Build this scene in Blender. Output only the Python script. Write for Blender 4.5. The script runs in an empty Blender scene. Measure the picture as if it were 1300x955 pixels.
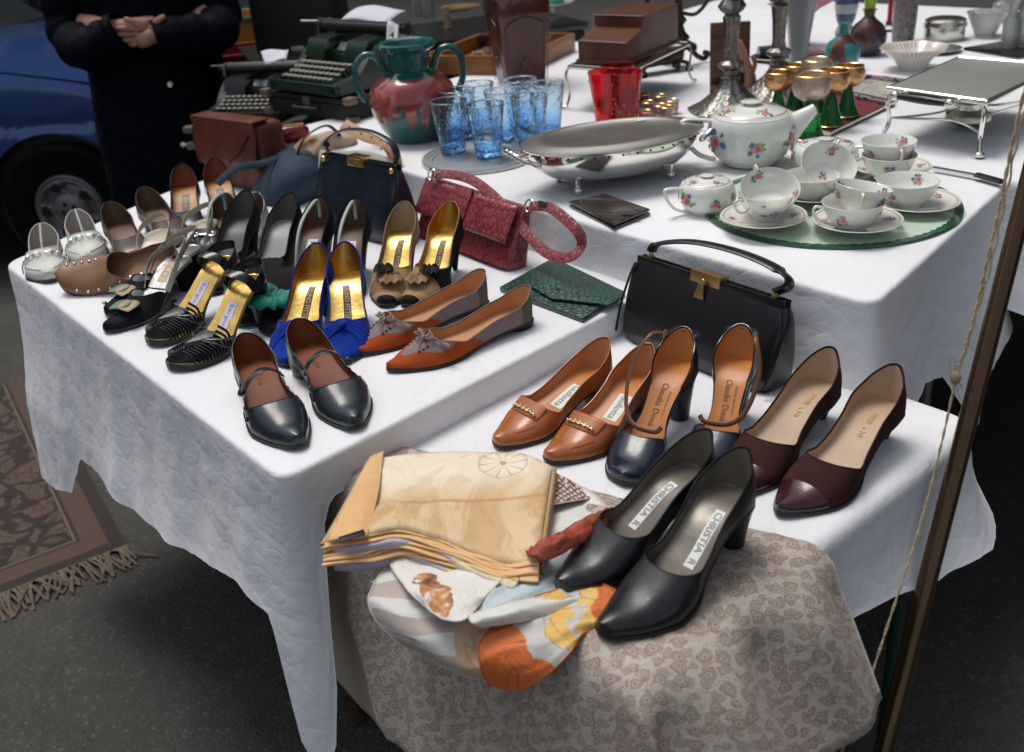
import bpy, bmesh, math, random
from mathutils import Vector, Matrix, noise, geometry
random.seed(7)
R=math.radians; PI=math.pi
sc=bpy.context.scene; C=sc.collection
# ---------------------------------------------------------------- camera maths
HC=1.50; PITCH=R(25.354); ROLL=R(4.788); F=1264.46; CX,CY=650.,433.
_d=Vector((math.sin(ROLL)*math.cos(PITCH),math.cos(ROLL)*math.cos(PITCH),math.sin(PITCH)))
_up=-_d; _fw=Vector((0,0,1)); _Y=(_fw-_up*_fw.dot(_up)).normalized(); _X=_Y.cross(_up)
RM=Matrix((_X,_Y,_up))            # camera (right, down, forward) -> world
def ray(x,y): return RM@Vector(((x-CX)/F,(y-CY)/F,1.))
def P(x,y,h):                      # photo pixel -> point of the horizontal plane z=h
    v=ray(x,y); w=v*((h-HC)/v.z); return Vector((w.x,w.y,h))
def PZ(x,y,z):                     # photo pixel -> point at that distance along the view axis
    w=ray(x,y)*z; w.z+=HC; return w
T1,T2,T3=.82,.91,.77
A0=128.6317
O=P(357,610,T1); U=Vector((math.cos(R(A0)),math.sin(R(A0)),0)); V=Vector((math.cos(R(A0-90)),math.sin(R(A0-90)),0))
def W(u,v,h): w=O+u*U+v*V; w.z=h; return w
def onv(x,y,v):                    # pixel -> point of the upright plane v = const
    d=ray(x,y); c=Vector((0,0,HC)); t=(v-(c-O).dot(V))/d.dot(V); return c+d*t
cam=bpy.data.cameras.new('camera'); co=bpy.data.objects.new('camera',cam); C.objects.link(co)
cam.sensor_fit='HORIZONTAL'; cam.sensor_width=36; cam.lens=36*F/1300; cam.shift_y=-(477.5-CY)/1300
rm=Matrix((( _X.x,_X.y,_X.z),(_Y.x,_Y.y,_Y.z),(_up.x,_up.y,_up.z)))
cr=RM@Vector((1,0,0)); cd=RM@Vector((0,1,0)); cf=RM@Vector((0,0,1))
M4=Matrix.Identity(4)
for i in range(3): M4[i][0]=cr[i]; M4[i][1]=-cd[i]; M4[i][2]=-cf[i]
M4[2][3]=HC; co.matrix_world=M4; sc.camera=co
cam.clip_start=.05; cam.clip_end=400
cam.dof.use_dof=True; cam.dof.focus_distance=1.5; cam.dof.aperture_fstop=5.0
# ---------------------------------------------------------------- materials
MT={}
def mat(name,col=(.5,.5,.5),rough=.5,metal=0,bump=None,var=None,coat=0,trans=0,ior=1.45,sheen=0,spec=.5,emis=None,alpha=1,custom=None,sss=0):
    if name in MT: return MT[name]
    m=bpy.data.materials.new(name); m.use_nodes=True; MT[name]=m
    nt=m.node_tree; N=nt.nodes; L=nt.links; b=N['Principled BSDF']
    b.inputs['Base Color'].default_value=(*col,1); b.inputs['Roughness'].default_value=rough
    b.inputs['Metallic'].default_value=metal; b.inputs['Coat Weight'].default_value=coat; b.inputs['Coat Roughness'].default_value=.115
    b.inputs['Transmission Weight'].default_value=trans; b.inputs['IOR'].default_value=ior
    b.inputs['Sheen Weight'].default_value=sheen; b.inputs['Sheen Roughness'].default_value=.4
    b.inputs['Specular IOR Level'].default_value=spec; b.inputs['Alpha'].default_value=alpha
    if sss: b.inputs['Subsurface Weight'].default_value=sss; b.inputs['Subsurface Scale'].default_value=.01
    tc=N.new('ShaderNodeTexCoord')
    if var:                        # (scale, second colour, contrast)
        n=N.new('ShaderNodeTexNoise'); n.inputs['Scale'].default_value=var[0]; n.inputs['Detail'].default_value=5
        L.new(tc.outputs['Object'],n.inputs['Vector'])
        r=N.new('ShaderNodeValToRGB'); k=var[2] if len(var)>2 else .2
        r.color_ramp.elements[0].position=.5-k; r.color_ramp.elements[1].position=.5+k
        r.color_ramp.elements[0].color=(*col,1); r.color_ramp.elements[1].color=(*var[1],1)
        L.new(n.outputs['Fac'],r.inputs['Fac']); L.new(r.outputs['Color'],b.inputs['Base Color'])
    if bump:                       # (scale, strength, distance)
        n=N.new('ShaderNodeTexNoise'); n.inputs['Scale'].default_value=bump[0]; n.inputs['Detail'].default_value=6
        L.new(tc.outputs['Object'],n.inputs['Vector'])
        u=N.new('ShaderNodeBump'); u.inputs['Strength'].default_value=bump[1]; u.inputs['Distance'].default_value=bump[2] if len(bump)>2 else .001
        L.new(n.outputs['Fac'],u.inputs['Height']); L.new(u.outputs['Normal'],b.inputs['Normal'])
    if custom: custom(nt,N,L,b,tc)
    return m
def ramp(N,stops,interp='LINEAR'):
    r=N.new('ShaderNodeValToRGB'); e=r.color_ramp; e.interpolation=interp
    while len(e.elements)<len(stops): e.elements.new(.5)
    for el,(p,c) in zip(e.elements,stops): el.position=p; el.color=(*c,1)
    return r
def mth(N,L,op,a,b=None,clamp=False):
    n=N.new('ShaderNodeMath'); n.operation=op; n.use_clamp=clamp
    for i,s in enumerate((a,b)):
        if s is None: continue
        if isinstance(s,(int,float)): n.inputs[i].default_value=s
        else: L.new(s,n.inputs[i])
    return n.outputs[0]
def mixc(N,L,f,a,b):
    n=N.new('ShaderNodeMix'); n.data_type='RGBA'
    for s,k in ((f,0),(a,6),(b,7)):
        if isinstance(s,(int,float)): n.inputs[k].default_value=s
        elif isinstance(s,tuple): n.inputs[k].default_value=(*s,1)
        else: L.new(s,n.inputs[k])
    return n.outputs[2]
def noi(N,L,tc,scale,detail=4,dist=0,vec=None):
    n=N.new('ShaderNodeTexNoise'); n.inputs['Scale'].default_value=scale; n.inputs['Detail'].default_value=detail; n.inputs['Distortion'].default_value=dist
    L.new(vec or tc.outputs['Object'],n.inputs['Vector']); return n.outputs['Fac']
def setbump(N,L,b,h,strength,dist):
    u=N.new('ShaderNodeBump'); u.inputs['Strength'].default_value=strength; u.inputs['Distance'].default_value=dist
    L.new(h,u.inputs['Height']); L.new(u.outputs['Normal'],b.inputs['Normal'])
def c_linen(nt,N,L,b,tc):          # crumpled washed cotton: sharp creases at several sizes
    def ridge(sc,rot,st,dist,amp,pw_):
        mp=N.new('ShaderNodeMapping'); mp.inputs['Rotation'].default_value=(R(20),R(15),R(rot)); mp.inputs['Scale'].default_value=(1,st,1); L.new(tc.outputs['Object'],mp.inputs['Vector'])
        n=noi(N,L,tc,sc,1.2,dist,mp.outputs[0]); return mth(N,L,'MULTIPLY',mth(N,L,'POWER',mth(N,L,'MULTIPLY',mth(N,L,'ABSOLUTE',mth(N,L,'SUBTRACT',n,.5)),2),pw_),amp)
    s=ridge(6,20,.6,.3,1.0,.7)
    for a in ((13,-40,.5,.4,.55,.65),(27,65,.6,.5,.34,.6),(58,10,.8,.4,.16,.7)): s=mth(N,L,'ADD',s,ridge(*a))
    s=mth(N,L,'ADD',s,mth(N,L,'MULTIPLY',noi(N,L,tc,700,2),.006)); setbump(N,L,b,s,.30,.010)
    r=ramp(N,[(.3,(.74,.74,.745)),(.6,(.81,.81,.82))]); L.new(noi(N,L,tc,2.5,5,.5),r.inputs['Fac']); L.new(r.outputs['Color'],b.inputs['Base Color'])
def c_croc(scale,dark,light,elong=(1,1,1)):
    def f(nt,N,L,b,tc):
        mp=N.new('ShaderNodeMapping'); L.new(tc.outputs['Object'],mp.inputs['Vector']); mp.inputs['Scale'].default_value=elong
        v=N.new('ShaderNodeTexVoronoi'); v.feature='DISTANCE_TO_EDGE'; v.inputs['Scale'].default_value=scale; v.inputs['Randomness'].default_value=.75; L.new(mp.outputs[0],v.inputs['Vector'])
        r=ramp(N,[(0,dark),(.18,light),(1,light)]); L.new(v.outputs['Distance'],r.inputs['Fac'])
        n=noi(N,L,tc,14,3); c=mixc(N,L,mth(N,L,'MULTIPLY',n,.7),r.outputs['Color'],dark)
        L.new(c,b.inputs['Base Color'])
        r2=ramp(N,[(0,(0,0,0)),(.22,(1,1,1))]); L.new(v.outputs['Distance'],r2.inputs['Fac'])
        setbump(N,L,b,r2.outputs['Color'],.6,.0012)
    return f
def c_wood(c1,c2,scale=8,stretch=(1,1,12)):
    def f(nt,N,L,b,tc):
        mp=N.new('ShaderNodeMapping'); L.new(tc.outputs['Object'],mp.inputs['Vector']); mp.inputs['Scale'].default_value=stretch
        n=noi(N,L,tc,scale,8,.6,mp.outputs[0]); r=ramp(N,[(.3,c1),(.7,c2)]); L.new(n,r.inputs['Fac']); L.new(r.outputs['Color'],b.inputs['Base Color'])
    return f
# ---------------------------------------------------------------- mesh builder
class MB:
    def __init__(s): s.v=[]; s.f=[]; s.m=[]; s.mi=0
    def add(s,vs,fs):
        o=len(s.v); s.v+= [Vector(p) for p in vs]
        for f in fs: s.f.append([i+o for i in f]); s.m.append(s.mi)
        return s
    def grid(s,rows,cu=False,cv=False,flip=False):   # rows of points
        n=len(rows); k=len(rows[0]); vs=[p for r in rows for p in r]; fs=[]
        for i in range(n if cu else n-1):
            for j in range(k if cv else k-1):
                q=[i*k+j,i*k+(j+1)%k,((i+1)%n)*k+(j+1)%k,((i+1)%n)*k+j]
                fs.append(q[::-1] if flip else q)
        return s.add(vs,fs)
    def lathe(s,prof,n=40,c=(0,0,0),mod=None,arc=None):
        rows=[]
        for r,z in prof:
            row=[]
            for j in range(n):
                a=2*PI*j/n; rr=r*(mod(a,z) if mod else 1); row.append((c[0]+rr*math.cos(a),c[1]+rr*math.sin(a),c[2]+z))
            rows.append(row)
        return s.grid(rows,cv=True)
    def loft(s,rings,cap=True):
        s.grid(rings,cv=True)
        if cap:
            k=len(rings[0]); o=len(s.v)-k*len(rings)
            s.f.append([o+i for i in range(k)][::-1]); s.m.append(s.mi)
            s.f.append([o+k*(len(rings)-1)+i for i in range(k)]); s.m.append(s.mi)
        return s
    def tube(s,path,r,n=8,closed=False,cap=True,flat=None,upv=None):
        path=[Vector(p) for p in path]; m=len(path); rings=[]; prev=None
        for i,p in enumerate(path):
            a=path[(i-1)%m] if (closed or i>0) else p; b=path[(i+1)%m] if (closed or i<m-1) else p
            t=(b-a).normalized() if (b-a).length>1e-9 else Vector((0,0,1))
            if upv is not None: ref=Vector(upv[i] if isinstance(upv,list) else upv)
            elif prev is None: ref=Vector((0,0,1)) if abs(t.z)<.9 else Vector((1,0,0))
            else: ref=prev
            x=ref-t*ref.dot(t)
            if x.length<1e-6: x=t.orthogonal()
            x.normalize(); prev=x; y=t.cross(x)
            rr=r[i] if isinstance(r,(list,tuple)) else r
            ax,ay=(rr,rr) if flat is None else (rr*flat,rr)
            ring=[p+x*(ax*math.cos(2*PI*j/n))+y*(ay*math.sin(2*PI*j/n)) for j in range(n)]
            rings.append(ring)
        if closed: return s.grid(rings,cu=True,cv=True)
        return s.loft(rings,cap)
    def box(s,c,size,bev=0,M=None,seg=2):
        bm=bmesh.new(); bmesh.ops.create_cube(bm,size=1)
        for v in bm.verts: v.co=Vector((v.co.x*size[0],v.co.y*size[1],v.co.z*size[2]))
        if bev: bmesh.ops.bevel(bm,geom=bm.edges[:],offset=bev,segments=seg,profile=.6,affect='EDGES')
        for v in bm.verts: v.co+=Vector(c)
        if M is not None:
            for v in bm.verts: v.co=M@v.co
        bm.verts.index_update(); s.add([v.co.copy() for v in bm.verts],[[v.index for v in f.verts] for f in bm.faces]); bm.free(); return s
    def prism(s,poly,z0,z1,bev=0):
        bm=bmesh.new(); vs=[bm.verts.new((p[0],p[1],z0)) for p in poly]; f=bm.faces.new(vs)
        r=bmesh.ops.extrude_face_region(bm,geom=[f]); 
        for e in r['geom']:
            if isinstance(e,bmesh.types.BMVert): e.co.z=z1
        bmesh.ops.recalc_face_normals(bm,faces=bm.faces[:])
        if bev: bmesh.ops.bevel(bm,geom=bm.edges[:],offset=bev,segments=2,profile=.6,affect='EDGES')
        bm.verts.index_update(); s.add([v.co.copy() for v in bm.verts],[[v.index for v in f.verts] for f in bm.faces]); bm.free(); return s
    def ball(s,c,r,n=12,sc=(1,1,1)):
        rows=[[(c[0]+r*sc[0]*math.sin(PI*i/n)*math.cos(2*PI*j/(2*n)),c[1]+r*sc[1]*math.sin(PI*i/n)*math.sin(2*PI*j/(2*n)),c[2]+r*sc[2]*math.cos(PI*i/n)) for j in range(2*n)] for i in range(n+1)]
        return s.grid(rows,cv=True)
    def xf(s,M,start=0):
        for i in range(start,len(s.v)): s.v[i]=M@s.v[i]
        return s
    def build(s,name,mats,parent=None,loc=None,ang=38,weld=True,center=False,solid=None):
        me=bpy.data.meshes.new(name)
        off=Vector((0,0,0))
        if center:
            xs=[v.x for v in s.v]; ys=[v.y for v in s.v]; zs=[v.z for v in s.v]
            off=Vector(((min(xs)+max(xs))/2,(min(ys)+max(ys))/2,min(zs)))
        bm=bmesh.new(); vv=[bm.verts.new(v-off) for v in s.v]
        for f,mi in zip(s.f,s.m):
            g=[]; 
            for i in f:
                if i not in g: g.append(i)
            if len(g)<3: continue
            try: bf=bm.faces.new([vv[i] for i in g]); bf.material_index=mi
            except ValueError: pass
        if weld: bmesh.ops.remove_doubles(bm,verts=bm.verts[:],dist=2e-5)
        bmesh.ops.dissolve_degenerate(bm,edges=bm.edges[:],dist=1e-6)
        bmesh.ops.recalc_face_normals(bm,faces=bm.faces[:])
        bm.to_mesh(me); bm.free()
        if not isinstance(mats,(list,tuple)): mats=[mats]
        for m in mats: me.materials.append(m)
        me.shade_smooth(); me.set_sharp_from_angle(angle=R(ang))
        o=bpy.data.objects.new(name,me); C.objects.link(o)
        if parent: o.parent=parent
        o.location=off+(Vector(loc) if loc is not None else Vector((0,0,0)))
        if solid:
            md=o.modifiers.new('s','SOLIDIFY'); md.thickness=solid; md.offset=0
        return o
def tag(o,label,cat,group=None,kind=None):
    if label: o['label']=label
    if cat: o['category']=cat
    if group: o['group']=group
    if kind: o['kind']=kind
    return o
def thing(name,label,cat,loc=(0,0,0),rz=0,group=None):
    o=bpy.data.objects.new(name,None); C.objects.link(o); o.location=loc; o.rotation_euler=(0,0,rz); o.empty_display_size=.02
    return tag(o,label,cat,group)
def struct(o): o['kind']='structure'; return o
def dup(root,loc=None,rz=None,label=None,parent=None):
    r=root.copy(); C.objects.link(r); r.parent=parent
    if loc is not None: r.location=loc
    if rz is not None: r.rotation_euler=(0,0,rz)
    if label: r['label']=label
    for ch in list(root.children): dup(ch,parent=r)
    return r
def hermite(pts,t):
    if t<=pts[0][0]: return pts[0][1]
    if t>=pts[-1][0]: return pts[-1][1]
    for i in range(len(pts)-1):
        if t<=pts[i+1][0]: break
    x0,y0=pts[i]; x1,y1=pts[i+1]; h=x1-x0; d=(y1-y0)/h
    def tang(k):
        if k<=0 or k>=len(pts)-1: return None
        a=(pts[k][1]-pts[k-1][1])/(pts[k][0]-pts[k-1][0]); b=(pts[k+1][1]-pts[k][1])/(pts[k+1][0]-pts[k][0])
        return 0 if a*b<=0 else 2*a*b/(a+b)
    m0=tang(i); m1=tang(i+1); m0=d if m0 is None else m0; m1=d if m1 is None else m1
    s=(t-x0)/h; return (2*s**3-3*s*s+1)*y0+(s**3-2*s*s+s)*h*m0+(-2*s**3+3*s*s)*y1+(s**3-s*s)*h*m1
def each(parent,name,mts,mbs):
    for q in mbs: q.build(name,mts,parent)
def crom(pts,n,closed=False):       # Catmull-Rom through points
    pts=[Vector(p) for p in pts]; m=len(pts); out=[]
    segs=m if closed else m-1
    for i in range(segs):
        if closed: p0,p1,p2,p3=pts[(i-1)%m],pts[i],pts[(i+1)%m],pts[(i+2)%m]
        else: p0,p1,p2,p3=pts[max(i-1,0)],pts[i],pts[i+1],pts[min(i+2,m-1)]
        for k in range(n):
            t=k/n; out.append(.5*((2*p1)+(-p0+p2)*t+(2*p0-5*p1+4*p2-p3)*t*t+(-p0+3*p1-3*p2+p3)*t**3))
    if not closed: out.append(pts[-1].copy())
    return out
def nz(x,y,z=0,o=0): return noise.noise(Vector((x+o*13.7,y+o*5.1,z+o*3.3)))
_txt={}
def text(s,size=1.,bold=0):
    k=(s,bold)
    if k not in _txt:
        cu=bpy.data.curves.new('lettering','FONT'); cu.body=s; cu.size=1; cu.align_x='CENTER'; cu.align_y='CENTER'; cu.resolution_u=3; cu.offset=bold
        o=bpy.data.objects.new('lettering',cu); C.objects.link(o); dg=bpy.context.evaluated_depsgraph_get(); dg.update()
        me=o.evaluated_get(dg).to_mesh(); _txt[k]=([v.co.copy() for v in me.vertices],[list(p.vertices) for p in me.polygons])
        o.evaluated_get(dg).to_mesh_clear(); bpy.data.objects.remove(o); bpy.data.curves.remove(cu)
    vs,fs=_txt[k]; return [v*size for v in vs],fs
# ---------------------------------------------------------------- world
w=bpy.data.worlds.new('World'); sc.world=w; w.use_nodes=True; nt=w.node_tree; bg=nt.nodes['Background']
sky=nt.nodes.new('ShaderNodeTexSky'); sky.sky_type='NISHITA'; sky.sun_disc=False
SUN_EL,SUN_AZ=R(70),R(-35)          # azimuth measured from +Y towards +X
sky.sun_elevation=SUN_EL; sky.sun_rotation=SUN_AZ; sky.air_density=1.0; sky.dust_density=3.0; sky.ozone_density=1.
hs=nt.nodes.new('ShaderNodeHueSaturation'); hs.inputs['Saturation'].default_value=.5; nt.links.new(sky.outputs[0],hs.inputs['Color'])
nt.links.new(hs.outputs[0],bg.inputs['Color']); bg.inputs['Strength'].default_value=.115
sl=bpy.data.lights.new('overcast_sun','SUN'); sl.energy=1.35; sl.angle=R(24); sl.color=(1,.97,.93)
so=bpy.data.objects.new('overcast_sun',sl); C.objects.link(so)
sd=Vector((math.sin(SUN_AZ)*math.cos(SUN_EL),math.cos(SUN_AZ)*math.cos(SUN_EL),math.sin(SUN_EL)))
so.rotation_euler=sd.to_track_quat('Z','Y').to_euler()
sc.render.engine='CYCLES'; sc.cycles.use_denoising=True; sc.cycles.max_bounces=10; sc.cycles.transmission_bounces=8; sc.cycles.transparent_max_bounces=8
sc.cycles.caustics_reflective=False; sc.cycles.caustics_refractive=False; sc.cycles.sample_clamp_indirect=5
sc.view_settings.view_transform='Standard'; sc.view_settings.look='None'; sc.view_settings.gamma=1; sc.view_settings.exposure=.33; sc.view_settings.use_curve_mapping=False
# ================================================================ ground, tables, cloths
def c_asph(nt,N,L,b,tc):
    big=noi(N,L,tc,1.6,6,1.2); sp=noi(N,L,tc,260,2); md_=noi(N,L,tc,14,5)
    r=ramp(N,[(.3,(.050,.047,.041)),(.5,(.066,.062,.054)),(.62,(.080,.076,.066)),(.75,(.056,.052,.046))]); L.new(mth(N,L,'ADD',mth(N,L,'MULTIPLY',big,.6),mth(N,L,'MULTIPLY',md_,.4)),r.inputs['Fac'])
    c=mixc(N,L,mth(N,L,'MULTIPLY',mth(N,L,'GREATER_THAN',sp,.62),.5),r.outputs['Color'],(.15,.145,.13)); c=mixc(N,L,mth(N,L,'MULTIPLY',mth(N,L,'LESS_THAN',sp,.40),.5),c,(.02,.019,.017))
    vo=N.new('ShaderNodeTexVoronoi'); vo.inputs['Scale'].default_value=140; L.new(tc.outputs['Object'],vo.inputs['Vector']); sp3=N.new('ShaderNodeSeparateColor'); L.new(vo.outputs['Color'],sp3.inputs[0])
    c=mixc(N,L,mth(N,L,'MULTIPLY',sp3.outputs[0],.45),c,(.025,.024,.021)); c=mixc(N,L,mth(N,L,'MULTIPLY',mth(N,L,'GREATER_THAN',sp3.outputs[1],.96),.35),c,(.17,.16,.145)); L.new(c,b.inputs['Base Color'])
    setbump(N,L,b,mth(N,L,'SUBTRACT',sp,mth(N,L,'MULTIPLY',vo.outputs['Distance'],.8)),.8,.005)
asph=mat('asphalt',(.05,.05,.045),.85,custom=c_asph)
g=MB(); n=60
rows=[[(-30+60*i/n,-8+70*j/n,0) for j in range(n+1)] for i in range(n+1)]
g.grid(rows); struct(g.build('ground',asph))
linen=mat('white_linen',(.80,.80,.815),.9,custom=c_linen,sheen=.15)
linen2=mat('white_cotton',(.78,.785,.81),.9,custom=c_linen,sheen=.15)
def polyline_perim(poly,step,corner):
    # walk round a polygon (ccw), rounding the corners; returns [(pos, normal, s, edge, frac)]
    n=len(poly); out=[]
    for i in range(n):
        a,b,c=poly[i],poly[(i+1)%n],poly[(i+2)%n]; e=(b-a); L=e.length; d=e/L; nn=Vector((d.y,-d.x,0))
        d2=(c-b).normalized(); n2=Vector((d2.y,-d2.x,0))
        k=max(2,int((L-2*corner)/step))
        for j in range(k): 
            f=j/k; out.append((a+d*(corner+(L-2*corner)*f),nn,i,(corner+(L-2*corner)*f)/L))
        q=7
        for j in range(q):
            t=j/q; p0=b-d*corner; p2=b+d2*corner
            pos=p0*(1-t)**2+b*(2*t*(1-t))+p2*t*t; m=(nn*(1-t)+n2*t).normalized()
            out.append((pos,m,i,1-(corner/L)*(1-t)) if t<.5 else (pos,m,(i+1)%n,t*0))
    return out
def tablecloth(name,label,poly,z,drop,mt,rad=.012,flare=.05,fold=.012,seed=0,step=.012,top=True,corner=.035,freq=9.,topn=.0012):
    """poly: world xy corners counter-clockwise; drop(edge, frac, pos)-> length the cloth hangs"""
    per=polyline_perim([Vector((p.x,p.y,0)) for p in poly],step,corner); mb=MB(); rows=[]; NK=22; s=0; last=None
    for (p,nn,e,f) in per:
        if last is not None: s+=(p-last).length
        last=p; d=drop(e,f,p); col=[]
        for k in range(-3,NK+1):
            if k<=0: a=(k+3)/3*PI/2; off=rad*(math.sin(a)-1)+0.; zz=z-rad*(1-math.cos(a)); dd=0
            else:
                dd=d*k/NK; zz=z-rad-dd; tt=min(1,dd/.28)
                fo=fold*tt*(nz(s*freq,dd*.8,seed)+.5*nz(s*freq*2.3,dd*1.7,seed+5))
                cr_=.0035*min(1,dd/.03)*(abs(nz(p.x*26,p.y*26,zz*16+seed))+.35*nz(p.x*60,p.y*60,zz*42))
                off=flare*tt*dd/.3+fo+cr_
                if k==NK: off+=.001
                zz+=.004*nz(s*14,seed,2)*(k/NK)
            q=p+nn*off; col.append((q.x,q.y,zz))
        rows.append(col)
    mb.grid(rows,cu=True)
    if top:
        bm=bmesh.new(); vs=[bm.verts.new(r[0]) for r in rows]; bm.faces.new(vs)
        bmesh.ops.triangulate(bm,faces=bm.faces[:]); 
        bmesh.ops.subdivide_edges(bm,edges=[e for e in bm.edges if not e.is_boundary],cuts=1)
        bmesh.ops.triangulate(bm,faces=bm.faces[:]); bm.verts.index_update()
        mb.add([v.co.copy() for v in bm.verts],[[v.index for v in f.verts] for f in bm.faces]); bm.free()
    o=mb.build(name,mt,weld=True,ang=180,center=True)
    return tag(o,label,'tablecloth')
def lerp(a,b,t): return a+(b-a)*t
def pw(pts,t):
    for (a,x),(b,y) in zip(pts,pts[1:]):
        if t<=b: return lerp(x,y,max(0,(t-a)/(b-a)))
    return pts[-1][1]
# left table: corners ccw  (u right->left).  order: near corner, (far right), far left, left near
LP=[W(0,0,T1),W(.052,.80,T1),W(1.50,.80,T1),W(1.45,.47,T1),W(1.217,0.,T1)]
def ccw(p): 
    a=sum(p[i].x*p[(i+1)%len(p)].y-p[(i+1)%len(p)].x*p[i].y for i in range(len(p))); return p if a>0 else p[::-1]
def mkdrop(spec,default=.3):       # spec: list of (edge start point, edge end point, [(frac,drop)]) chosen by nearest edge
    def f(e,fr,p):
        best=default; bd=1e9
        for a,b,pts in spec:
            A=Vector((a.x,a.y,0)); B=Vector((b.x,b.y,0)); t=max(0,min(1,(p-A).dot(B-A)/(B-A).length_squared)); dd=(A+(B-A)*t-p).length
            if dd<bd-1e-6: bd=dd; best=pw(pts,t)
        return best
    return f
dl=mkdrop([(LP[0],LP[4],[(0,.52),(.02,.44),(.035,.31),(.055,.235),(.13,.225),(.28,.27),(.48,.30),(.66,.325),(.74,.33),(.80,.44),(.93,.48),(.99,.50),(1,.46)]),
           (LP[0],LP[1],[(0,.52),(.012,.46),(.03,.25),(.05,.10),(.08,.052),(1,.05)]),(LP[1],LP[2],[(0,.3),(1,.3)]),(LP[2],LP[3],[(0,.3),(1,.3)]),(LP[4],LP[3],[(0,.46),(.15,.3),(1,.28)])])
tablecloth('tablecloth','crumpled white cotton cloth hanging low over the long left table full of shoes',ccw(LP),T1,dl,linen,fold=.022,flare=.035,seed=1,rad=.007,freq=5)
BPL=[W(-.366,.755,T2),W(-.255,1.385,T2),W(1.42,1.385,T2),W(1.42,.765,T2)]
db=mkdrop([(BPL[0],BPL[3],[(0,.138),(.19,.138),(.21,.088),(1,.088)]),(BPL[0],BPL[1],[(0,.14),(.10,.15),(.2,.215),(.30,.20),(.42,.22),(.52,.34),(.60,.36),(.75,.30),(1,.27)]),(BPL[1],BPL[2],[(0,.2),(1,.2)]),(BPL[2],BPL[3],[(0,.2),(1,.09)])])
tablecloth('tablecloth','white cloth over the raised middle table under the flowered tea set and silver dish',ccw(BPL),T2,db,linen2,fold=.014,flare=.05,seed=4,rad=.007,freq=5)
TB=T2+.001
BPB=[W(-.52,1.40,TB),W(-.75,3.3,TB),W(1.9,3.3,TB),W(1.55,1.40,TB)]
dbb=mkdrop([(BPB[0],BPB[3],[(0,.25),(.1,.22),(1,.22)]),(BPB[0],BPB[1],[(0,.25),(1,.3)]),(BPB[1],BPB[2],[(0,.2),(1,.2)]),(BPB[2],BPB[3],[(0,.2),(1,.2)])])
tablecloth('tablecloth','white cloth over the rear table with candlesticks, goblets and vases',ccw(BPB),TB,dbb,linen2,fold=.02,flare=.08,seed=8,step=.02)
LO=[W(-.525,.10,T3),W(-.525,.79,T3),W(.085,.79,T3),W(.085,.10,T3)]
dlo=mkdrop([(LO[0],LO[1],[(0,.1),(.3,.085),(.55,.10),(.75,.13),(.93,.14),(1,.12)]),(LO[1],LO[2],[(0,.10),(.05,.06),(1,.05)]),(LO[0],LO[3],[(0,.1),(1,.1)]),(LO[2],LO[3],[(0,.1),(1,.1)])])
tablecloth('tablecloth','small white cloth on the low front table beneath tan, navy and brown heels',ccw(LO),T3,dlo,linen,fold=.035,flare=.20,seed=3,rad=.020,corner=.05,freq=6)
# trestles under the cloths
steel=mat('dull_steel',(.35,.35,.36),.35,1); greenp=mat('green_paint',(.01,.04,.025),.4); dwood=mat('dark_wood',(.05,.025,.014),.5,custom=c_wood((.03,.014,.008),(.09,.045,.025),6))
board=mat('table_board',(.22,.15,.09),.6)
def trestle(label,poly,z,lm,inset=.08,r=.014):
    c=sum(poly,Vector())/len(poly); t=thing('trestle_table',label,'table',(c.x,c.y,0))
    q=[c+(p-c)*(1-inset/((p-c).length))for p in poly]
    MB().prism([(p.x-c.x,p.y-c.y) for p in ccw([c+(p-c)*(1-.03/((p-c).length)) for p in poly])],z-.034,z-.006).build('tabletop',board,t)
    for p in q:
        m=MB(); m.tube([(p.x-c.x,p.y-c.y,z-.035),(p.x-c.x,p.y-c.y,.01)],r,10); m.build('leg',lm,t)
    return t
trestle('wooden trestle table with dark turned feet hidden under the long left cloth',[LP[0],LP[1],LP[2],LP[4]],T1,dwood,.40,.018)
trestle('steel legged table under the middle cloth with the tea set',BPL,T2,steel,.1)
trestle('steel legged table under the rear cloth with the vases',BPB,TB,steel,.15)
trestle('low table with dark green legs under the front cloth and paisley shawl',LO,T3,greenp,.09,.010)
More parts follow.
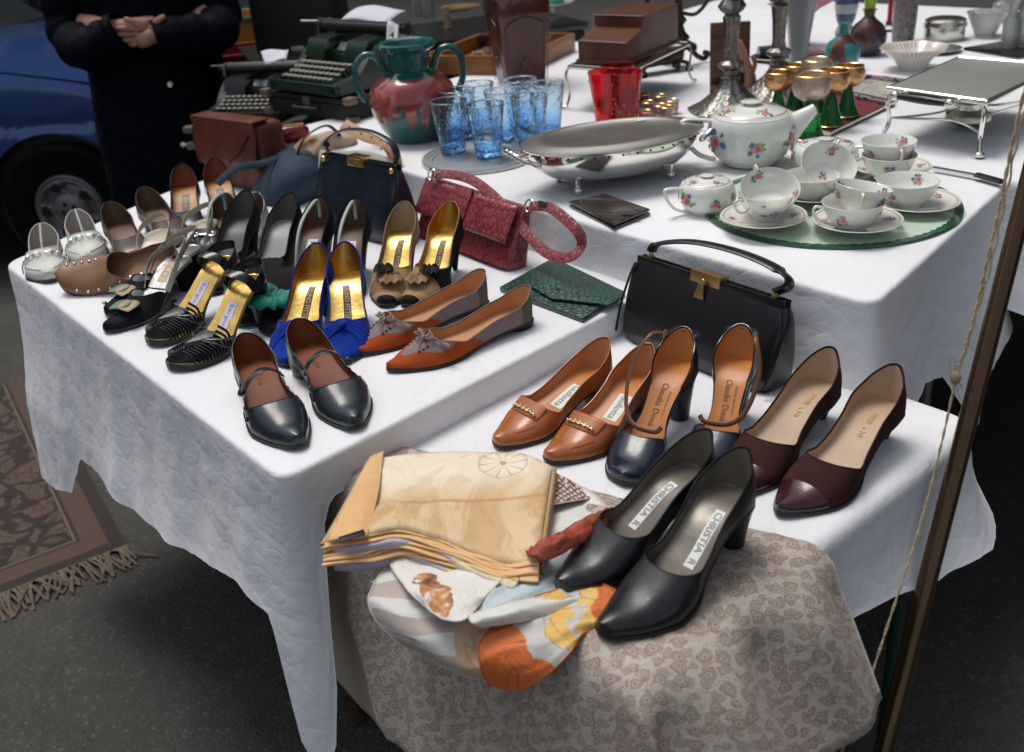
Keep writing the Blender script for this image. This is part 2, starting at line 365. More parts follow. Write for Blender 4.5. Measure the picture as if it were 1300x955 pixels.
# carpet on the ground
def c_carpet(nt,N,L,b,tc):
    v=N.new('ShaderNodeTexVoronoi'); v.feature='DISTANCE_TO_EDGE'; v.inputs['Scale'].default_value=13
    n=N.new('ShaderNodeTexNoise'); n.inputs['Scale'].default_value=9; L.new(tc.outputs['Object'],n.inputs['Vector'])
    mx=N.new('ShaderNodeMix'); mx.data_type='RGBA'; mx.inputs[0].default_value=.12; L.new(tc.outputs['Object'],mx.inputs[6]); L.new(n.outputs['Color'],mx.inputs[7]); L.new(mx.outputs[2],v.inputs['Vector'])
    r=ramp(N,[(0,(.028,.022,.02)),(.09,(.035,.028,.025)),(.12,(.115,.080,.060)),(1,(.095,.056,.044))]); L.new(v.outputs['Distance'],r.inputs['Fac'])
    sx=N.new('ShaderNodeSeparateXYZ'); L.new(tc.outputs['Object'],sx.inputs[0])
    # border bands: distance from the carpet edges (x to .0 edge; y to .0 edge)
    ed=mth(N,L,'MINIMUM',sx.outputs[0],sx.outputs[1])
    bb=ramp(N,[(0,(.035,.028,.025)),(.10,(.035,.028,.025)),(.12,(.10,.062,.048)),(.30,(.09,.056,.045)),(.32,(.03,.024,.02)),(.345,(.16,.11,.085)),(.37,(.03,.024,.02)),(.375,(.1,.1,.1))],'CONSTANT')
    e2=mth(N,L,'MULTIPLY',ed,3.4); L.new(e2,bb.inputs['Fac'])
    ms=mth(N,L,'GREATER_THAN',e2,.375)
    v2=N.new('ShaderNodeTexVoronoi'); v2.feature='DISTANCE_TO_EDGE'; v2.inputs['Scale'].default_value=34; L.new(mx.outputs[2],v2.inputs['Vector']); r3=mixc(N,L,mth(N,L,'MULTIPLY',mth(N,L,'LESS_THAN',v2.outputs['Distance'],.07),.6),r.outputs['Color'],(.035,.026,.022))
    f=noi(N,L,tc,160,3); c=mixc(N,L,ms,bb.outputs['Color'],r3); c=mixc(N,L,mth(N,L,'MULTIPLY',f,.35),c,(.03,.022,.018))
    L.new(c,b.inputs['Base Color']); setbump(N,L,b,f,.6,.004)
cm=mat('rug_pile',(.1,.06,.04),.95,custom=c_carpet)
kc=P(160,690,.012); k2=P(-60,775,.012); kx=(k2-kc); kx.z=0; kx.normalize(); ky=Vector((-kx.y,kx.x,0))
if ky.y<0: ky=-ky
rug=thing('rug','worn brown patterned oriental rug with fringe lying on the asphalt','rug',(kc.x,kc.y,0)); 
Mr=Matrix(((kx.x,ky.x,0,0),(kx.y,ky.y,0,0),(0,0,1,0),(0,0,0,1)))
rug.matrix_world=Matrix.Translation((kc.x,kc.y,0))@Mr if Mr.determinant()>0 else Matrix.Translation((kc.x,kc.y,0))@Mr
m=MB(); nx,ny=30,40
m.grid([[(1.5*i/nx,1.25*j/ny,.010+.0035*nz(i*.6,j*.5)) for j in range(ny+1)] for i in range(nx+1)]); m.grid([[(1.5*i/nx,0,.001) ,(1.5*i/nx,0,.010+.0035*nz(i*.6,0))] for i in range(nx+1)]); m.grid([[(0,1.25*j/ny,.001),(0,1.25*j/ny,.010+.0035*nz(0,j*.5))] for j in range(ny+1)])
m.build('pile',cm,rug)
fm=MB(); x=0.
while x<1.5:
    l=.07+random.random()*.05; a=random.gauss(-.15,.35); b_=random.random()*.02
    pts=[(x,0,.008),(x+a*l*.4,-l*.45,.012+b_*.4),(x+a*l,-l,.004)]
    fm.tube(crom(pts,3),[.0035]*7 if False else .003,4); x+=.006
fm.build('fringe',mat('rug_fringe',(.13,.095,.068),.95,var=(40,(.22,.17,.125),.2)),rug)
# ================================================================ shoes
WT={'point':[(0,.026),(.08,.0285),(.18,.031),(.32,.0275),(.45,.029),(.62,.0375),(.70,.039),(.78,.036),(.86,.0275),(.93,.0175),(.98,.009),(1,.0045)],
    'almond':[(0,.027),(.08,.029),(.18,.031),(.32,.028),(.45,.0295),(.62,.0385),(.71,.0398),(.80,.0365),(.88,.029),(.94,.0215),(.98,.0155),(1,.011)],
    'round':[(0,.027),(.08,.029),(.18,.031),(.32,.0285),(.45,.030),(.62,.0385),(.73,.0405),(.83,.037),(.91,.0305),(.97,.0225),(1,.016)],
    'square':[(0,.026),(.08,.029),(.18,.031),(.32,.028),(.45,.030),(.60,.0385),(.69,.0395),(.78,.0345),(.86,.0272),(.92,.0200),(.97,.0140),(1,.0108)],
    'orsay':[(0,.027),(.08,.029),(.18,.0305),(.30,.023),(.42,.0205),(.55,.027),(.64,.0365),(.73,.040),(.83,.037),(.91,.0305),(.97,.0225),(1,.016)]}
def leather(n,c,r=.28,coat=.25,b=None):
    def f(nt,N,L,bs,tc):
        a=noi(N,L,tc,420,3); cr_=noi(N,L,tc,38,4,2.2); big=noi(N,L,tc,9,4,.6)
        h=mth(N,L,'ADD',mth(N,L,'MULTIPLY',a,.16),mth(N,L,'MULTIPLY',mth(N,L,'ABSOLUTE',mth(N,L,'SUBTRACT',cr_,.5)),.9)); setbump(N,L,bs,mth(N,L,'ADD',h,mth(N,L,'MULTIPLY',big,1.3)),.13,.004)
        rr=ramp(N,[(.3,(r*.75,)*3),(.55,(r*1.1,)*3),(.75,(min(1,r*1.9),)*3)]); L.new(noi(N,L,tc,24,6,1),rr.inputs['Fac']); L.new(rr.outputs['Color'],bs.inputs['Roughness'])
        cc=ramp(N,[(.3,tuple(x*.72 for x in c)),(.5,c),(.72,tuple(min(1,x*1.18+.004) for x in c))]); L.new(noi(N,L,tc,13,6,.8),cc.inputs['Fac'])
        sc_=mth(N,L,'MULTIPLY',mth(N,L,'GREATER_THAN',noi(N,L,tc,75,2,3),.70),.35); L.new(mixc(N,L,sc_,cc.outputs['Color'],tuple(min(1,x*1.8+.03) for x in c)),bs.inputs['Base Color'])
    return mat(n,c,r,coat=coat*.6,spec=.5,custom=f)
def suede(n,c,c2=None): return mat(n,c,.95,bump=(700,.5,.001),var=(60,c2 or tuple(x*.7 for x in c),.3),sheen=.0 if max(c)<.08 else .15,spec=.2)
def foil(n,c,r=.28): return mat(n,c,r,1,bump=(35,.5,.004))
blackL=leather('black_leather',(.012,.013,.016),.26); blackL2=leather('black_calf',(.010,.010,.011),.3,.15)
inkL=leather('blue_black_leather',(.012,.019,.026),.3,.3); navyL=leather('navy_leather',(.008,.012,.026),.22,.5)
tanL=leather('tan_leather',(.36,.105,.025),.3,.35); creamL=leather('white_leather',(.60,.60,.53),.62,.0)
soleM=mat('black_sole',(.008,.008,.008),.5); soleB=mat('brown_sole',(.06,.03,.015),.5)
tanin=mat('tan_lining',(.55,.27,.11),.5,bump=(90,.2,.001),var=(20,(.46,.20,.07),.3)); orgin=mat('orange_lining',(.60,.25,.075),.4,bump=(80,.2,.001),var=(16,(.47,.17,.05),.3))
brin=mat('rust_lining',(.25,.065,.02),.6,bump=(70,.25,.001),var=(16,(.14,.04,.015),.3)); peachin=mat('peach_lining',(.58,.31,.15),.45,bump=(60,.25,.0015),var=(14,(.50,.24,.10),.3))
beigein=mat('beige_lining',(.52,.38,.255),.5,bump=(60,.2,.001),var=(14,(.44,.30,.19),.3)); greyin=mat('grey_satin_lining',(.20,.175,.14),.3,.25,bump=(40,.3,.002),var=(12,(.13,.11,.088),.3))
goldin=foil('gold_foil',(.85,.56,.17),.3); goldside=foil('gold_lining',(.72,.42,.10),.36); silvin=foil('silver_foil',(.75,.74,.72),.3)
brownin=mat('brown_lining',(.16,.09,.055),.5,var=(14,(.11,.06,.035),.3)); darkin=mat('dark_grey_lining',(.085,.08,.075),.4,var=(14,(.13,.125,.12),.3)); palegrey=mat('pale_grey_insole',(.33,.33,.33),.4)
gold=mat('gold_metal',(.75,.52,.22),.25,1); silver=mat('silver_metal',(.75,.75,.74),.18,1); brass=mat('pale_brass',(.62,.45,.22),.3,1)
inkm=mat('printing_ink',(.02,.02,.02),.6); greenink=mat('green_ink',(.12,.22,.10),.6); goldink=mat('gold_ink',(.62,.40,.12),.5); whitelab=mat('white_label',(.72,.73,.68),.6); greyink=mat('pale_ink',(.62,.60,.52),.5); brownink=mat('brown_ink',(.22,.08,.03),.6)
class Shoe: pass
def shoe(name,label,toe,heel,T,hh,side=1,shape='point',up=None,lin=None,ins=None,group=None,counter=.056,top=None,tt=.66,thr=.16,soleh=.004,
         sole=None,heelt='stiletto',heelm=None,t0=0.,wid=1.,instep=.046,toeh=.017,cls=None,keys=None,extra=None,L=None,cat='shoe',rim=True,plat=0.,vexp=2.,rimm=None,tmax=1.):
    """toe, heel: where the toe tip and the top of the heel counter stand in the picture"""
    a=P(*toe,T+.008); b=P(*heel,T+hh+counter); d=a-b; d.z=0; Lm=d.length; 
    if L is None: L=max(.19,min(.27,Lm))
    d.normalize(); org=a-d*L; root=thing(name,label,cat,(org.x,org.y,T+.0005),math.atan2(d.y,d.x),group)
    W_=WT[shape]; toeR={'point':.03,'almond':.05,'round':.07,'square':.03,'orsay':.07}[shape]
    def w(t):
        x=hermite(W_,t)*wid*1.06
        if t<.085: x*=math.sqrt(max(0,1-(1-t/.085)**2))
        if t>1-toeR: x*=max(0,1-((t-(1-toeR))/toeR)**2.4)**.45
        return x
    def cy(t): return side*(.006*math.sin(PI*min(1,max(0,(t-.2)/.8)))-.004*t*t)
    base=soleh+plat
    def zs(t): return hermite([(0,base+hh),(.12,base+hh*.985),(.24,base+hh*.88),(.45,base+hh*.40),(.62,base+hh*.04),(.70,base),(.86,base+.0005),(1,base+.005)],t)
    toeh=toeh*.80; K=30 if name=='pointed_flat' else 12; NT=120 if name=='pointed_flat' else 46; Hc=[(0,.069+counter*0),(.08,.068),(.18,.062),(.4,max(.066,instep+.018)),(tt,instep),(min(.96,tt+.16),instep*.30+toeh*.62),(.93,toeh*1.02),(1,toeh*.72)]
    Hc=sorted({round(x,4):y for x,y in Hc}.items())
    def H(t): return hermite(Hc,t)
    tl=[(0,counter),(.012,counter*.985),(.03,counter*.93),(.055,counter*.83),(.09,counter*.72),(.15,counter*.60)]+([p for p in top if p[0]>.22] if top else [(.24,counter*.50),(.35,counter*.42),(.5,counter*.355),(.65,counter*.34),(.75,counter*.34)])
    if t0>0: tl=top or tl
    def phi(t):
        if t>=tt: return PI/2
        c=math.sqrt(max(0,1-min(.995,hermite(tl,t)/H(t))**(2/.85)))
        ta=tt-thr
        if t>ta: c*=max(0,1-((t-ta)/thr)**vexp)**.5
        return math.acos(max(0,min(1,c)))
    def S(t,f,s,off=0):
        x=t*L
        if t<.1: x+=-.006*(1-t/.1)*math.sin(f*1.2)+off*-(1-t/.1)
        cw=math.cos(f)
        yy=cy(t)+s*max(0,w(t)+off)*(1-.34*max(0,math.sin(f))**1.6*max(0,1-t/.26))*(max(0,cw)**(.72+.2*min(1,max(0,(t-.6)/.3))))*(.965+.035*math.sin(min(1,f*2.2)*PI/2))
        return Vector((x,yy,zs(t)+(H(t)+off)*max(0,math.sin(f))**.85))
    ts=set(round(.5-.5*math.cos(PI*i/NT),5) for i in range(NT+1))|{round(tt-k,5) for k in (.0008,.004,.01,.018,.03)}|{round(tt,5)}
    ts=sorted(t for t in ts if t0<=t<=tmax)
    if t0>0: ts=[t0]+[t for t in ts if t>t0+.003]
    parts={}
    for s in (1,-1):
        for i in range(len(ts)-1):
            ta,tb=ts[i],ts[i+1]; fa,fb=phi(ta),phi(tb)
            for k in range(K):
                q=[S(ta,fa*k/K,s),S(tb,fb*k/K,s),S(tb,fb*(k+1)/K,s),S(ta,fa*(k+1)/K,s)]
                key=cls((ta+tb)/2,(fa+fb)/2*(k+.5)/K/(PI/2),s*side) if cls else 0
                if key is None: continue
                parts.setdefault(key,MB()).add(q,[[0,1,2,3]])
    keys=keys or {0:('upper',up)}
    if rim:
        rt=[t for t in ts if t<=tt]; th=.0011
        pl=[S(t,phi(t),1,-.0004) for t in rt[::-1]]+[S(t,phi(t),-1,-.0004) for t in (rt[1:] if t0==0 else rt)]
        if t0==0: parts.setdefault(min(keys),MB()).tube(pl,th,5,cap=False)
        else:
            k_=len(rt); parts.setdefault(min(keys),MB()).tube(pl,th,5)
    for key,mb in parts.items():
        nm,mm=keys[key]; mb.build(nm,mm,root,ang=50)
    # lining
    lb=MB()
    for s in (1,-1):
        lb.grid([[S(t,phi(t)*k/6,s,-.0022)+Vector((0,0,.0003 if k==0 else 0)) for k in range(7)] for t in ts if t<.985])
    if rim: lb.build('lining',lin,root,ang=60)
    ib=MB(); its=[t for t in ts if .004<t<.995] if t0==0 else [round(.5-.5*math.cos(PI*i/40),5) for i in range(1,40)]
    def IN(t,y,o=0):
        ww=max(.0005,w(t)-.0022); return Vector((t*L,cy(t)+y*ww,zs(t)+.0028+.0035*abs(y)**3*(1 if t0==0 else .3)+o))
    ib.grid([[IN(t,-1+2*j/12) for j in range(13)] for t in its]); 
    if t0>0: ib.grid([[IN(t,y),(t*L,cy(t)+y*w(t),zs(t)-.001)] for t in its for y in (1,)]); ib.grid([[IN(t,y),(t*L,cy(t)+y*w(t),zs(t)-.001)] for t in its for y in (-1,)])
    ib.build('insole',ins or lin,root,ang=60)
    # sole slab
    sb=MB(); st=[round(.5-.5*math.cos(PI*i/36),5) for i in range(37)]
    rings=[]
    def hz(t): return lerp(.0018,soleh,min(1,max(0,(t-.45)/.15)))*(1 if hh>.02 else 1)+(0 if hh>.02 else soleh*.4)+plat*min(1,max(0,(t-.42)/.15))
    for t in st:
        ww=max(.0005,w(t)+(.0008 if t>.5 else -.0006)); z1=zs(t)+.0006; z0=zs(t)-hz(t); x=t*L+(-.0012 if t==0 else .0012 if t==1 else 0)
        rings.append([(x,cy(t)-ww,z1),(x,cy(t)-ww,z0),(x,cy(t)+ww,z0),(x,cy(t)+ww,z1)])
    sb.loft(rings); sb.build('sole',sole or soleM,root,ang=35)
    # heel
    if heelt:
        hb=MB(); th_={'stiletto':(.020,.0045,.0045,.012),'block':(.028,.019,.021,.022),'kitten':(.024,.0075,.0075,.016),'flat':(.030,.029,.027,.03),'curved':(.024,.013,.014,.017)}[heelt]
        rings=[]; zt=zs(.1)-.002
        tx=.20 if heelt in('flat','block') else .16
        for k in range(9):
            q=k/8; z=zt*(1-q); e=q**.55 if heelt not in('flat',) else q
            rx=lerp(.5*tx*L+.003,th_[1],e); ry=lerp(w(.14)*.97,th_[2],e); cx_=lerp(.5*tx*L,(.5*tx*L if heelt=='flat' else th_[3]),e)
            ring=[]
            for j in range(20):
                an=2*PI*j/20; x=cx_+rx*math.cos(an); y=cy(.1)+ry*math.sin(an)*(1 if math.cos(an)<.3 else .96)
                zz=z if k else zs(max(0,min(1,x/L)))-.0015
                x=max(x,.0005) if k else max(x,0)
                y=max(-w(max(x,.0004)/L)*.96,min(w(max(x,.0004)/L)*.96,y-cy(.1)))+cy(max(0,x)/L) if k==0 else y
                ring.append((x,y,zz))
            rings.append(ring)
        hb.loft(rings); hb.build('heel',heelm or up,root,ang=40)
    o=Shoe(); o.root=root; o.S=S; o.IN=IN; o.phi=phi; o.w=w; o.cy=cy; o.zs=zs; o.L=L; o.H=H; o.tt=tt; o.side=side
    if extra: extra(o)
    return o
def insole_label(o,ta,tb,hw,lm,lines,tm,yc=0,size=None,flip=True,parent=None,bold=.0):
    """a stamped or glued label on the insole; lines: [(text, y offset, size)]"""
    if lm:
        m=MB(); m.grid([[o.IN(lerp(ta,tb,i/8),0,.0007)+Vector((0,yc+hw*(-1+2*j/4),0)) for j in range(5)] for i in range(9)]); p=m.build('label',lm,o.root)
    else: p=o.root
    m=MB(); 
    for s,yo,sz in lines:
        vs,fs=text(s,sz,bold); wmax=max(v.x for v in vs)-min(v.x for v in vs); kf=min(1,(tb-ta)*o.L*.90/wmax); vs=[Vector((v.x*kf,v.y*min(1,kf*1.6),0)) for v in vs]; tm_=(ta+tb)/2*o.L; out=[]
        for v in vs:
            x,y=(v.x,v.y) if not flip else (-v.x,-v.y)
            X=tm_-x; t=X/o.L; q=o.IN(max(.01,min(.99,t)),0,.0012); out.append((X,q.y+yc+yo-y,q.z))
        m.add(out,fs)
    m.build('lettering',tm,p,weld=False)
def strap(o,pts,wd,th,m,name='strap',n=8,parent=None,up=None):
    path=crom(pts,n); mb=MB(); mb.tube(path,wd/2,10,flat=th/wd,upv=up or [Vector((p.x-o.L*.5,p.y*0,0)).normalized()*0+_outn(o,p) for p in path]); return mb.build(name,m,parent or o.root)
def _outn(o,p):
    t=max(0,min(1,p.x/o.L)); q=Vector((p.x,o.cy(t),o.zs(t))); d=p-q; return d.normalized() if d.length>1e-5 else Vector((0,0,1))
def over(o,t,s0=1,h=.05,dx=0,f0=.3,n=7,tb=None):
    """points of a band crossing the foot from one side to the other"""
    a=o.S(t,f0,s0,.001); b=o.S(tb if tb is not None else t,f0,-s0,.001); out=[a]
    for k in range(1,n):
        q=k/n; p=a.lerp(b,q); p.z+=(h)*math.sin(PI*q)**.8; p.x+=dx*math.sin(PI*q); out.append(p)
    return out+[b]
def loopstrap(o,pts,wd,th,m,name):
    pp=crom(pts,8); c=sum(pp,Vector())/len(pp); up=[Vector((p.x-c.x,p.y-c.y,.12*(p.z-c.z))) for p in pp]; MB().tube(pp,wd/2,10,flat=th/wd,upv=up).build(name,m,o.root)
G='pairs of second-hand shoes on the stall'
# --- 1 Mary Janes
def mj(o):
    s=o.side
    pts=over(o,.475,s,.022,.0,f0=.42,n=6,tb=.43); strap(o,pts,.013,.0026,inkL)
    b=pts[-2]; m=MB(); M=Matrix.Translation(pts[0]+_outn(o,pts[0])*.003)@_outn(o,pts[0]).to_track_quat('Z','Y').to_matrix().to_4x4()
    m.lathe([(0,.0035),(.004,.0032),(.0068,.0018),(.0075,0),(.007,-.003)],16); m.xf(M); m.build('button',inkL,o.root)
    for i,(t,f) in enumerate([(.34,.22),(.40,.20),(.46,.17),(.52,.17),(.58,.2),(.63,.25)]):
        for sd in (1,-1):
            p=o.S(t,f,sd,.0006); nn=(o.S(t,f,sd,.01)-o.S(t,f,sd,-.01)); pp=o.S(t+.02,f,sd,.0006)-p; q2=o.S(t,f+.2,sd,.0006)-p
            nn=pp.cross(q2).normalized(); 
            if nn.y*sd<0: nn=-nn
            M=Matrix.Translation(p+nn*.0004)@nn.to_track_quat('Z','Y').to_matrix().to_4x4()
            m=MB(); a=.5 if i%2 else -.5
            ring=[(.0062*math.cos(x*PI/6)*math.cos(a)-.0036*math.sin(x*PI/6)*math.sin(a),.0062*math.cos(x*PI/6)*math.sin(a)+.0036*math.sin(x*PI/6)*math.cos(a),.0002) for x in range(12)]
            m.add(ring,[list(range(12))]); m.mi=1; m.tube(ring,.0007,5,closed=True); m.xf(M); m.build('cutout',[brin,inkL],o.root)
    insole_label(o,.16,.32,.012,None,[('Ballin',0,.015)],brownink)
for k,(t,h,s,l) in enumerate([((377,567),(311,428),-1,'blue-black leather bar shoe nearest the table corner, its strap button on the left'),((457,541),(376,407),1,'blue-black leather bar shoe beside its pair, tucked against the blue suede toe')]):
    shoe('bar_shoe',l,t,h,T1,.026,s,'square',inkL,brin,brin,'blue-black bar shoes',counter=.05,tt=.70,thr=.14,heelt='flat',heelm=inkL,extra=mj,instep=.040,toeh=.026,wid=.98,L=.245)
# --- 2 pointed flats
mauve=suede('mauve_suede',(.27,.195,.19),(.22,.155,.15)); rusts=suede('rust_suede',(.40,.075,.016),(.31,.055,.012)); oliv=suede('olive_suede',(.13,.125,.085))
def fcl(t,f,s):
    if t<.14 and f<.9: return 3 if t<.13-.02*f else 1
    lim=.34 if t<.72 else .34+ (t-.72)*3.2
    lim+=.02*math.sin(t*40) if t>.7 else 0
    if t>.42 and f<lim-max(0,(.62-t))*1.6: return 2
    if t>.9: return 2
    return 1
def fl(o):
    m=MB(); c=(o.S(.755,PI/2,1,.004)); 
    for a,l in ((.5,.020),(-.6,.019),(2.5,.018),(3.7,.018)):
        d=Vector((math.cos(a+1.2),math.sin(a+1.2),.25)); e=Vector((-d.y,d.x,.1))
        m.tube(crom([c,c+d*l*.6+e*.006+Vector((0,0,.004)),c+d*l,c+d*l*.6-e*.006+Vector((0,0,.002)),c],5),.0017,6)
    m.ball(c+Vector((0,0,.001)),.0035,6)
    m.build('bow',mauve,o.root)
    for sg,l in ((1,.034),(-1,.030)):
        m=MB(); e=c+Vector((-.012*0-.014,sg*l,-.004)); m.tube(crom([c,c+Vector((-.004,sg*l*.5,.006)),e],5),.0016,6); m.tube([e,e+Vector((-.003,sg*.012,-.002))],[.0032,.0034],8); m.build('lace_tassel',mauve,o.root)
    each(o.root,'eyelet',soleM,[MB().ball(o.S(t,PI/2*.72,s,.0007),.0024,6,(1,1,.4)) for t in (.775,.80,.825) for s in (1,-1)])
for t,h,s,l in [((450,447),(613,345),-1,'mauve and rust pointed flat with tied lace, further back, toe by the blue pump'),((493,469),(670,366),1,'mauve and rust pointed flat with tied lace, the front one of its pair')]:
    shoe('pointed_flat',l,t,h,T1,.010,s,'point',mauve,peachin,peachin,'mauve and rust flats',counter=.048,top=[(0,.048),(.08,.046),(.2,.034),(.35,.025),(.5,.021),(.7,.02)],tt=.735,thr=.20,heelt='flat',heelm=soleM,cls=fcl,keys={1:('upper',mauve),2:('toe_panel',rusts),3:('heel_panel',oliv)},extra=fl,instep=.033,toeh=.014,wid=.98)
# --- 3 blue pumps
blueS=suede('cobalt_suede',(.006,.035,.30),(.004,.025,.22)); tpale=mat('buff_heel_lining',(.50,.34,.17),.6)
def lab_b(txt): return lambda o: insole_label(o,.22,.50,.0062,mat('black_label',(.03,.03,.028),.4),[(txt,0,.0115)],goldink,bold=.01)
def blue(o):
    lab_b('BRUNO PITTERI')(o)
    m=MB()                         # pleated twist of cloth across the vamp
    rows=[]
    for i in range(41):
        q=i/40; s=-1+2*q; fr=[]
        for j in range(25):
            r_=j/24; sp=.35+.65*abs(s)**1.1; t=o.tt-.005+ (.02+.235*r_)*sp*.9+.0
            f=PI/2*(1-abs(s)*.93); off=.0012+.0035*abs(math.sin(r_*PI*4.0+s*1.5))*(.35+.65*abs(s))*math.sin(PI*min(1,max(0,r_)))**.4+.004*math.exp(-(s/.16)**2)
            fr.append(o.S(min(.985,t),f,1 if s>0 else -1,off))
        rows.append(fr)
    m.grid(rows); m.build('pleated_band',blueS,o.root)
    m=MB(); c=o.S(o.tt+.03,PI/2,1,.004); m.ball(c,.011,8,(1.15,.62,.45)); m.build('knot',blueS,o.root)
for t,h,s,l in [((362,463),(397,318),-1,'cobalt blue suede pump with gold inside, the left one behind the bar shoe heel'),((430,461),(437,312),1,'cobalt blue suede pump with gold inside, the right one beside the rust suede toe')]:
    shoe('blue_pump',l,t,h,T1,.07,s,'almond',blueS,goldside,goldin,'cobalt blue pumps',counter=.056,tt=.66,heelt='stiletto',extra=blue,instep=.042,wid=.99,L=.212)
# --- 4 beige / black bow pumps
beigeS=suede('sand_suede',(.42,.27,.145),(.34,.21,.11)); blkS=suede('black_suede',(.016,.016,.018),(.011,.011,.012)); charS=suede('charcoal_suede',(.045,.045,.042))
def bows(sw):
    def f(o):
        lab_b('BRUNO PITTERI')(o)
        for (dx,dy,mm,rr) in ((.0,.010*o.side,charS,.016),(.016,-.006*o.side,beigeS,.019)):
            c=o.S(o.tt+.03+dx/o.L,PI/2,1,.005)+Vector((0,dy,0)); m=MB(); rows=[]
            for i in range(36):
                a=2*PI*i/36; rows.append([c+Vector((math.cos(a)*rr*q,math.sin(a)*rr*q*1.15,.008*math.sin(q*PI)*(.7+.6*math.sin(a*6))+.003*math.sin(a*9)*q)) for q in (0,.25,.5,.75,.95,1.)])
            m.grid(rows,cu=True); m.build('bow',mm,o.root,solid=.0012)
        m=MB()
        for k in range(9):
            t=o.tt+.05+.022*k; m.tube([o.S(min(.97,t+(.05-.012*k)*abs(s)),PI/2*(1-abs(s)*.85),1 if s>0 else -1,-.0003) for s in [x/8 for x in range(-8,9)]],.0013,5)
        m.build('pleat',beigeS if sw else beigeS,o.root)
    return f
def bc(sw):
    def f(t,q,s):
        if t>.93: return 2
        if sw and (t<.70+.06*q) and s>0: return 2
        return 1
    return f
for t,h,s,sw,l in [((487,387),(517,255),-1,0,'sand suede pump with frilled bow and gold inside, left of its black-sided pair'),((517,387),(575,258),1,1,'sand and black suede pump with frilled bow, its dark side facing the red bag')]:
    shoe('bow_pump',l,t,h,T1,.07,s,'square',beigeS,goldside if sw else tpale,goldin,'sand and black bow pumps',counter=.056,tt=.64,heelt='stiletto',heelm=blkS,cls=bc(sw),keys={1:('upper',beigeS),2:('side_panel',blkS)},extra=bows(sw),instep=.042,wid=.95,L=.20)
# --- 5 tan loafer pumps
def tan(o):
    insole_label(o,.26,.47,.0115,whitelab,[('Gullotta',0,.0165)],greenink,yc=.003)
    m=MB(); n=o.tt+.012       # apron tongue
    m.grid([[o.S(min(.97,n+.075-(.08+.02)*(j/8)*(1)-.02*(s*s)),PI/2*(1-abs(s)*.42),1 if s>0 else -1,.0006+.0014*(j/8)) for j in range(9)] for s in [x/10 for x in range(-10,11)]]); m.build('tongue',tanL,o.root,solid=.0008)
    m=MB(); c=n+.05
    pts=[o.S(c,PI/2*(1-abs(s)*.3),1 if s>0 else -1,.005) for s in [x/10 for x in range(-10,11)]]
    m.tube(pts,.0011,6)
    for i in (1,4,16,19): m.ball(pts[i],.0026,6)
    for i in (7,10,13):
        p=pts[i]; m.tube([p+Vector((.0035*math.cos(a),.0028*math.sin(a),.0006)) for a in [k*PI/5 for k in range(10)]],.0009,5,closed=True)
    m.build('bit',mat('gold_bit',(.85,.66,.34),.25,1),o.root)
    m=MB(); pts=[o.S(n+.075+.13*q,PI/2*(1-.52+.1*q),s_,.0004) for s_ in (1,) for q in [k/10 for k in range(11)]]
    pts2=[o.S(n+.075+.13*q,PI/2*(1-.52+.1*q),-1,.0004) for q in [k/10 for k in range(11)]]; m.tube(pts+pts2[::-1],.0007,5); m.build('apron_seam',tanL,o.root)
for t,h,s,l in [((627,564),(768,433),-1,'tan leather loafer pump with gold bit and white label, nearest the green clutch'),((698,586),(823,441),1,'tan leather loafer pump with gold bit, right of its pair beside the navy shoe')]:
    shoe('loafer_pump',l,t,h,T3,.035,s,'square',tanL,tanin,orgin,'tan loafer pumps',counter=.055,tt=.665,thr=.13,heelt='block',extra=tan,instep=.038,toeh=.022,wid=.97)
# --- 6 navy ankle-strap d'orsays
def navy(o):
    insole_label(o,.24,.50,.01,None,[('Claudia Dona',-.002,.0125),('MADE IN ITALY',.009,.0045)],brownink)
    s=o.side
    a=o.S(.05,o.phi(.05)*.97,-s,.001); b=o.S(.05,o.phi(.05)*.97,s,.001)
    strap(o,[a,a+Vector((-.01,0,.002)),Vector((-.006,0,a.z+.003)),b+Vector((-.01,0,.002)),b],.009,.002,navyL,'heel_strap')
    path=[b,b+Vector((.035,.012*s,.012)),Vector((o.L*.36,.045*s,o.zs(.36)+.05)),Vector((o.L*.52,.038*s,o.zs(.5)+.035)),Vector((o.L*.60,.02*s,o.zs(.6)+.034)),Vector((o.L*.62,-.012*s,o.zs(.62)+.034)),o.S(.60,.85,-s,.002)]
    m=MB(); m.tube(crom(path,8),.0034,8,flat=.4); m.build('ankle_strap',mat('strap_leather',(.14,.055,.022),.4),o.root)
    m=MB(); c=b+Vector((.004,.003*s,0)); m.tube([c+Vector((.005*math.cos(q),0,.007*math.sin(q))) for q in [k*PI/5 for k in range(10)]],.0011,5,closed=True); m.build('buckle',gold,o.root)
for t,h,s,l in [((787,612),(868,420),-1,'navy and orange ankle-strap heel standing beside the tan loafer'),((884,600),(934,427),1,'navy and orange ankle-strap heel whose toe is hidden behind the black pumps')]:
    shoe('ankle_strap_shoe',l,t,h,T3,.075,s,'orsay',navyL,orgin,orgin,'navy ankle-strap heels',counter=.055,top=[(0,.056),(.08,.054),(.16,.040),(.26,.012),(.34,.001),(.50,.001),(.58,.020),(.7,.03)],tt=.70,thr=.10,heelt='curved',extra=navy,instep=.036,toeh=.024,wid=.95)
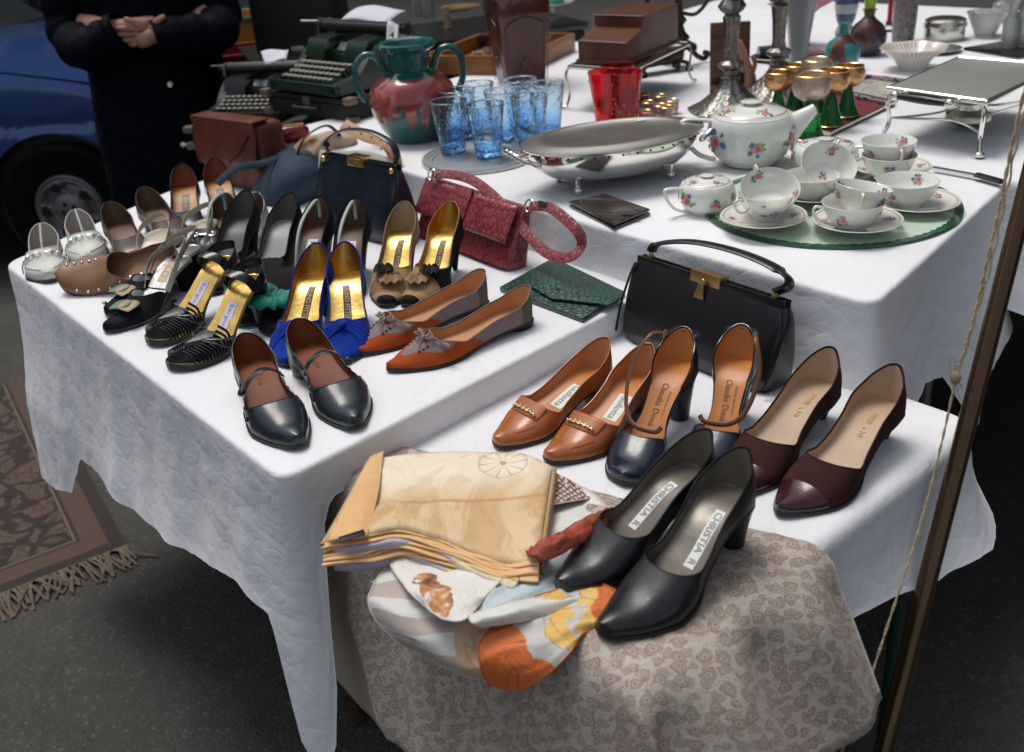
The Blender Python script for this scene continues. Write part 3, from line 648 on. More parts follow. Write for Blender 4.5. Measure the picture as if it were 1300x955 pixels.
# --- 7 brown suede
brS=suede('brown_suede',(.052,.020,.017),(.036,.013,.011)); burg=leather('burgundy_leather',(.030,.005,.008),.2,.5)
for t,h,s,l in [((925,627),(1047,451),-1,'brown suede pump with burgundy toe, left of its pair against the black handbag'),((991,653),(1140,465),1,'brown suede pump with pointed burgundy toe at the right edge of the low table')]:
    shoe('suede_pump',l,t,h,T3,.042,s,'point',brS,beigein,beigein,'brown suede pumps',counter=.056,tt=.685,thr=.15,heelt='kitten',cls=lambda t,f,s:2 if t>.805 else 1,keys={1:('upper',brS),2:('toe_cap',burg)},
      extra=lambda o:insole_label(o,.14,.36,.01,None,[('HNEI  e NI',0,.0105)],goldink,bold=.01),instep=.040,toeh=.019,wid=1.0,L=.262)
# --- 8 front black pumps
def bl(o): insole_label(o,.20,.48,.0062,whitelab,[('CHRISTIA  R',0,.012)],mat('grey_letters',(.22,.22,.22),.5),yc=.006*o.side,bold=.01)
for t,h,s,l in [((707,747),(897,551),-1,'black leather court shoe resting on the pale blue scarf, left of the front pair'),((767,808),(944,574),1,'black leather court shoe closest to the camera, standing on the paisley shawl')]:
    shoe('court_shoe',l,t,h,T3+.010,.06,s,'square',blackL2,greyin,greyin,'black court shoes at the front',counter=.055,tt=.65,thr=.18,heelt='curved',extra=bl,instep=.042,toeh=.024,wid=.97)
# --- 9 strappy gold sandals
def sandal(o):
    for k in range(12):
        t=.58+.029*k; w_=.0062
        for s in (1,-1):
            a=o.S(t,.0,s,.001); c=o.S(min(.96,t+.01),PI/2*.82,s,.002); c.x=min(c.x,o.L*.985)
            m=MB(); m.tube(crom([a,o.S(t,PI/2*.4,s,.002),c],5),w_/2,6,flat=.4); m.build('strap',[blackL,goldside][0] ,o.root)
    m=MB(); m.grid([[o.IN(t,-1+2*j/8,.0008) for j in range(9)] for t in [.57+.42*i/14 for i in range(15)]]); m.build('toe_bed',blackL,o.root)
    m=MB(); c=o.S(.72,PI/2,1,.004)                       # pewter leaf on the vamp
    ol=[(x*1.25,y*1.25) for x,y in [(-.020,0),(-.026,.010),(-.018,.0165),(-.004,.013),(.012,.006),(.026,0),(.012,-.006),(-.004,-.013),(-.018,-.0165),(-.026,-.010)]]
    m.loft([[c+Vector((x*.4,y*.4,.006)) for x,y in ol],[c+Vector((x*.9,y*.9,.005-abs(y)*.2)) for x,y in ol],[c+Vector((x,y,-abs(y)*.3)) for x,y in ol]]); m.build('vamp_ornament',mat('pewter_leather',(.14,.14,.135),.35,.5,bump=(120,.4,.001)),o.root)
    m=MB()
    for s in (1,-1):
        m.tube(crom([c+Vector((0,s*.014,0)),o.S(.63,PI/2*.4,s,.004),o.S(.52,.02,s,.002)],6),.0022,6)
        m.tube(crom([c+Vector((.005,s*.012,0)),o.S(.68,PI/2*.35,s,.004),o.S(.60,.02,s,.002)],6),.0022,6)
    m.build('side_strap',blackL,o.root)
    z=o.zs(.1)+.04; pts=[o.S(.22,.12,1,.001),Vector((o.L*.12,.034,z*.5+.5*(o.zs(.1)+.03))),Vector((-.004,0,z)),Vector((o.L*.12,-.034,z*.5+.5*(o.zs(.1)+.03))),o.S(.22,.12,-1,.001)]
    loopstrap(o,[o.S(.22,.02,1,.001),Vector((o.L*.10,.031,o.zs(.1)+.018)),Vector((-.004,0,o.zs(0)+.024)),Vector((o.L*.10,-.031,o.zs(.1)+.018)),o.S(.22,.02,-1,.001)],.017,.002,blackL,'heel_strap')
    m=MB(); pp=crom([Vector((o.L*.20,.031,o.zs(.2)+.004)),Vector((o.L*.25,.027,o.zs(.2)+.024)),Vector((o.L*.29,0,o.zs(.22)+.036)),Vector((o.L*.25,-.027,o.zs(.2)+.024)),Vector((o.L*.20,-.031,o.zs(.2)+.004))],6); m.tube(pp,.009,10,flat=.12,upv=[Vector((.25,p.y/.03,1-abs(p.y)/.04)) for p in pp]); m.build('ankle_strap',blackL,o.root)
    insole_label(o,.33,.50,.010,mat('lilac_label',(.62,.60,.68),.6),[('Sergio',0,.012)],mat('violet_ink',(.25,.2,.42),.6))
for t,h,s,l in [((189,436),(294,326),-1,'black strappy sandal with gold insole, between the suede slingback and its pair'),((219,468),(327,350),1,'black strappy sandal with gold insole nearest the front table edge')]:
    shoe('strappy_sandal',l,t,h,T1,.075,s,'round',blackL,goldin,goldin,'black strappy gold sandals',counter=.012,t0=.60,tt=.61,thr=.005,heelt='curved',heelm=blackL,extra=sandal,instep=.03,toeh=.022,plat=.004,rim=False,cls=lambda t,f,s:0 if (t>.60 and f<.10) else None,L=.215,wid=.92)
# --- 10 black suede slingbacks
lfm=mat('sage_leather',(.13,.21,.17),.6); lfb=mat('sand_leather',(.42,.30,.16),.6)
def sling(o):
    loopstrap(o,[o.S(.44,.05,1,.001),Vector((o.L*.25,.031,o.zs(.2)+.020)),Vector((-.004,0,o.zs(0)+.038)),Vector((o.L*.25,-.031,o.zs(.2)+.020)),o.S(.44,.05,-1,.001)],.011,.002,mat('bone_leather',(.42,.39,.31),.5),'sling_strap')
    c=o.S(.74,PI/2,1,.003)
    for (a,mm,l) in ((.7,lfb,.046),(-.6,lfm,.042)):
        d=Vector((math.cos(a),math.sin(a),0)); e=Vector((-d.y,d.x,0)); m=MB()
        m.grid([[c-d*.006+d*(l*i/8)+e*(.019*math.sin(PI*(i/8)**.8)*(j/4-.5)*2)+Vector((0,0,.003-.0035*(j/4-.5)**2-.004*(i/8)+.002*abs(j-2)/2)) for j in range(5)] for i in range(9)]); m.build('leaf',mm,o.root,solid=.0015)
    insole_label(o,.16,.36,.010,mat('gold_oval',(.55,.42,.24),.4,.4),[('CD',0,.02)],mat('grey_print',(.3,.3,.31),.5))
for t,h,s,l in [((133,398),(222,320),-1,'black suede slingback with cloth leaf, behind its pair and under the studded clog'),((137,420),(243,318),1,'black suede slingback with silver insole and sand and sage leaves')]:
    shoe('slingback',l,t,h,T1,.055,s,'almond',blkS,silvin,silvin,'black suede slingbacks',counter=.012,t0=.42,tt=.66,thr=.2,top=[(0,.004),(.42,.004),(.6,.022),(.8,.03)],heelt='curved',heelm=blkS,extra=sling,instep=.036,toeh=.02,L=.225,wid=.85)
# --- 11 grey-lined black suede pumps (tall backs)
for t,h,s,l in [((262,372),(322,238),-1,'black suede pump with dark grey lining, between the bit loafers and its paler-lined pair'),((306,378),(372,246),1,'black suede pump with pale grey insole, in front of the frame handbag corner')]:
    shoe('suede_court_shoe',l,t,h,T1,.075,s,'almond',blkS,darkin,palegrey if s>0 else darkin,'black suede pumps with grey lining',counter=.058,tt=.62,heelt='stiletto',instep=.042,L=.22)
# --- 12 black pumps held open by wire shoe stretchers
wirem=mat('pale_green_plastic',(.46,.53,.50),.35); pinkm=mat('pink_insole_tag',(.62,.13,.18),.6)
def spring(o,a,b,hgt):
    m=MB(); pa=o.IN(a,0,.004); pb=o.IN(b,0,.02); pb.x=max(.012,pb.x); mid=pa.lerp(pb,.45); mid.z=max(pa.z,pb.z)+hgt
    m.tube(crom([pa,pa.lerp(mid,.55)+Vector((.012,0,.008)),mid,pb+Vector((.004,0,.035)),pb],8),.0032,8); m.build('shoe_stretcher',wirem,o.root)
def stretched(o):
    spring(o,.70,.05,.018); insole_label(o,.25,.42,.010,whitelab,[('37 1/2',0,.012)],inkm)
    m=MB(); m.grid([[o.IN(.60+.07*i/4,0,.0012)+Vector((0,.011*(j/3-.5)*2,0)) for j in range(4)] for i in range(5)]); m.build('insole_tag',pinkm,o.root)
for t,h,s,l in [((362,388),(421,240),-1,'black suede pump with pale green stretcher, directly behind the left blue pump'),((414,392),(466,240),1,'black suede pump with pale green stretcher, behind the right blue pump')]:
    shoe('stretched_pump',l,t,h,T1,.075,s,'almond',blkS,brownin,brownin,'black pumps with shoe stretchers',counter=.06,tt=.66,heelt='stiletto',heelm=soleB,extra=stretched,instep=.042,L=.22)
# --- 13 horsebit loafers
def horsebit(o):
    m=MB(); t=o.tt+.07; pts=[o.S(t,PI/2*(1-abs(s)*.75),1 if s>0 else -1,.004) for s in [x/12 for x in range(-12,13)]]
    for i in (9,15):
        p=pts[i]; m.tube([p+Vector((.010*math.cos(a),.0085*math.sin(a),.002)) for a in [k*PI/7 for k in range(14)]],.0018,6,closed=True)
    m.tube(pts[10:15],.0022,6); m.tube(pts[0:7],.0024,6); m.tube(pts[-7:],.0024,6); m.build('bit',silver,o.root); spring(o,.60,.06,.035)
for t,h,s,l in [((250,338),(303,232),-1,'black leather loafer with silver horsebit and pale green stretcher, right of the back pumps'),((283,338),(344,230),1,'black leather loafer with silver horsebit, half hidden behind the dark suede pump')]:
    shoe('horsebit_loafer',l,t,h,T1,.03,s,'round',blackL,brownin,brownin,'black horsebit loafers',counter=.055,tt=.60,heelt='block',extra=horsebit,instep=.05,toeh=.028,L=.225)
# --- 14 back pumps with framed label
def backl(o):
    insole_label(o,.22,.42,.0085,mat('dark_label',(.035,.03,.025),.4),[('VERA',0,.012)],goldink,bold=.02)
for t,h,s,l in [((240,305),(233,192),-1,'black pump with reddish heel lining, left of the two by the navy coat'),((286,296),(271,184),1,'black pump with reddish heel lining and dark label, by the brown satchel')]:
    shoe('back_pump',l,t,h,T1,.06,s,'almond',blackL,brin,peachin,'black pumps at the back',counter=.058,tt=.62,heelt='stiletto',extra=backl,instep=.042,L=.22)
# --- 15 taupe leather pumps
tau=leather('taupe_leather',(.085,.055,.045),.35)
for t,h,s,l in [((188,338),(142,262),-1,'taupe brown leather pump standing right of the white moccasins'),((232,315),(184,242),1,'taupe brown leather pump behind the cream sandals, further from the moccasins')]:
    shoe('taupe_pump',l,t,h,T1,.035,s,'almond',tau,brownin,brownin,'taupe leather pumps',counter=.055,tt=.60,heelt='block',instep=.042,L=.225)
# --- 16 white moccasins
def moc(col):
    def f(o):
        m=MB(); t=o.tt+.05
        pts=[o.S(t,PI/2*(1-abs(s)*.95),1 if s>0 else -1,.003) for s in [x/24 for x in range(-24,25)]]
        for i in range(2,47,5):
            p=pts[i]; q=pts[i+1]; d=(q-p).normalized(); e=Vector((1,0,0)); m.tube([p+d*(.0065*math.cos(a))+e*(.0038*math.sin(a)) for a in [k*PI/6 for k in range(12)]],.0013,5,closed=True)
        m.build('chain',silver,o.root)
        m=MB(); a=[o.S(t+.03+.24*q,PI/2*(.38+.25*q),1,.0005) for q in [k/10 for k in range(11)]]; b=[o.S(t+.03+.24*q,PI/2*(.38+.25*q),-1,.0005) for q in [k/10 for k in range(11)]]
        m.tube(a+b[::-1],.0014,6); m.build('apron_seam',creamL,o.root)
        m=MB(); m.tube(crom([o.IN(.55,0,.004),o.IN(.4,0,.03),Vector((.015,0,o.zs(0)+.055))],6),.0022,6); m.build('shoe_stretcher',wirem,o.root)
        m=MB(); m.grid([[o.IN(.25+.2*i/4,0,.002)+Vector((0,.018*(j/3-.5)*2,0)) for j in range(4)] for i in range(5)]); m.build('insole_pad',col,o.root)
    return f
for t,h,s,c,l in [((62,356),(52,281),-1,mat('yellow_pad',(.42,.36,.08),.7),'white moccasin with silver chain and yellow pad, at the left table corner'),((112,334),(95,262),1,mat('red_pad',(.50,.04,.07),.7),'white moccasin with silver chain and red pad, beside the taupe pump')]:
    shoe('moccasin',l,t,h,T1,.014,s,'square',creamL,mat('cream_lining',(.45,.40,.36),.6),None,'white moccasins',counter=.052,tt=.60,thr=.12,heelt='flat',heelm=soleB,sole=soleB,extra=moc(c),instep=.046,toeh=.028,L=.20,wid=.98)
# --- 17 studded clog lying over
def clog(o):
    each(o.root,'stud',silver,[MB().ball(o.S(.10+.09*k,.32 if k<6 else .5,1,.0005),.0032,6,(1,1,.6)) for k in range(9)]+[MB().ball(o.S(.66+.06*k,PI/2*.72,-1,.0005),.0032,6) for k in range(5)])
tanc=leather('worn_tan_leather',(.23,.115,.055),.5,.05)
o_=shoe('studded_clog','worn tan leather clog with silver studs lying on its side by the white moccasins',(78,366),(196,318),T1,.02,1,'round',tanc,mat('pale_clog_lining',(.30,.17,.09),.6),None,None,counter=.045,tt=.55,heelt='flat',heelm=tanc,sole=soleB,extra=clog,instep=.045,toeh=.03,L=.24)
o_.root.rotation_euler=(R(-38),0,o_.root.rotation_euler[2]); o_.root.location.z+=.022
# --- 18 teal rosette sandals
tealF=mat('teal_fabric',(.004,.22,.16),.6,bump=(90,.5,.002),sheen=.3); woodheel=mat('wooden_heel',(.40,.22,.10),.4)
def rosette(o):
    for q,(tt_,rr,sq) in enumerate(((.76,.042,1),)):
        c=o.S(tt_,PI/2,1,.022); m=MB(); rows=[]
        for i in range(48):
            a=2*PI*i/48; k=abs(math.cos(a))**.6; rows.append([c+Vector((math.sin(a)*rr*.75*q_,math.cos(a)*rr*1.15*k*q_,.012*math.sin(q_*PI)+.004*math.sin(a*10)*q_)) for q_ in (0,.2,.4,.6,.8,1.)])
        m.grid(rows,cu=True); m.ball(c+Vector((0,0,.003)),.008,8,(1,.8,.6)); m.build('rosette',tealF,o.root,solid=.0015)
    pass
for t,h,s,l in [((357,424),(354,362),-1,'black sandal with teal rosette and wooden heel, squeezed left of the blue pump'),((312,412),(330,345),1,'black sandal with a folded teal bow, behind the strappy gold sandals')]:
    shoe('rosette_sandal',l,t,h,T1,.05,s,'round',blkS,blkS,blkS,'teal rosette sandals',counter=.01,t0=.50,tt=.62,thr=.12,top=[(0,.004),(.5,.01),(.6,.02),(.8,.03)],heelt='block',heelm=woodheel,extra=rosette,instep=.036,toeh=.022,L=.19,wid=.9)
# --- 19 cream strap sandals at the back left
crm=mat('cream_strap_leather',(.48,.42,.30),.45,coat=.3); snd=mat('apricot_leather',(.44,.24,.12),.45)
def cream(o):
    for (a,b,hh) in ((.72,.60,.03),(.60,.72,.032)):
        m=MB(); m.tube(crom([o.S(a,.05,1,.002),o.S((a+b)/2,PI/2*.7,1,.004),o.S((a+b)/2,PI/2*.7,-1,.005),o.S(b,.05,-1,.002)],7),.0048,8,flat=.35); m.build('strap',snd,o.root)
    loopstrap(o,[o.S(.45,.05,1,.001),Vector((o.L*.22,.031,o.zs(.2)+.022)),Vector((-.004,0,o.zs(0)+.034)),Vector((o.L*.22,-.031,o.zs(.2)+.022)),o.S(.45,.05,-1,.001)],.012,.002,crm,'sling_strap')
for t,h,s,l in [((172,366),(206,290),-1,'cream slingback sandal with apricot straps lying behind the silver insole'),((208,352),(250,288),1,'cream slingback sandal with apricot straps under the horsebit loafer toe')]:
    shoe('cream_sandal',l,t,h,T1,.05,s,'round',crm,crm,crm,'cream slingback sandals',counter=.01,t0=.80,tt=.81,thr=.005,heelt='curved',heelm=soleB,extra=cream,instep=.03,toeh=.02,rim=False,cls=lambda t,f,s:0 if f<.12 else None,L=.205,wid=.85)
gb=MB(); p=P(150,386,T1+.008); 
for k in range(3): gb.box((0,0,.006+k*.004),(.030-.006*k,.016,.003),.0008,Matrix.Translation((p.x,p.y,p.z-.004))@Matrix.Rotation(R(20+25*k),4,'Z'))
gb.mi=1
for k in range(4): gb.ball((p.x-.024+.016*k,p.y+.010*math.sin(k),p.z+.004),.0045,6)
tag(gb.build('shoe_clip',[blackL,gold],center=True),'small black and gold shoe clip lying by the tan clog','shoe clip')
# ================================================================ bags
def framebag(name,label,loc,rz,wd,hb,th,body,frame,clasp,handle_h,drop=True,lean=0,hw=.62,side=None,tw=.965):
    t=thing(name,label,'handbag',loc,rz); t.rotation_euler=(lean,0,rz)
    m=MB(); rings=[]
    for k in range(19):
        q=k/18; z=hb*q; ww=wd*(1+.02*math.sin(PI*q)-(1-tw)*max(0,(q-.80)/.2)**2.2-.02*(1-q)); tt=lerp(th*.5,.010,q**1.4)+.003*math.sin(PI*q)
        if q<.06: ww-=.010*(1-q/.06); tt*=.9
        ring=[]
        for j in range(48):
            a=2*PI*j/48; c,s=math.cos(a),math.sin(a); ring.append((ww/2*abs(c)**.28*(1 if c>0 else -1),tt*abs(s)**.45*(1 if s>0 else -1),z))
        rings.append(ring)
    m.loft(rings); m.build('body',body,t,ang=50)
    fw=wd*(tw-.02)
    for s in (1,-1):
        m=MB(); m.box((0,s*.0065,hb+.003),(fw,.0065,.014),.0025); m.build('frame',frame,t)
    m=MB()                          # gusset piping along the front edge
    pth=[(-wd*.49,-th*.5,.01),(-wd*.505,-th*.36,hb*.4),(-wd*.50,-th*.2,hb*.75),(-wd*tw*.49,-.012,hb*.98)]
    each(t,'piping',frame,[MB().tube(crom([(x*s,y,z) for x,y,z in pth],6),.0022,6) for s in (1,-1)])
    if drop:
        m=MB(); m.box((0,0,hb+.006),(.060,.022,.020),.0015); m.build('clasp',clasp,t)
        m=MB(); m.prism([(-.005,0),(.005,0),(.010,-.024),(-.010,-.024)],0,.003,.0006); m.xf(Matrix.Translation((0,-.017,hb+.001))@Matrix.Rotation(R(82),4,'X')); m.tube([(0.004*math.cos(a),-.0155,hb+.003+.004*math.sin(a)) for a in [k*PI/4 for k in range(8)]],.001,5,closed=True); m.build('clasp_drop',clasp,t)
    else:
        m=MB(); m.box((0,-.004,hb+.007),(.050,.026,.022),.003); m.box((0,-.018,hb+.007),(.036,.005,.014),.002); m.build('clasp',clasp,t)
    hw=wd*hw/2
    for s in (1,-1):
        m=MB(); m.tube([(s*hw+.007*math.cos(a)*.4,.0,hb+.016+.010*math.sin(a)) for a in [k*PI/5 for k in range(10)]],.0016,6,closed=True); m.box((s*hw,0,hb+.009),(.008,.010,.008),.001); m.build('ring',clasp,t)
    return t,hw
hb=.128; pL=P(792,466,T3); 
bl_=W(.040,.690,T3); br_=W(-.272,.680,T3); c_=(bl_+br_)/2; bw=(bl_-br_).length; dv=(br_-bl_).normalized(); rz=math.atan2(dv.y,dv.x)
c_croc_b=mat('black_lizard',(.010,.010,.011),.30,coat=.35,custom=lambda nt,N,L,b,tc:(setbump(N,L,b,(lambda wv:(L.new(tc.outputs['Object'],wv.inputs['Vector']),wv)[1])(N.new('ShaderNodeTexWave')).outputs['Fac'],.22,.0006)))
for n_ in c_croc_b.node_tree.nodes:
    if n_.type=='TEX_WAVE': n_.bands_direction='Z'; n_.inputs['Scale'].default_value=95; n_.inputs['Distortion'].default_value=3.5; n_.inputs['Detail'].default_value=3; n_.inputs['Detail Scale'].default_value=3
bag,hw=framebag('handbag','stiff black handbag with brass clasp and single handle standing behind the tan and navy shoes',(c_.x,c_.y,T3),rz,bw,hb,.085,c_croc_b,blackL2,mat('brushed_brass',(.50,.33,.15),.4,1),.05,True,hw=.80,lean=R(-7))
pts=[(-hw,0,hb+.020),(-hw*.93,.004,hb+.034),(-hw*.45,.012,hb+.050),(hw*.15,.018,hb+.054),(hw*.72,.016,hb+.050),(hw*1.08,.010,hb+.040),(hw*1.12,.004,hb+.028),(hw,0,hb+.018)]
m=MB(); m.tube(crom(pts,8),.0125,12,flat=.30,upv=[Vector((p.x*.4,0,1)).normalized() if abs(p.x)<hw*.95 else Vector((1 if p.x>0 else -1,0,.15)) for p in crom(pts,8)]); m.build('handle',blackL2,bag)
# navy frame bag at the back
bl_=P(368,290,T1); br_=P(478,312,T1); 
nb_l=PZ(350,205,2.13); c_=W(.735,.62,T1); dv=-U; rz=math.atan2(dv.y,dv.x)+R(8)
nav=leather('navy_box_calf',(.016,.022,.034),.24,.5)
bag2,hw=framebag('handbag','navy leather frame handbag with gold clasp and arched handle behind the stretcher pumps',(c_.x,c_.y,T1),rz,.245,.15,.10,nav,leather('navy_frame_leather',(.008,.012,.024),.3),gold,.05,False,hw=.86)
pts=[(-hw,0,.165),(-hw*.95,-.004,.185),(-hw*.4,-.005,.215),(hw*.35,-.002,.222),(hw*.95,0,.205),(hw*1.10,0,.180),(hw,0,.160)]
m=MB(); m.tube(crom(pts,8),.009,12,flat=.30,upv=(0,.0,1)); m.build('handle',nav,bag2)
each(bag2,'stud',gold,[MB().ball((s*hw*1.02,-.012,.150),.0065,8) for s in (1,-1)])
# general draped sheet: rows of (x,y,h) picture control points
def sheet(rows,n=8,wr=0.,fr=30,seed=0,mode='px',fold=None):
    pts=[[ (P(*c) if mode=='px' else Vector(c)) for c in r] for r in rows]
    R1=[crom(r,n) for r in pts]; cols=list(zip(*R1)); R2=[crom(c,n) for c in cols]; out=[list(r) for r in zip(*R2)]
    if wr:
        for i,r in enumerate(out):
            for j,p in enumerate(r):
                p.z+=wr*(nz(p.x*fr,p.y*fr,p.z*fr,seed)+.5*nz(p.x*fr*2.3,p.y*fr*2.3,p.z*fr*2,seed+3))
                if fold: p.z+=fold(i/len(out),j/len(r))
    return out
# red reptile bag leaning against the step
redc=mat('oxblood_reptile',(.20,.022,.028),.3,coat=.4,custom=c_croc(95,(.14,.012,.016),(.36,.065,.07),(1,1,.5)))
bl_=W(.700,.690,T1); br_=W(.352,.668,T1); br_=P(657,342,T1); bl_=P(540,296,T1)
c_=(bl_+br_)/2; dv=(br_-bl_); bw=dv.length+.01; rz=math.atan2(dv.y,dv.x)
rb=thing('shoulder_bag','oxblood red reptile shoulder bag with looped strap leaning against the step','handbag',(c_.x,c_.y,T1),rz); rb.rotation_euler=(R(-16),0,rz)
m=MB(); rings=[]; H_=.118
for k in range(15):
    q=k/14; ww=bw*(1-.0*q); tt=lerp(.030,.012,q); ring=[]
    for j in range(40):
        a=2*PI*j/40; c,s=math.cos(a),math.sin(a); ring.append((ww/2*abs(c)**.18*(1 if c>0 else -1)*(1 if 0<k<14 else .985),tt*abs(s)**.5*(1 if s>0 else -1),H_*q+(.004*math.sin(q*PI))))
    rings.append(ring)
m.loft(rings); m.build('body',redc,rb,ang=50)
m=MB(); m.grid([[(-bw*.47+bw*.94*i/20,-lerp(.036,.016,j/8)-.001,H_*(.40+.60*j/8)) for j in range(9)] for i in range(21)]); m.build('flap',redc,rb,solid=.003)
m=MB(); m.box((0,0,0),(.062,.004,.082),.0018); m.xf(Matrix.Translation((-bw*.05,-.030,H_*.72))@Matrix.Rotation(R(-14),4,'X')); m.build('tab',redc,rb)
Mi=Matrix.Translation((c_.x,c_.y,T1))@Matrix.Rotation(rz,4,'Z')@Matrix.Rotation(R(-16),4,'X'); Mi=Mi.inverted()
spx=[(548,222,.93),(575,222,.96),(605,232,.97),(640,262,.95),(672,300,.915),(696,322,.90),(722,327,.895),(738,312,.895),(732,292,.905),(705,268,.925),(690,262,.935),(672,262,.93)]
pts=[Mi@(PZ(x,y,2.02-.30*min(1,max(0,(x-560)/165)))) for x,y,h in spx]
cp=crom(pts,7); m=MB(); m.tube(cp,.0105,10,flat=.12,upv=(.2,-1,.5)); m.build('strap',redc,rb)
for k in (0,-1):
    m=MB(); c=pts[k]; m.tube([c+Vector((.012*math.cos(a),0,.012*math.sin(a))) for a in [j*PI/6 for j in range(12)]],.0018,6,closed=True); m.build('ring',silver,rb)
m=MB(); c=pts[-2]; m.box(c,(.026,.006,.018),.002); m.build('buckle',silver,rb)
# green envelope clutch
grc=mat('green_reptile',(.012,.05,.035),.3,coat=.35,custom=c_croc(88,(.006,.022,.015),(.03,.12,.082),(1,1,1)))
h0=T1+.004; q=[P(634,368,h0),P(703,330,h0),P(794,374,h0),P(740,408,h0)]; cc=sum(q,Vector())/4
gc=thing('clutch_bag','dark green reptile envelope clutch lying flat behind the suede flats','handbag',(cc.x,cc.y,T1),0)
def flatpoly(pts,z0,z1,bev,c): m=MB(); m.prism([(p.x-c.x,p.y-c.y) for p in ccw(pts)],z0,z1,bev); return m
flatpoly(q,.001,.010,.003,cc).build('body',grc,gc)
fp=[P(703,330,h0+.013),P(794,374,h0+.013),P(774,386,h0+.013),P(700,378,h0+.013),P(665,357,h0+.013)]
flatpoly(fp,.0135,.0165,.001,cc).build('flap',grc,gc)
m=MB(); p=P(708,367,h0+.014)-cc; p.z=.0165; m.lathe([(0,.002),(.0035,.0018),(.005,0)],12,p); m.build('stud',mat('gunmetal',(.08,.08,.08),.3,1),gc)
# dark wallet on the step
q=[P(722,260,T2+.006),P(768,250,T2+.006),P(826,270,T2+.006),P(780,289,T2+.006)]; cc=sum(q,Vector())/4
bwm=mat('brown_reptile',(.035,.022,.016),.25,coat=.5,custom=c_croc(55,(.016,.010,.008),(.05,.032,.024)))
wa=thing('wallet','small dark brown reptile wallet lying on the cloth before the silver dish','wallet',(cc.x,cc.y,T2),0)
flatpoly(q,.001,.006,.002,cc).build('back_cover',bwm,wa); flatpoly([p*.985+cc*.015 for p in q],.0085,.0135,.002,cc).build('front_cover',bwm,wa)
m=MB(); m.box((0,0,.0075),(.05,.03,.0025),.001); m.build('pages',mat('wallet_pages',(.05,.04,.03),.7),wa)
m=MB(); p=P(800,272,T2+.014)-cc; m.box((p.x,p.y,.0145),(.030,.012,.003),.001,None); m.build('tab',bwm,wa)
# soft bags and belts at the back
def pillow(m,c,sz,rz=0,tilt=0,pw_=.35,sag=.0,seed=0,n=24,wr=.004):
    rows=[]
    M=Matrix.Translation(c)@Matrix.Rotation(rz,4,'Z')@Matrix.Rotation(tilt,4,'X')
    for i in range(n+1):
        ph=PI*i/n; row=[]
        for j in range(2*n):
            a=2*PI*j/(2*n); f=lambda x,e:abs(x)**e*(1 if x>0 else -1)
            x=f(math.sin(ph),pw_)*f(math.cos(a),pw_)*sz[0]/2; y=f(math.sin(ph),.8)*f(math.sin(a),.9)*sz[1]/2; z=f(math.cos(ph),pw_)*sz[2]/2+sz[2]/2
            z-=sag*math.exp(-(x/sz[0]*3)**2)*z/sz[2]; k=wr*nz(x*25,y*25,z*25,seed); row.append(M@Vector((x+k,y+k,z)))
        rows.append(row)
    return m.grid(rows,cv=True)
satch=leather('chestnut_leather',(.11,.022,.008),.5,.05); d_=W(1.28,.72,T1); d_=PZ(318,236,2.55); d_.z=T1
t=thing('satchel','chestnut brown leather satchel with flap standing between the coat and the navy bag','handbag',d_,math.atan2(-U.y,-U.x)+R(12))
pillow(MB(),(0,0,0),(.26,.10,.175),seed=3,pw_=.22).build('body',satch,t); m=MB(); m.grid([[(-.12+.24*i/12,-.052+.05*max(0,j-6)/4-.004*math.sin(j),.06+.118*min(1,j/6)) for j in range(11)] for i in range(13)]); m.build('flap',satch,t,solid=.004)
m=MB(); m.tube(crom([(.02,-.062,.075),(.045,-.066,.088),(.07,-.064,.105),(.115,-.062,.15)],6),.004,6,flat=.4); m.build('strap',blackL2,t)
bluec=mat('blue_canvas',(.018,.038,.062),.8,bump=(300,.4,.001)); d_=PZ(362,272,2.36); d_.z=T1
t=thing('soft_bag','soft blue canvas bag slumped between the chestnut satchel and the navy frame bag','handbag',d_,0)
g_=sheet([[PZ(372,182,2.52),PZ(392,188,2.50),PZ(412,197,2.48),PZ(424,212,2.46)],[PZ(352,200,2.44),PZ(374,208,2.36),PZ(396,218,2.36),PZ(408,238,2.40)],[PZ(338,222,2.42),PZ(356,232,2.33),PZ(374,246,2.33),PZ(390,262,2.40)],[PZ(322,246,2.44),PZ(338,262,2.38),PZ(356,276,2.38),PZ(374,286,2.42)]],8,.007,32,3,mode='w')
m=MB(); m.grid([[p-Vector(d_) for p in r] for r in g_]); m.build('body',bluec,t,ang=180,solid=.02)
m=MB(); m.tube([p-Vector(d_) for p in crom([PZ(352,200,2.40),PZ(330,208,2.34),PZ(305,212,2.30),PZ(288,222,2.28),PZ(276,234,2.27)],7)],.009,8,flat=.2,upv=(0,-1,.6)); m.build('strap',bluec,t)
redp=mat('red_patent',(.22,.008,.012),.15,coat=.6); p=PZ(372,172,2.5)
t=thing('purse','small red patent purse tucked behind the blue canvas bag','purse',p,.3); pillow(MB(),(0,0,-.02),(.085,.03,.045),seed=2,pw_=.6,wr=.001).build('body',redp,t); m=MB(); m.box((0,0,.026),(.06,.010,.006),.002); m.build('frame',gold,t)
cr_l=mat('cream_belt_leather',(.50,.46,.38),.55,bump=(150,.4,.001)); nat=mat('natural_leather',(.50,.30,.17),.5,var=(25,(.40,.22,.12),.3)); natd=mat('tan_webbing',(.36,.18,.08),.55,bump=(90,.5,.002))
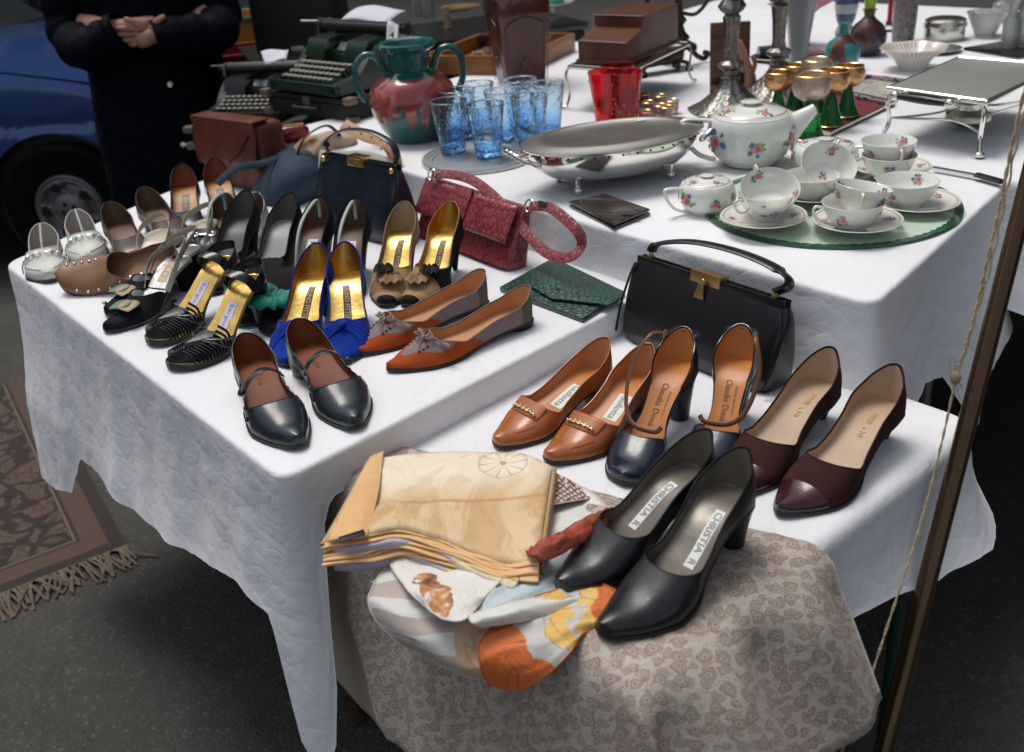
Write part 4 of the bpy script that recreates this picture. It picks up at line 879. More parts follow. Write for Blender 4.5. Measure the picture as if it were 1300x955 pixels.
def belt(label,pts,wd,mt,holes=True,extra=None,cat='belt',name='belt'):
    pp=crom(pts,8); c=pp[0].copy(); t=thing(name,label,cat,c,0); m=MB(); 
    m.tube([p-c for p in pp],wd/2,8,flat=.16,upv=extra or (.1,-.35,1)); m.build('strap',mt,t,ang=30)
    if holes: each(t,'rivet',steel,[MB().ball(pp[k]-c+Vector((-.0005,-.002,.0035)),.0028,5) for k in range(3,len(pp)-2,4)])
    e=pp[-1]-c; m=MB(); m.tube([e+Vector((wd*.62*math.cos(a),-.003,wd*.62*math.sin(a))) for a in [j*PI/7 for j in range(14)]],.0022,6,closed=True); m.build('buckle',brass,t)
    return t
Z=2.28
belt('natural leather belt draped over the step edge right of the navy handbag',[PZ(436,158,Z+.12),PZ(462,172,Z+.06),PZ(487,180,Z),PZ(497,190,Z-.03),PZ(502,206,Z-.04),PZ(503,232,Z-.05),PZ(502,250,Z-.05)],.030,nat,extra=(.2,-1,.5))
belt('cream riveted belt hanging down the cloth behind the navy handbag handle',[PZ(405,202,Z-.02),PZ(435,203,Z-.03),PZ(466,204,Z-.04),PZ(492,214,Z-.05),PZ(500,240,Z-.055),PZ(504,282,Z-.06)],.042,cr_l,extra=(.2,-1,.5))
belt('short tan curled belt end in front of the cream belt',[PZ(484,187,Z-.02),PZ(494,186,Z-.07),PZ(502,196,Z-.08),PZ(505,215,Z-.08),PZ(502,222,Z-.08)],.016,natd,False,extra=(.2,-1,.5))
p=PZ(400,190,2.46); t=thing('drawstring_bag','pale canvas and tan leather bag crumpled below the green typewriter','handbag',p,.4)
pillow(MB(),(0.03,0,-.05),(.17,.09,.085),seed=9,pw_=.7,wr=.02).build('body',mat('tan_suede_bag',(.34,.17,.085),.8,var=(18,(.50,.40,.28),.1),bump=(60,.5,.003)),t)
m=MB(); m.tube(crom([(-.06,-.05,.0),(-.03,-.05,.045),(.03,-.03,.06),(.06,-.03,.03)],6),.008,8,flat=.3); m.build('strap',blackL2,t)
# ================================================================ paisley shawl and scarves on the low table
def c_paisley(nt,N,L,b,tc):
    M_=lambda op,a,b=None,c=False:mth(N,L,op,a,b,c)
    def layer(sc,rand,size,off):
        mp=N.new('ShaderNodeMapping'); mp.inputs['Location'].default_value=(off,off*.7,0); mp.inputs['Scale'].default_value=(sc,sc,sc); L.new(tc.outputs['Object'],mp.inputs['Vector'])
        v=N.new('ShaderNodeTexVoronoi'); v.inputs['Scale'].default_value=1; v.inputs['Randomness'].default_value=rand; L.new(mp.outputs[0],v.inputs['Vector'])
        df=N.new('ShaderNodeVectorMath'); df.operation='SUBTRACT'; L.new(mp.outputs[0],df.inputs[0]); L.new(v.outputs['Position'],df.inputs[1])
        s3=N.new('ShaderNodeSeparateXYZ'); L.new(df.outputs[0],s3.inputs[0]); sc_=N.new('ShaderNodeSeparateColor'); L.new(v.outputs['Color'],sc_.inputs[0])
        x=s3.outputs[0]; y=M_('ADD',s3.outputs[1],M_('MULTIPLY',s3.outputs[2],.9)); an=M_('MULTIPLY',sc_.outputs[0],6.28); c,s_=M_('COSINE',an),M_('SINE',an)
        X=M_('SUBTRACT',M_('MULTIPLY',x,c),M_('MULTIPLY',y,s_)); Y=M_('ADD',M_('MULTIPLY',x,s_),M_('MULTIPLY',y,c))
        X=M_('SUBTRACT',X,M_('MULTIPLY',M_('MULTIPLY',Y,Y),1.0)); k=M_('ADD',1.45,M_('MULTIPLY',M_('MAXIMUM',Y,-.30),1.7))
        return M_('DIVIDE',M_('SQRT',M_('ADD',M_('POWER',M_('ABSOLUTE',M_('MULTIPLY',X,k)),2),M_('MULTIPLY',Y,Y))),size),X,Y
    d,X,Y=layer(43,.45,.42,0); e,_,_=layer(95,.8,.45,3.7); h,_,_=layer(150,.9,.45,1.3)
    ring=lambda q,a,w:M_('LESS_THAN',M_('ABSOLUTE',M_('SUBTRACT',q,a)),w)
    d2_,_,_=layer(46,.45,.38,5.5)
    bgm=M_('MAXIMUM',M_('MULTIPLY',ring(e,.72,.14),.8),M_('MULTIPLY',M_('LESS_THAN',h,.42),.55))
    base=mixc(N,L,bgm,(.47,.42,.355),(.31,.245,.19))
    ins2=M_('LESS_THAN',d2_,1.0); base=mixc(N,L,ins2,base,mixc(N,L,M_('MAXIMUM',ring(d2_,.90,.09),M_('MAXIMUM',ring(d2_,.5,.08),M_('LESS_THAN',d2_,.2))),(.43,.375,.31),(.25,.18,.14)))
    ins=M_('LESS_THAN',d,1.0); inner=M_('MAXIMUM',M_('MAXIMUM',ring(d,.92,.075),ring(d,.55,.06)),M_('LESS_THAN',d,.22))
    inn=mixc(N,L,inner,(.43,.375,.31),(.235,.165,.125)); inn=mixc(N,L,M_('MULTIPLY',M_('MULTIPLY',ring(d,.74,.06),M_('GREATER_THAN',h,.6)),.7),inn,(.25,.13,.10))
    L.new(mixc(N,L,ins,base,inn),b.inputs['Base Color']); setbump(N,L,b,noi(N,L,tc,420,2),.3,.001)
pais=mat('paisley_wool',(.3,.25,.2),.9,custom=c_paisley,sheen=.2)
pbei=mat('beige_cloth',(.43,.375,.30),.85,bump=(14,.5,.006),sheen=.1)
def drape(name,label,cat,mt,uvr,z,drops,th=.0022,rot=0,res=.011,seed=0,wr=.0025,cfn=None,flare=.1,table=LO,lim=None,fold=.012):
    """a flat cloth in table coordinates lying on the low table, the parts past the table edge hang down"""
    (u0,u1),(v0,v1)=uvr; nu=int(abs(u1-u0)/res)+2; nv=int(abs(v1-v0)/res)+2; rows=[]
    ur,ul,vf=-.527,.5,.098; rr=.03
    cu,cv=(u0+u1)/2,(v0+v1)/2
    for i in range(nu):
        row=[]
        for j in range(nv):
            u=lerp(u0,u1,i/(nu-1)); v=lerp(v0,v1,j/(nv-1))
            if rot: a,b_=u-cu,v-cv; u,v=cu+a*math.cos(rot)-b_*math.sin(rot),cv+a*math.sin(rot)+b_*math.cos(rot)
            if cfn: u,v=cfn(u,v,i/(nu-1),j/(nv-1))
            eu=max(0,ur-u+rr*.57); ev=max(0,vf-v+rr*.57); hh=z
            def fall(e):
                if e<=0: return 0,0
                if e<rr*1.57: a=e/rr; return rr*math.sin(a),rr*(1-math.cos(a))
                return rr,rr+(e-rr*1.57)
            xu,zu=fall(eu); xv,zv=fall(ev)
            if eu>0: u=ur+rr*.57-xu-flare*4.2*zu-fold*min(1,zu/.05)*nz(v*14,zu*4,seed)
            if ev>0: v=vf+rr*.57-xv-flare*zv-fold*min(1,zv/.05)*nz(u*14,zv*4,seed+2)
            k=math.hypot(zu,zv); hh=z-max(zu,zv)-.35*min(zu,zv)
            p=W(u,v,hh+(wr*abs(nz(u*22,v*22,seed))+wr*.6*nz(u*55,v*50,seed)*.7) *(1 if k==0 else .5)); row.append(p)
        rows.append(row)
    m=MB(); m.grid(rows); o=m.build(name,mt,ang=180,center=True,solid=th); return tag(o,label,cat)
drape('undercloth','plain beige cloth hanging over the front of the low table beside the white corner tail','cloth',pbei,((.125,-.20),(.155,-.30)),T3+.0035,None,seed=3,flare=.06,
      cfn=lambda u,v,a,b:(u+.10*max(0,b-.45)*(1-a),v))
drape('paisley_shawl','taupe paisley wool shawl under the scarves and black court shoes','shawl',pais,((.09,-.70),(.40,-.26)),T3+.0075,None,seed=6,flare=.12,fold=.03,wr=.004,
      cfn=lambda u,v,a,b:(u-.34*max(0,b-.44)*(1-a)**1.5,v-.24*(1-b)*max(0,1-a*1.25)+.0*a))
def uvxy(N,L,tc):
    sx=N.new('ShaderNodeSeparateXYZ'); L.new(tc.outputs['UV'],sx.inputs[0]); return sx.outputs[0],sx.outputs[1]
def c_stripes(nt,N,L,b,tc):
    u,v=uvxy(N,L,tc); st=mth(N,L,'GREATER_THAN',mth(N,L,'SINE',mth(N,L,'MULTIPLY',mth(N,L,'ADD',v,mth(N,L,'MULTIPLY',u,.10)),26)),0)
    c1=mixc(N,L,st,(.60,.585,.54),(.42,.35,.30))
    f=mth(N,L,'GREATER_THAN',mth(N,L,'ADD',u,mth(N,L,'MULTIPLY',v,.35)),mth(N,L,'ADD',.60,mth(N,L,'MULTIPLY',noi(N,L,tc,7,2),.2)))
    n=noi(N,L,tc,11,1,2.5); r2=ramp(N,[(.3,(.58,.36,.21)),(.47,(.62,.40,.24)),(.495,(.42,.28,.19)),(.52,(.60,.38,.23))]); L.new(n,r2.inputs['Fac'])
    L.new(mixc(N,L,f,c1,r2.outputs['Color']),b.inputs['Base Color']); setbump(N,L,b,noi(N,L,tc,30,4,1),.35,.004)
def c_orange(nt,N,L,b,tc):
    u,v=uvxy(N,L,tc); s=mth(N,L,'ADD',mth(N,L,'MULTIPLY',u,.62),mth(N,L,'MULTIPLY',mth(N,L,'SUBTRACT',1,v),.38)); n=noi(N,L,tc,38,2,.5)
    s=mth(N,L,'ADD',s,mth(N,L,'MULTIPLY',mth(N,L,'SUBTRACT',n,.5),.30)); r=ramp(N,[(0,(.62,.14,.022)),(.40,(.50,.48,.45)),(.50,(.68,.42,.10)),(.62,(.52,.50,.46)),(.66,(.70,.45,.12)),(.74,(.60,.14,.022))],'CONSTANT'); L.new(s,r.inputs['Fac'])
    vn=mth(N,L,'LESS_THAN',mth(N,L,'ABSOLUTE',mth(N,L,'SUBTRACT',noi(N,L,tc,14,1,1.5),.5)),.012)
    L.new(mixc(N,L,mth(N,L,'MULTIPLY',vn,.5),r.outputs['Color'],(.25,.07,.03)),b.inputs['Base Color']); setbump(N,L,b,noi(N,L,tc,26,5,1.5),.5,.006)
def c_figure(nt,N,L,b,tc):
    u,v=uvxy(N,L,tc); du=mth(N,L,'SUBTRACT',u,.34); dv=mth(N,L,'SUBTRACT',v,.80); d=mth(N,L,'SQRT',mth(N,L,'ADD',mth(N,L,'MULTIPLY',du,du),mth(N,L,'MULTIPLY',mth(N,L,'MULTIPLY',dv,dv),1.2)))
    n=noi(N,L,tc,26,3,.8); f=mth(N,L,'LESS_THAN',mth(N,L,'ADD',d,mth(N,L,'MULTIPLY',n,.30)),.345)
    r=ramp(N,[(.32,(.14,.05,.03)),(.46,(.40,.17,.06)),(.56,(.55,.27,.10)),(.64,(.68,.66,.6))]); L.new(noi(N,L,tc,44,3,1),r.inputs['Fac'])
    L.new(mixc(N,L,f,(.70,.69,.63),r.outputs['Color']),b.inputs['Base Color']); setbump(N,L,b,noi(N,L,tc,26,5,1.5),.5,.006)
def c_print(cols,scale=13,det=2,dist=1.2):
    def f(nt,N,L,b,tc):
        n=noi(N,L,tc,scale,det,dist); r=ramp(N,cols,'CONSTANT' if det<3 else 'LINEAR'); L.new(n,r.inputs['Fac']); L.new(r.outputs['Color'],b.inputs['Base Color']); setbump(N,L,b,noi(N,L,tc,26,5,1.5),.5,.006)
    return f
hemm=mat('ivory_hem',(.58,.54,.46),.6)
def scarf(name,label,rows,mt,n=6,wr=.004,fr=22,seed=0,th=.0009,fold=None,cat='scarf',pl=(.005,5.),hem=None):
    pr=[[(x,y,T3+h) for x,y,h in r] for r in rows]; g=sheet(pr,n,wr,fr,seed,fold=fold)
    I,J=len(g),len(g[0]); c=sum((p for r in g for p in r),Vector())/(I*J); c.z=min(p.z for r in g for p in r)
    for i in range(I):
        for j in range(J): a,b=i/(I-1),j/(J-1); g[i][j].z+=pl[0]*(1-abs(math.sin(a*pl[1]*PI*.5+b*1.5+seed+2.2*nz(a*2.5,b*2.5,seed))))**2*min(1,5*min(a,1-a,b,1-b)+.35)+.0012*nz(a*22,b*16,seed)
    me=bpy.data.meshes.new(name); me.from_pydata([p-c for r in g for p in r],[],[[i*J+j,i*J+j+1,(i+1)*J+j+1,(i+1)*J+j] for i in range(I-1) for j in range(J-1)])
    uv=me.uv_layers.new(name='UVMap')
    for l in me.loops: i,j=divmod(l.vertex_index,J); uv.data[l.index].uv=(j/(J-1),i/(I-1))
    me.materials.append(mt); me.shade_smooth(); o=bpy.data.objects.new(name,me); C.objects.link(o); o.location=c
    md=o.modifiers.new('s','SOLIDIFY'); md.thickness=th; md.offset=0
    bd=[g[0][j] for j in range(J)]+[g[i][J-1] for i in range(1,I)]+[g[I-1][j] for j in range(J-2,-1,-1)]+[g[i][0] for i in range(I-2,0,-1)]
    MB().tube([p-c+Vector((0,0,.0004)) for p in bd],.0011,6,closed=True).build('rolled_hem',hem or hemm,o,ang=180)
    return tag(o,label,cat)
silk=dict(rough=.55,sheen=.3)
stripe=mat('striped_silk',(.5,.5,.5),custom=c_stripes,**silk)
scarf('scarf','grey and white striped scarf with peach end hanging over the low table',
 [[(512,700,.006),(560,700,.006),(640,690,.006),(725,720,.005)],
  [(474,742,.006),(545,745,.007),(640,735,.007),(735,758,.006)],
  [(470,775,-.012),(530,795,-.004),(630,785,.004),(712,800,.004)],
  [(500,812,-.035),(560,838,-.030),(620,850,-.024),(676,852,-.016)],
  [(553,842,-.050),(590,857,-.050),(628,865,-.048),(664,866,-.042)]],stripe,8,.003,24,1,pl=(.006,8.))
orr=mat('orange_silk',(.62,.15,.02),custom=c_orange,**silk)
scarf('scarf','orange scarf end with yellow and grey marks hanging beside the front court shoe',
 [[(655,768,0.016),(700,752,0.018),(760,742,0.020),(795,760,0.016)],
  [(612,812,0.008),(680,792,0.012),(735,778,0.016),(772,784,0.014)],
  [(610,846,-0.010),(662,835,0.000),(712,812,0.014),(748,800,0.008)],
  [(622,872,-0.041),(670,872,-0.031),(716,836,0.006),(734,812,0.010)]],orr,8,.003,26,2,pl=(.006,7.),hem=mat('orange_hem',(.50,.11,.02),.6))
whp=mat('white_print_silk',(.70,.69,.63),custom=c_figure,**silk)
scarf('scarf','white silk scarf with brown printed figure lying under the folded peach scarf',
 [[(640,600,.008),(695,600,.010),(745,622,.010),(776,650,.008)],
  [(560,660,.012),(630,660,.012),(690,672,.014),(735,678,.012)],
  [(498,706,.012),(545,712,.014),(600,722,.016),(665,718,.016)],
  [(512,742,.018),(548,752,.022),(590,762,.024),(625,752,.020)],
  [(540,772,.018),(562,786,.024),(588,788,.026),(604,776,.022)]],whp,8,.004,22,3,pl=(.006,4.))
pbl=mat('pale_blue_silk',(.40,.50,.55),custom=c_print([(0,(.33,.44,.50)),(.45,(.46,.54,.57)),(.62,(.62,.66,.64))],6,4,.5),**silk)
scarf('scarf','pale blue silk scarf under the toe of the left court shoe',
 [[(604,768,.018),(650,735,.018),(700,704,.014),(765,664,.006)],[(606,780,.022),(665,757,.018),(726,730,.008),(778,706,.002)],[(610,790,.020),(676,772,.014),(738,758,.006),(780,744,.001)]],pbl,9,.003,30,4,pl=(.006,7.))
scarf('scarf','white rolled scarf edge with orange bar lying between the blue and orange silks',
 [[(594,782,.026),(655,766,.022),(708,755,.014),(752,748,.005)],[(600,792,.032),(660,778,.028),(714,766,.020),(762,758,.009)],[(612,798,.020),(668,788,.016),(722,776,.010),(768,769,.002)]],
 mat('ivory_silk',(.66,.66,.60),custom=c_print([(0,(.66,.66,.60)),(.62,(.66,.66,.60)),(.66,(.60,.14,.04)),(.70,(.60,.66,.68))],12,0,.2),**silk),8,.002,30,5)
rst=mat('rust_print_silk',(.30,.05,.03),custom=c_print([(0,(.16,.05,.035)),(.42,(.33,.045,.025)),(.60,(.50,.12,.06)),(.68,(.40,.27,.16))],30,5,.5),**silk)
scarf('scarf','twisted rust red printed silk crossing the white scarf towards the court shoe',
 [[(668,703,.036),(700,684,.042),(740,660,.042),(776,645,.030)],[(676,706,.048),(706,692,.054),(742,672,.052),(778,652,.038)],[(688,712,.040),(714,702,.044),(748,684,.042),(778,664,.028)]],rst,8,.003,50,6,pl=(.010,4.),hem=mat('rust_hem',(.22,.03,.02),.6))
def c_net(nt,N,L,b,tc):
    w1=[]
    for a in (35,-35):
        mp=N.new('ShaderNodeMapping'); mp.inputs['Rotation'].default_value=(0,0,R(a)); L.new(tc.outputs['Object'],mp.inputs['Vector']); wv=N.new('ShaderNodeTexWave'); wv.inputs['Scale'].default_value=42; L.new(mp.outputs[0],wv.inputs['Vector']); w1.append(mth(N,L,'GREATER_THAN',wv.outputs['Fac'],.72))
    L.new(mixc(N,L,mth(N,L,'MAXIMUM',*w1),(.62,.58,.50),(.20,.08,.055)),b.inputs['Base Color'])
scarf('scarf','white scarf corner with brown lattice print behind the peach bundle',[[(650,590,.016),(700,600,.020),(740,622,.010)],[(660,640,.024),(705,640,.026),(752,632,.010)]],mat('lattice_silk',(.6,.6,.5),custom=c_net,**silk),8,.002,30,8)
# folded peach jacquard scarf
def c_peach(nt,N,L,b,tc):
    n=noi(N,L,tc,6.,2,3.5); r=ramp(N,[(0,(.58,.36,.165)),(.47,(.58,.36,.165)),(.50,(.66,.46,.25)),(.535,(.60,.38,.18)),(.56,(.68,.49,.28))]); L.new(n,r.inputs['Fac'])
    sx=N.new('ShaderNodeSeparateXYZ'); L.new(tc.outputs['Object'],sx.inputs[0])
    # pale field away from the folded front
    pf=ramp(N,[(0,(0,0,0)),(1,(1,1,1))],'LINEAR'); s=mth(N,L,'MULTIPLY',mth(N,L,'ADD',sx.outputs[1],.012),18,True); L.new(s,pf.inputs['Fac'])
    c=mixc(N,L,mth(N,L,'MULTIPLY',pf.outputs['Color'],.9),r.outputs['Color'],(.84,.75,.57))
    n2=noi(N,L,tc,9,2,3.0); c=mixc(N,L,mth(N,L,'MULTIPLY',mth(N,L,'GREATER_THAN',n2,.54),.35),c,(.64,.47,.25))
    # printed wagon wheel
    dx=mth(N,L,'SUBTRACT',sx.outputs[0],.066); dy=mth(N,L,'SUBTRACT',sx.outputs[1],.062)
    d=mth(N,L,'SQRT',mth(N,L,'ADD',mth(N,L,'MULTIPLY',dx,dx),mth(N,L,'MULTIPLY',dy,dy)))
    rim=mth(N,L,'LESS_THAN',mth(N,L,'ABSOLUTE',mth(N,L,'SUBTRACT',d,.031)),.0016)
    an=mth(N,L,'ARCTAN2',dy,dx); sp=mth(N,L,'MULTIPLY',mth(N,L,'GREATER_THAN',mth(N,L,'COSINE',mth(N,L,'MULTIPLY',an,10)),.93),mth(N,L,'LESS_THAN',d,.031)); hub=mth(N,L,'LESS_THAN',d,.0045)
    c=mixc(N,L,mth(N,L,'MULTIPLY',rim,.55),c,(.42,.40,.42)); c=mixc(N,L,mth(N,L,'MULTIPLY',mth(N,L,'MAXIMUM',sp,hub),.75),c,(.45,.26,.10))
    bd=mth(N,L,'LESS_THAN',mth(N,L,'ABSOLUTE',mth(N,L,'ADD',sx.outputs[1],mth(N,L,'ADD',.010,mth(N,L,'MULTIPLY',noi(N,L,tc,8,1),.012)))),.0028); bd=mth(N,L,'MULTIPLY',bd,mth(N,L,'GREATER_THAN',sx.outputs[0],-.06)); c=mixc(N,L,mth(N,L,'MULTIPLY',bd,.6),c,(.50,.20,.09))
    L.new(c,b.inputs['Base Color']); setbump(N,L,b,noi(N,L,tc,16,4,1.5),.5,.008)
pe=mat('peach_jacquard',(.6,.4,.2),custom=c_peach,rough=.55,sheen=.4); pe2=mat('peach_edge_silk',(.68,.37,.13),.5,sheen=.3,bump=(45,.6,.004),var=(14,(.76,.50,.25),.2))
def bundle(label,front,back,z0,z1,layers,mt,mt2,seed=0,nx=48,bulge=.003,parentname='folded_scarf'):
    """a cloth folded into a flat bundle; front/back: picture polylines of its top outline (same count)"""
    fr=crom([P(x,y,z1) for x,y in front],8); bk=crom([P(x,y,z1) for x,y in back],8); c=sum(fr+bk,Vector())/(len(fr)+len(bk)); c.z=z0
    t=thing(parentname,label,'scarf',c,0); rows=[]; n=len(fr); K=26
    def pt(q,j,dz=0):
        p=fr[j].lerp(bk[j],q); s=j/(n-1); edge=min(1,q/.06)*min(1,(1-q)/.06)*min(1,s/.05)*min(1,(1-s)/.05)
        p.z=z0+(z1-z0)*(.80+.20*edge**.5)+(.005*nz(p.x*18,p.y*18,seed)+.0035*abs(nz(p.x*45,p.y*40,seed+4)))*edge+dz+ (.010*math.sin(s*PI*1.7+.4)*(1-q)**2); return p
    g=[[pt(k/K,j)-c for j in range(n)] for k in range(K+1)]; m=MB(); m.grid(g); m.build('top_fold',mt,t,ang=180,solid=.0012)
    for l in range(layers):        # each visible fold edge along the front
        zz=lerp(.78,.08,l/(layers-1)); m=MB(); rows=[]
        for j in range(n):
            s=j/(n-1); p=pt(0,j)-c; b=pt(.12,j)-c; d=(p-b); d.z=0; d.normalize(); o=.0016*l+.007*nz(s*5,l*3.1,seed)+(.003 if l%2 else 0); H2=(z1-z0)
            w2=H2/layers*.62; zc=p.z*zz/.8+.003*nz(s*6,l*2.3,seed); row=[]
            for a in range(9):
                an=-PI/2+PI*a/8; row.append(p+d*(o+bulge*math.cos(an)*.9)+Vector((0,0,zc-p.z+w2*math.sin(an))))
            row=[row[0]-d*.04]+row+[row[-1]-d*.04]; rows.append(row)
        m.grid(rows); m.build('fold_edge',mt2,t,ang=180)
    m=MB()                          # sides and back
    for j in (0,n-1):
        m.grid([[pt(k/K,j)-c+Vector((0,0,-(z1-z0)*.85*q+.002)) +(fr[j]-fr[n//2]).normalized()*.006*math.sin(q*PI*3)**2 for q in [x/8 for x in range(9)]] for k in range(K+1)])
    m.grid([[pt(1,j)-c+Vector((0,0,-(z1-z0)*.85*q)) for q in [x/4 for x in range(5)]] for j in range(n)]); m.build('side_fold',mt2,t,ang=180)
    return t
b1=bundle('peach jacquard scarf printed with a wagon wheel, folded flat on top of the scarf pile',[(412,690),(468,684),(520,676),(585,690),(640,704),(684,706)],[(470,580),(520,573),(570,570),(618,571),(665,573),(702,590)],T3+.020,T3+.043,9,pe,pe2,1)
fl_=sheet([[(470,580,T3+.049),(478,577,T3+.049),(487,573,T3+.048)],[(445,628,T3+.050),(462,628,T3+.054),(480,630,T3+.050)],[(416,686,T3+.049),(442,684,T3+.053),(466,682,T3+.050)]],7,.002,40,2)
m=MB(); m.grid([[p-Vector(b1.location) for p in r] for r in fl_]); m.build('corner_flap',pe2,b1,solid=.0015,ang=180)
m=MB(); m.box((0,0,0),(.030,.009,.0015),.0005); p=P(447,680,T3+.056)-Vector(b1.location); M=Matrix.Translation(p)@Matrix.Rotation(R(22),4,'Z'); m.xf(M); lb_=m.build('care_label',mat('black_satin',(.012,.012,.014),.35),b1)
lil=mat('lilac_print_silk',(.42,.37,.42),custom=c_print([(0,(.40,.35,.42)),(.48,(.44,.40,.46)),(.52,(.60,.44,.20)),(.58,(.64,.55,.36)),(.7,(.45,.40,.45))],8,2,.8),**silk)
bundle('lilac and yellow printed silk scarf folded directly beneath the peach scarf',[(424,702),(478,700),(528,694),(590,716),(640,734),(658,730)],[(478,600),(530,592),(580,590),(625,590),(670,596),(690,640)],T3+.012,T3+.030,2,lil,lil,5)
# ================================================================ porcelain tea set
china=mat('glazed_china',(.78,.775,.71),.12,coat=.6,spec=.6,sss=0); gilt=mat('gilt_line',(.55,.32,.12),.35,.6)
pk=mat('rose_paint',(.55,.10,.20),.3); pk2=mat('pale_rose_paint',(.66,.30,.34),.3); blp=mat('blue_paint',(.08,.17,.48),.3); grp=mat('leaf_paint',(.12,.24,.07),.3); ylp=mat('yellow_paint',(.62,.36,.06),.3)
CH=[china,gilt,pk,pk2,blp,grp,ylp]
def flower(m,c,nn,up,s,rnd,big=True,rc=0):
    nn=nn.normalized(); x=up.cross(nn).normalized(); y=nn.cross(x)
    def disc(px,py,r,mi,lift,el=1,an=0):
        m.mi=mi; ring=[]
        for k in range(8):
            a=2*PI*k/8; ex,ey=r*math.cos(a),r*el*math.sin(a); qx=px+ex*math.cos(an)-ey*math.sin(an); ring.append(c+x*qx+y*(py+ex*math.sin(an)+ey*math.cos(an))+nn*(lift-(qx*qx/(2*rc) if rc else 0)))
        m.add(ring,[list(range(8))])
    for k in range(7):
        a=rnd.random()*6.3; d=s*(.55+.5*rnd.random()); disc(d*math.cos(a),d*math.sin(a)*.8,s*.22,5,.0003,.45,a)
    for k in range(3 if big else 1):
        a=rnd.random()*6.3; disc(s*.75*math.cos(a),s*.75*math.sin(a),s*.22,4,.0005)
    for k in range(2):
        a=rnd.random()*6.3; disc(s*.5*math.cos(a),s*.6*math.sin(a),s*.2,6,.0005)
    disc(0,0,s*.45,3,.0006); disc(s*.08,s*.05,s*.28,2,.0008); disc(-s*.35,-s*.2,s*.22,3,.0007)
    m.mi=0
rnd=random.Random(5)
def flute(k,amp,z0=-1): return lambda a,z:1+amp*abs(math.cos(a*k/2))**.6*(1 if z>z0 else 0)
def saucer_root(label,c,r=.072,rz=0,n=2):
    t=thing('saucer',label,'saucer',c,rz,'saucers of the flowered tea set')
    m=MB(); m.lathe([(0,.003),(r*.36,.003),(r*.40,.0045),(r*.48,.005),(r*.75,.010),(r*.97,.0155),(r,.0165),(r*.985,.0178),(r*.74,.0125),(r*.46,.0075),(r*.38,.0072),(r*.3,.0062),(0,.006)],56)
    m.lathe([(r*.40,.0045),(r*.38,.0005),(r*.34,.0005),(r*.34,.004)],40)
    m.mi=1; m.lathe([(r*.93,.01705),(r*.915,.01675)],56); m.mi=0
    for k in range(4):
        a=2*PI*k/4+.4; p=Vector((r*.72*math.cos(a),r*.72*math.sin(a),.0124)); flower(m,p,Vector((-math.cos(a)*.25,-math.sin(a)*.25,1)),Vector((0,1,0)),.011,rnd,False)
    m.build('dish',CH,t,weld=False); return t
def cup_root(label,c,r=.049,h=.044,rz=0,tilt=(0,0)):
    t=thing('teacup',label,'cup',c,rz,'cups of the flowered tea set'); t.rotation_euler=(Matrix.Rotation(tilt[0],3,'X')@Matrix.Rotation(tilt[1],3,'Y')@Matrix.Rotation(rz,3,'Z')).to_euler()
    m=MB(); md=flute(16,.0,0)
    m.lathe([(r*.50,.0),(r*.50,.004),(r*.62,.008),(r*.82,.020),(r*.93,h*.75),(r,h),(r*.985,h+.0008),(r*.965,h),(r*.90,h*.72),(r*.78,.0215),(r*.58,.0105),(0,.0085)],56)
    m.mi=1; m.lathe([(r*.958,h-.003),(r*.952,h-.0042)],56); m.mi=0
    for k in range(3):
        a=2*PI*k/3+rz*0+.9; rr=r*.905; p=Vector((rr*math.cos(a),rr*math.sin(a),h*.55)); nn=Vector((math.cos(a),math.sin(a),-.25)); flower(m,p,nn,Vector((0,0,1)),.0115,rnd,True,r*.8)
    for k in range(3):
        a=2*PI*k/3+2.2; rr=r*.885; p=Vector((rr*math.cos(a),rr*math.sin(a),h*.72)); nn=Vector((-math.cos(a),-math.sin(a),.5)); flower(m,p+nn*.0012,nn,Vector((0,0,1)),.0115,rnd,True,-r*.8)
    flower(m,Vector((0,0,.0090)),Vector((0,0,1)),Vector((0,1,0)),.010,rnd)
    m.build('bowl',CH,t,weld=False)
    m=MB(); m.tube(crom([(r*.90,0,h*.82),(r*1.22,0,h*.92),(r*1.30,0,h*.70),(r*1.12,0,h*.42),(r*.80,0,h*.38)],6),.0024,8); m.mi=1; m.tube([(r*1.17,-.001,h*.93),(r*1.25,-.001,h*.86)],.0027,6); m.build('handle',[china,gilt],t); return t
# green edged glass cake plate under the set
gp=P(1052,262,T2); gr=.222
t=thing('cake_plate','round glass plate with dark green scalloped rim under the stacked teacups','plate',gp,0)
gl_p=mat('pale_green_glass',(.62,.74,.60),.12,var=(60,(.54,.68,.52),.2),coat=.6); gl_d=mat('dark_green_rim',(.012,.075,.035),.15,coat=.7)
m=MB(); m.lathe([(0,.004),(gr*.955,.004),(gr*.955,.0),(0,0)],96); m.build('plate',gl_p,t)
m=MB(); rows=[]
for j in range(288):
    a=2*PI*j/288; ri=gr*(.945-.016*abs(math.sin(a*36))); rows.append([(ri*math.cos(a),ri*math.sin(a),.0046),(gr*math.cos(a),gr*math.sin(a),.0050),(gr*1.004*math.cos(a),gr*1.004*math.sin(a),.003),(gr*math.cos(a),gr*math.sin(a),.0004),(ri*math.cos(a),ri*math.sin(a),.0002)])
m.grid(rows,cu=True); m.build('scalloped_rim',gl_d,t)
ZP=T2+.0048
def at(x,y,h): p=P(x,y,h); p.z=h; return p
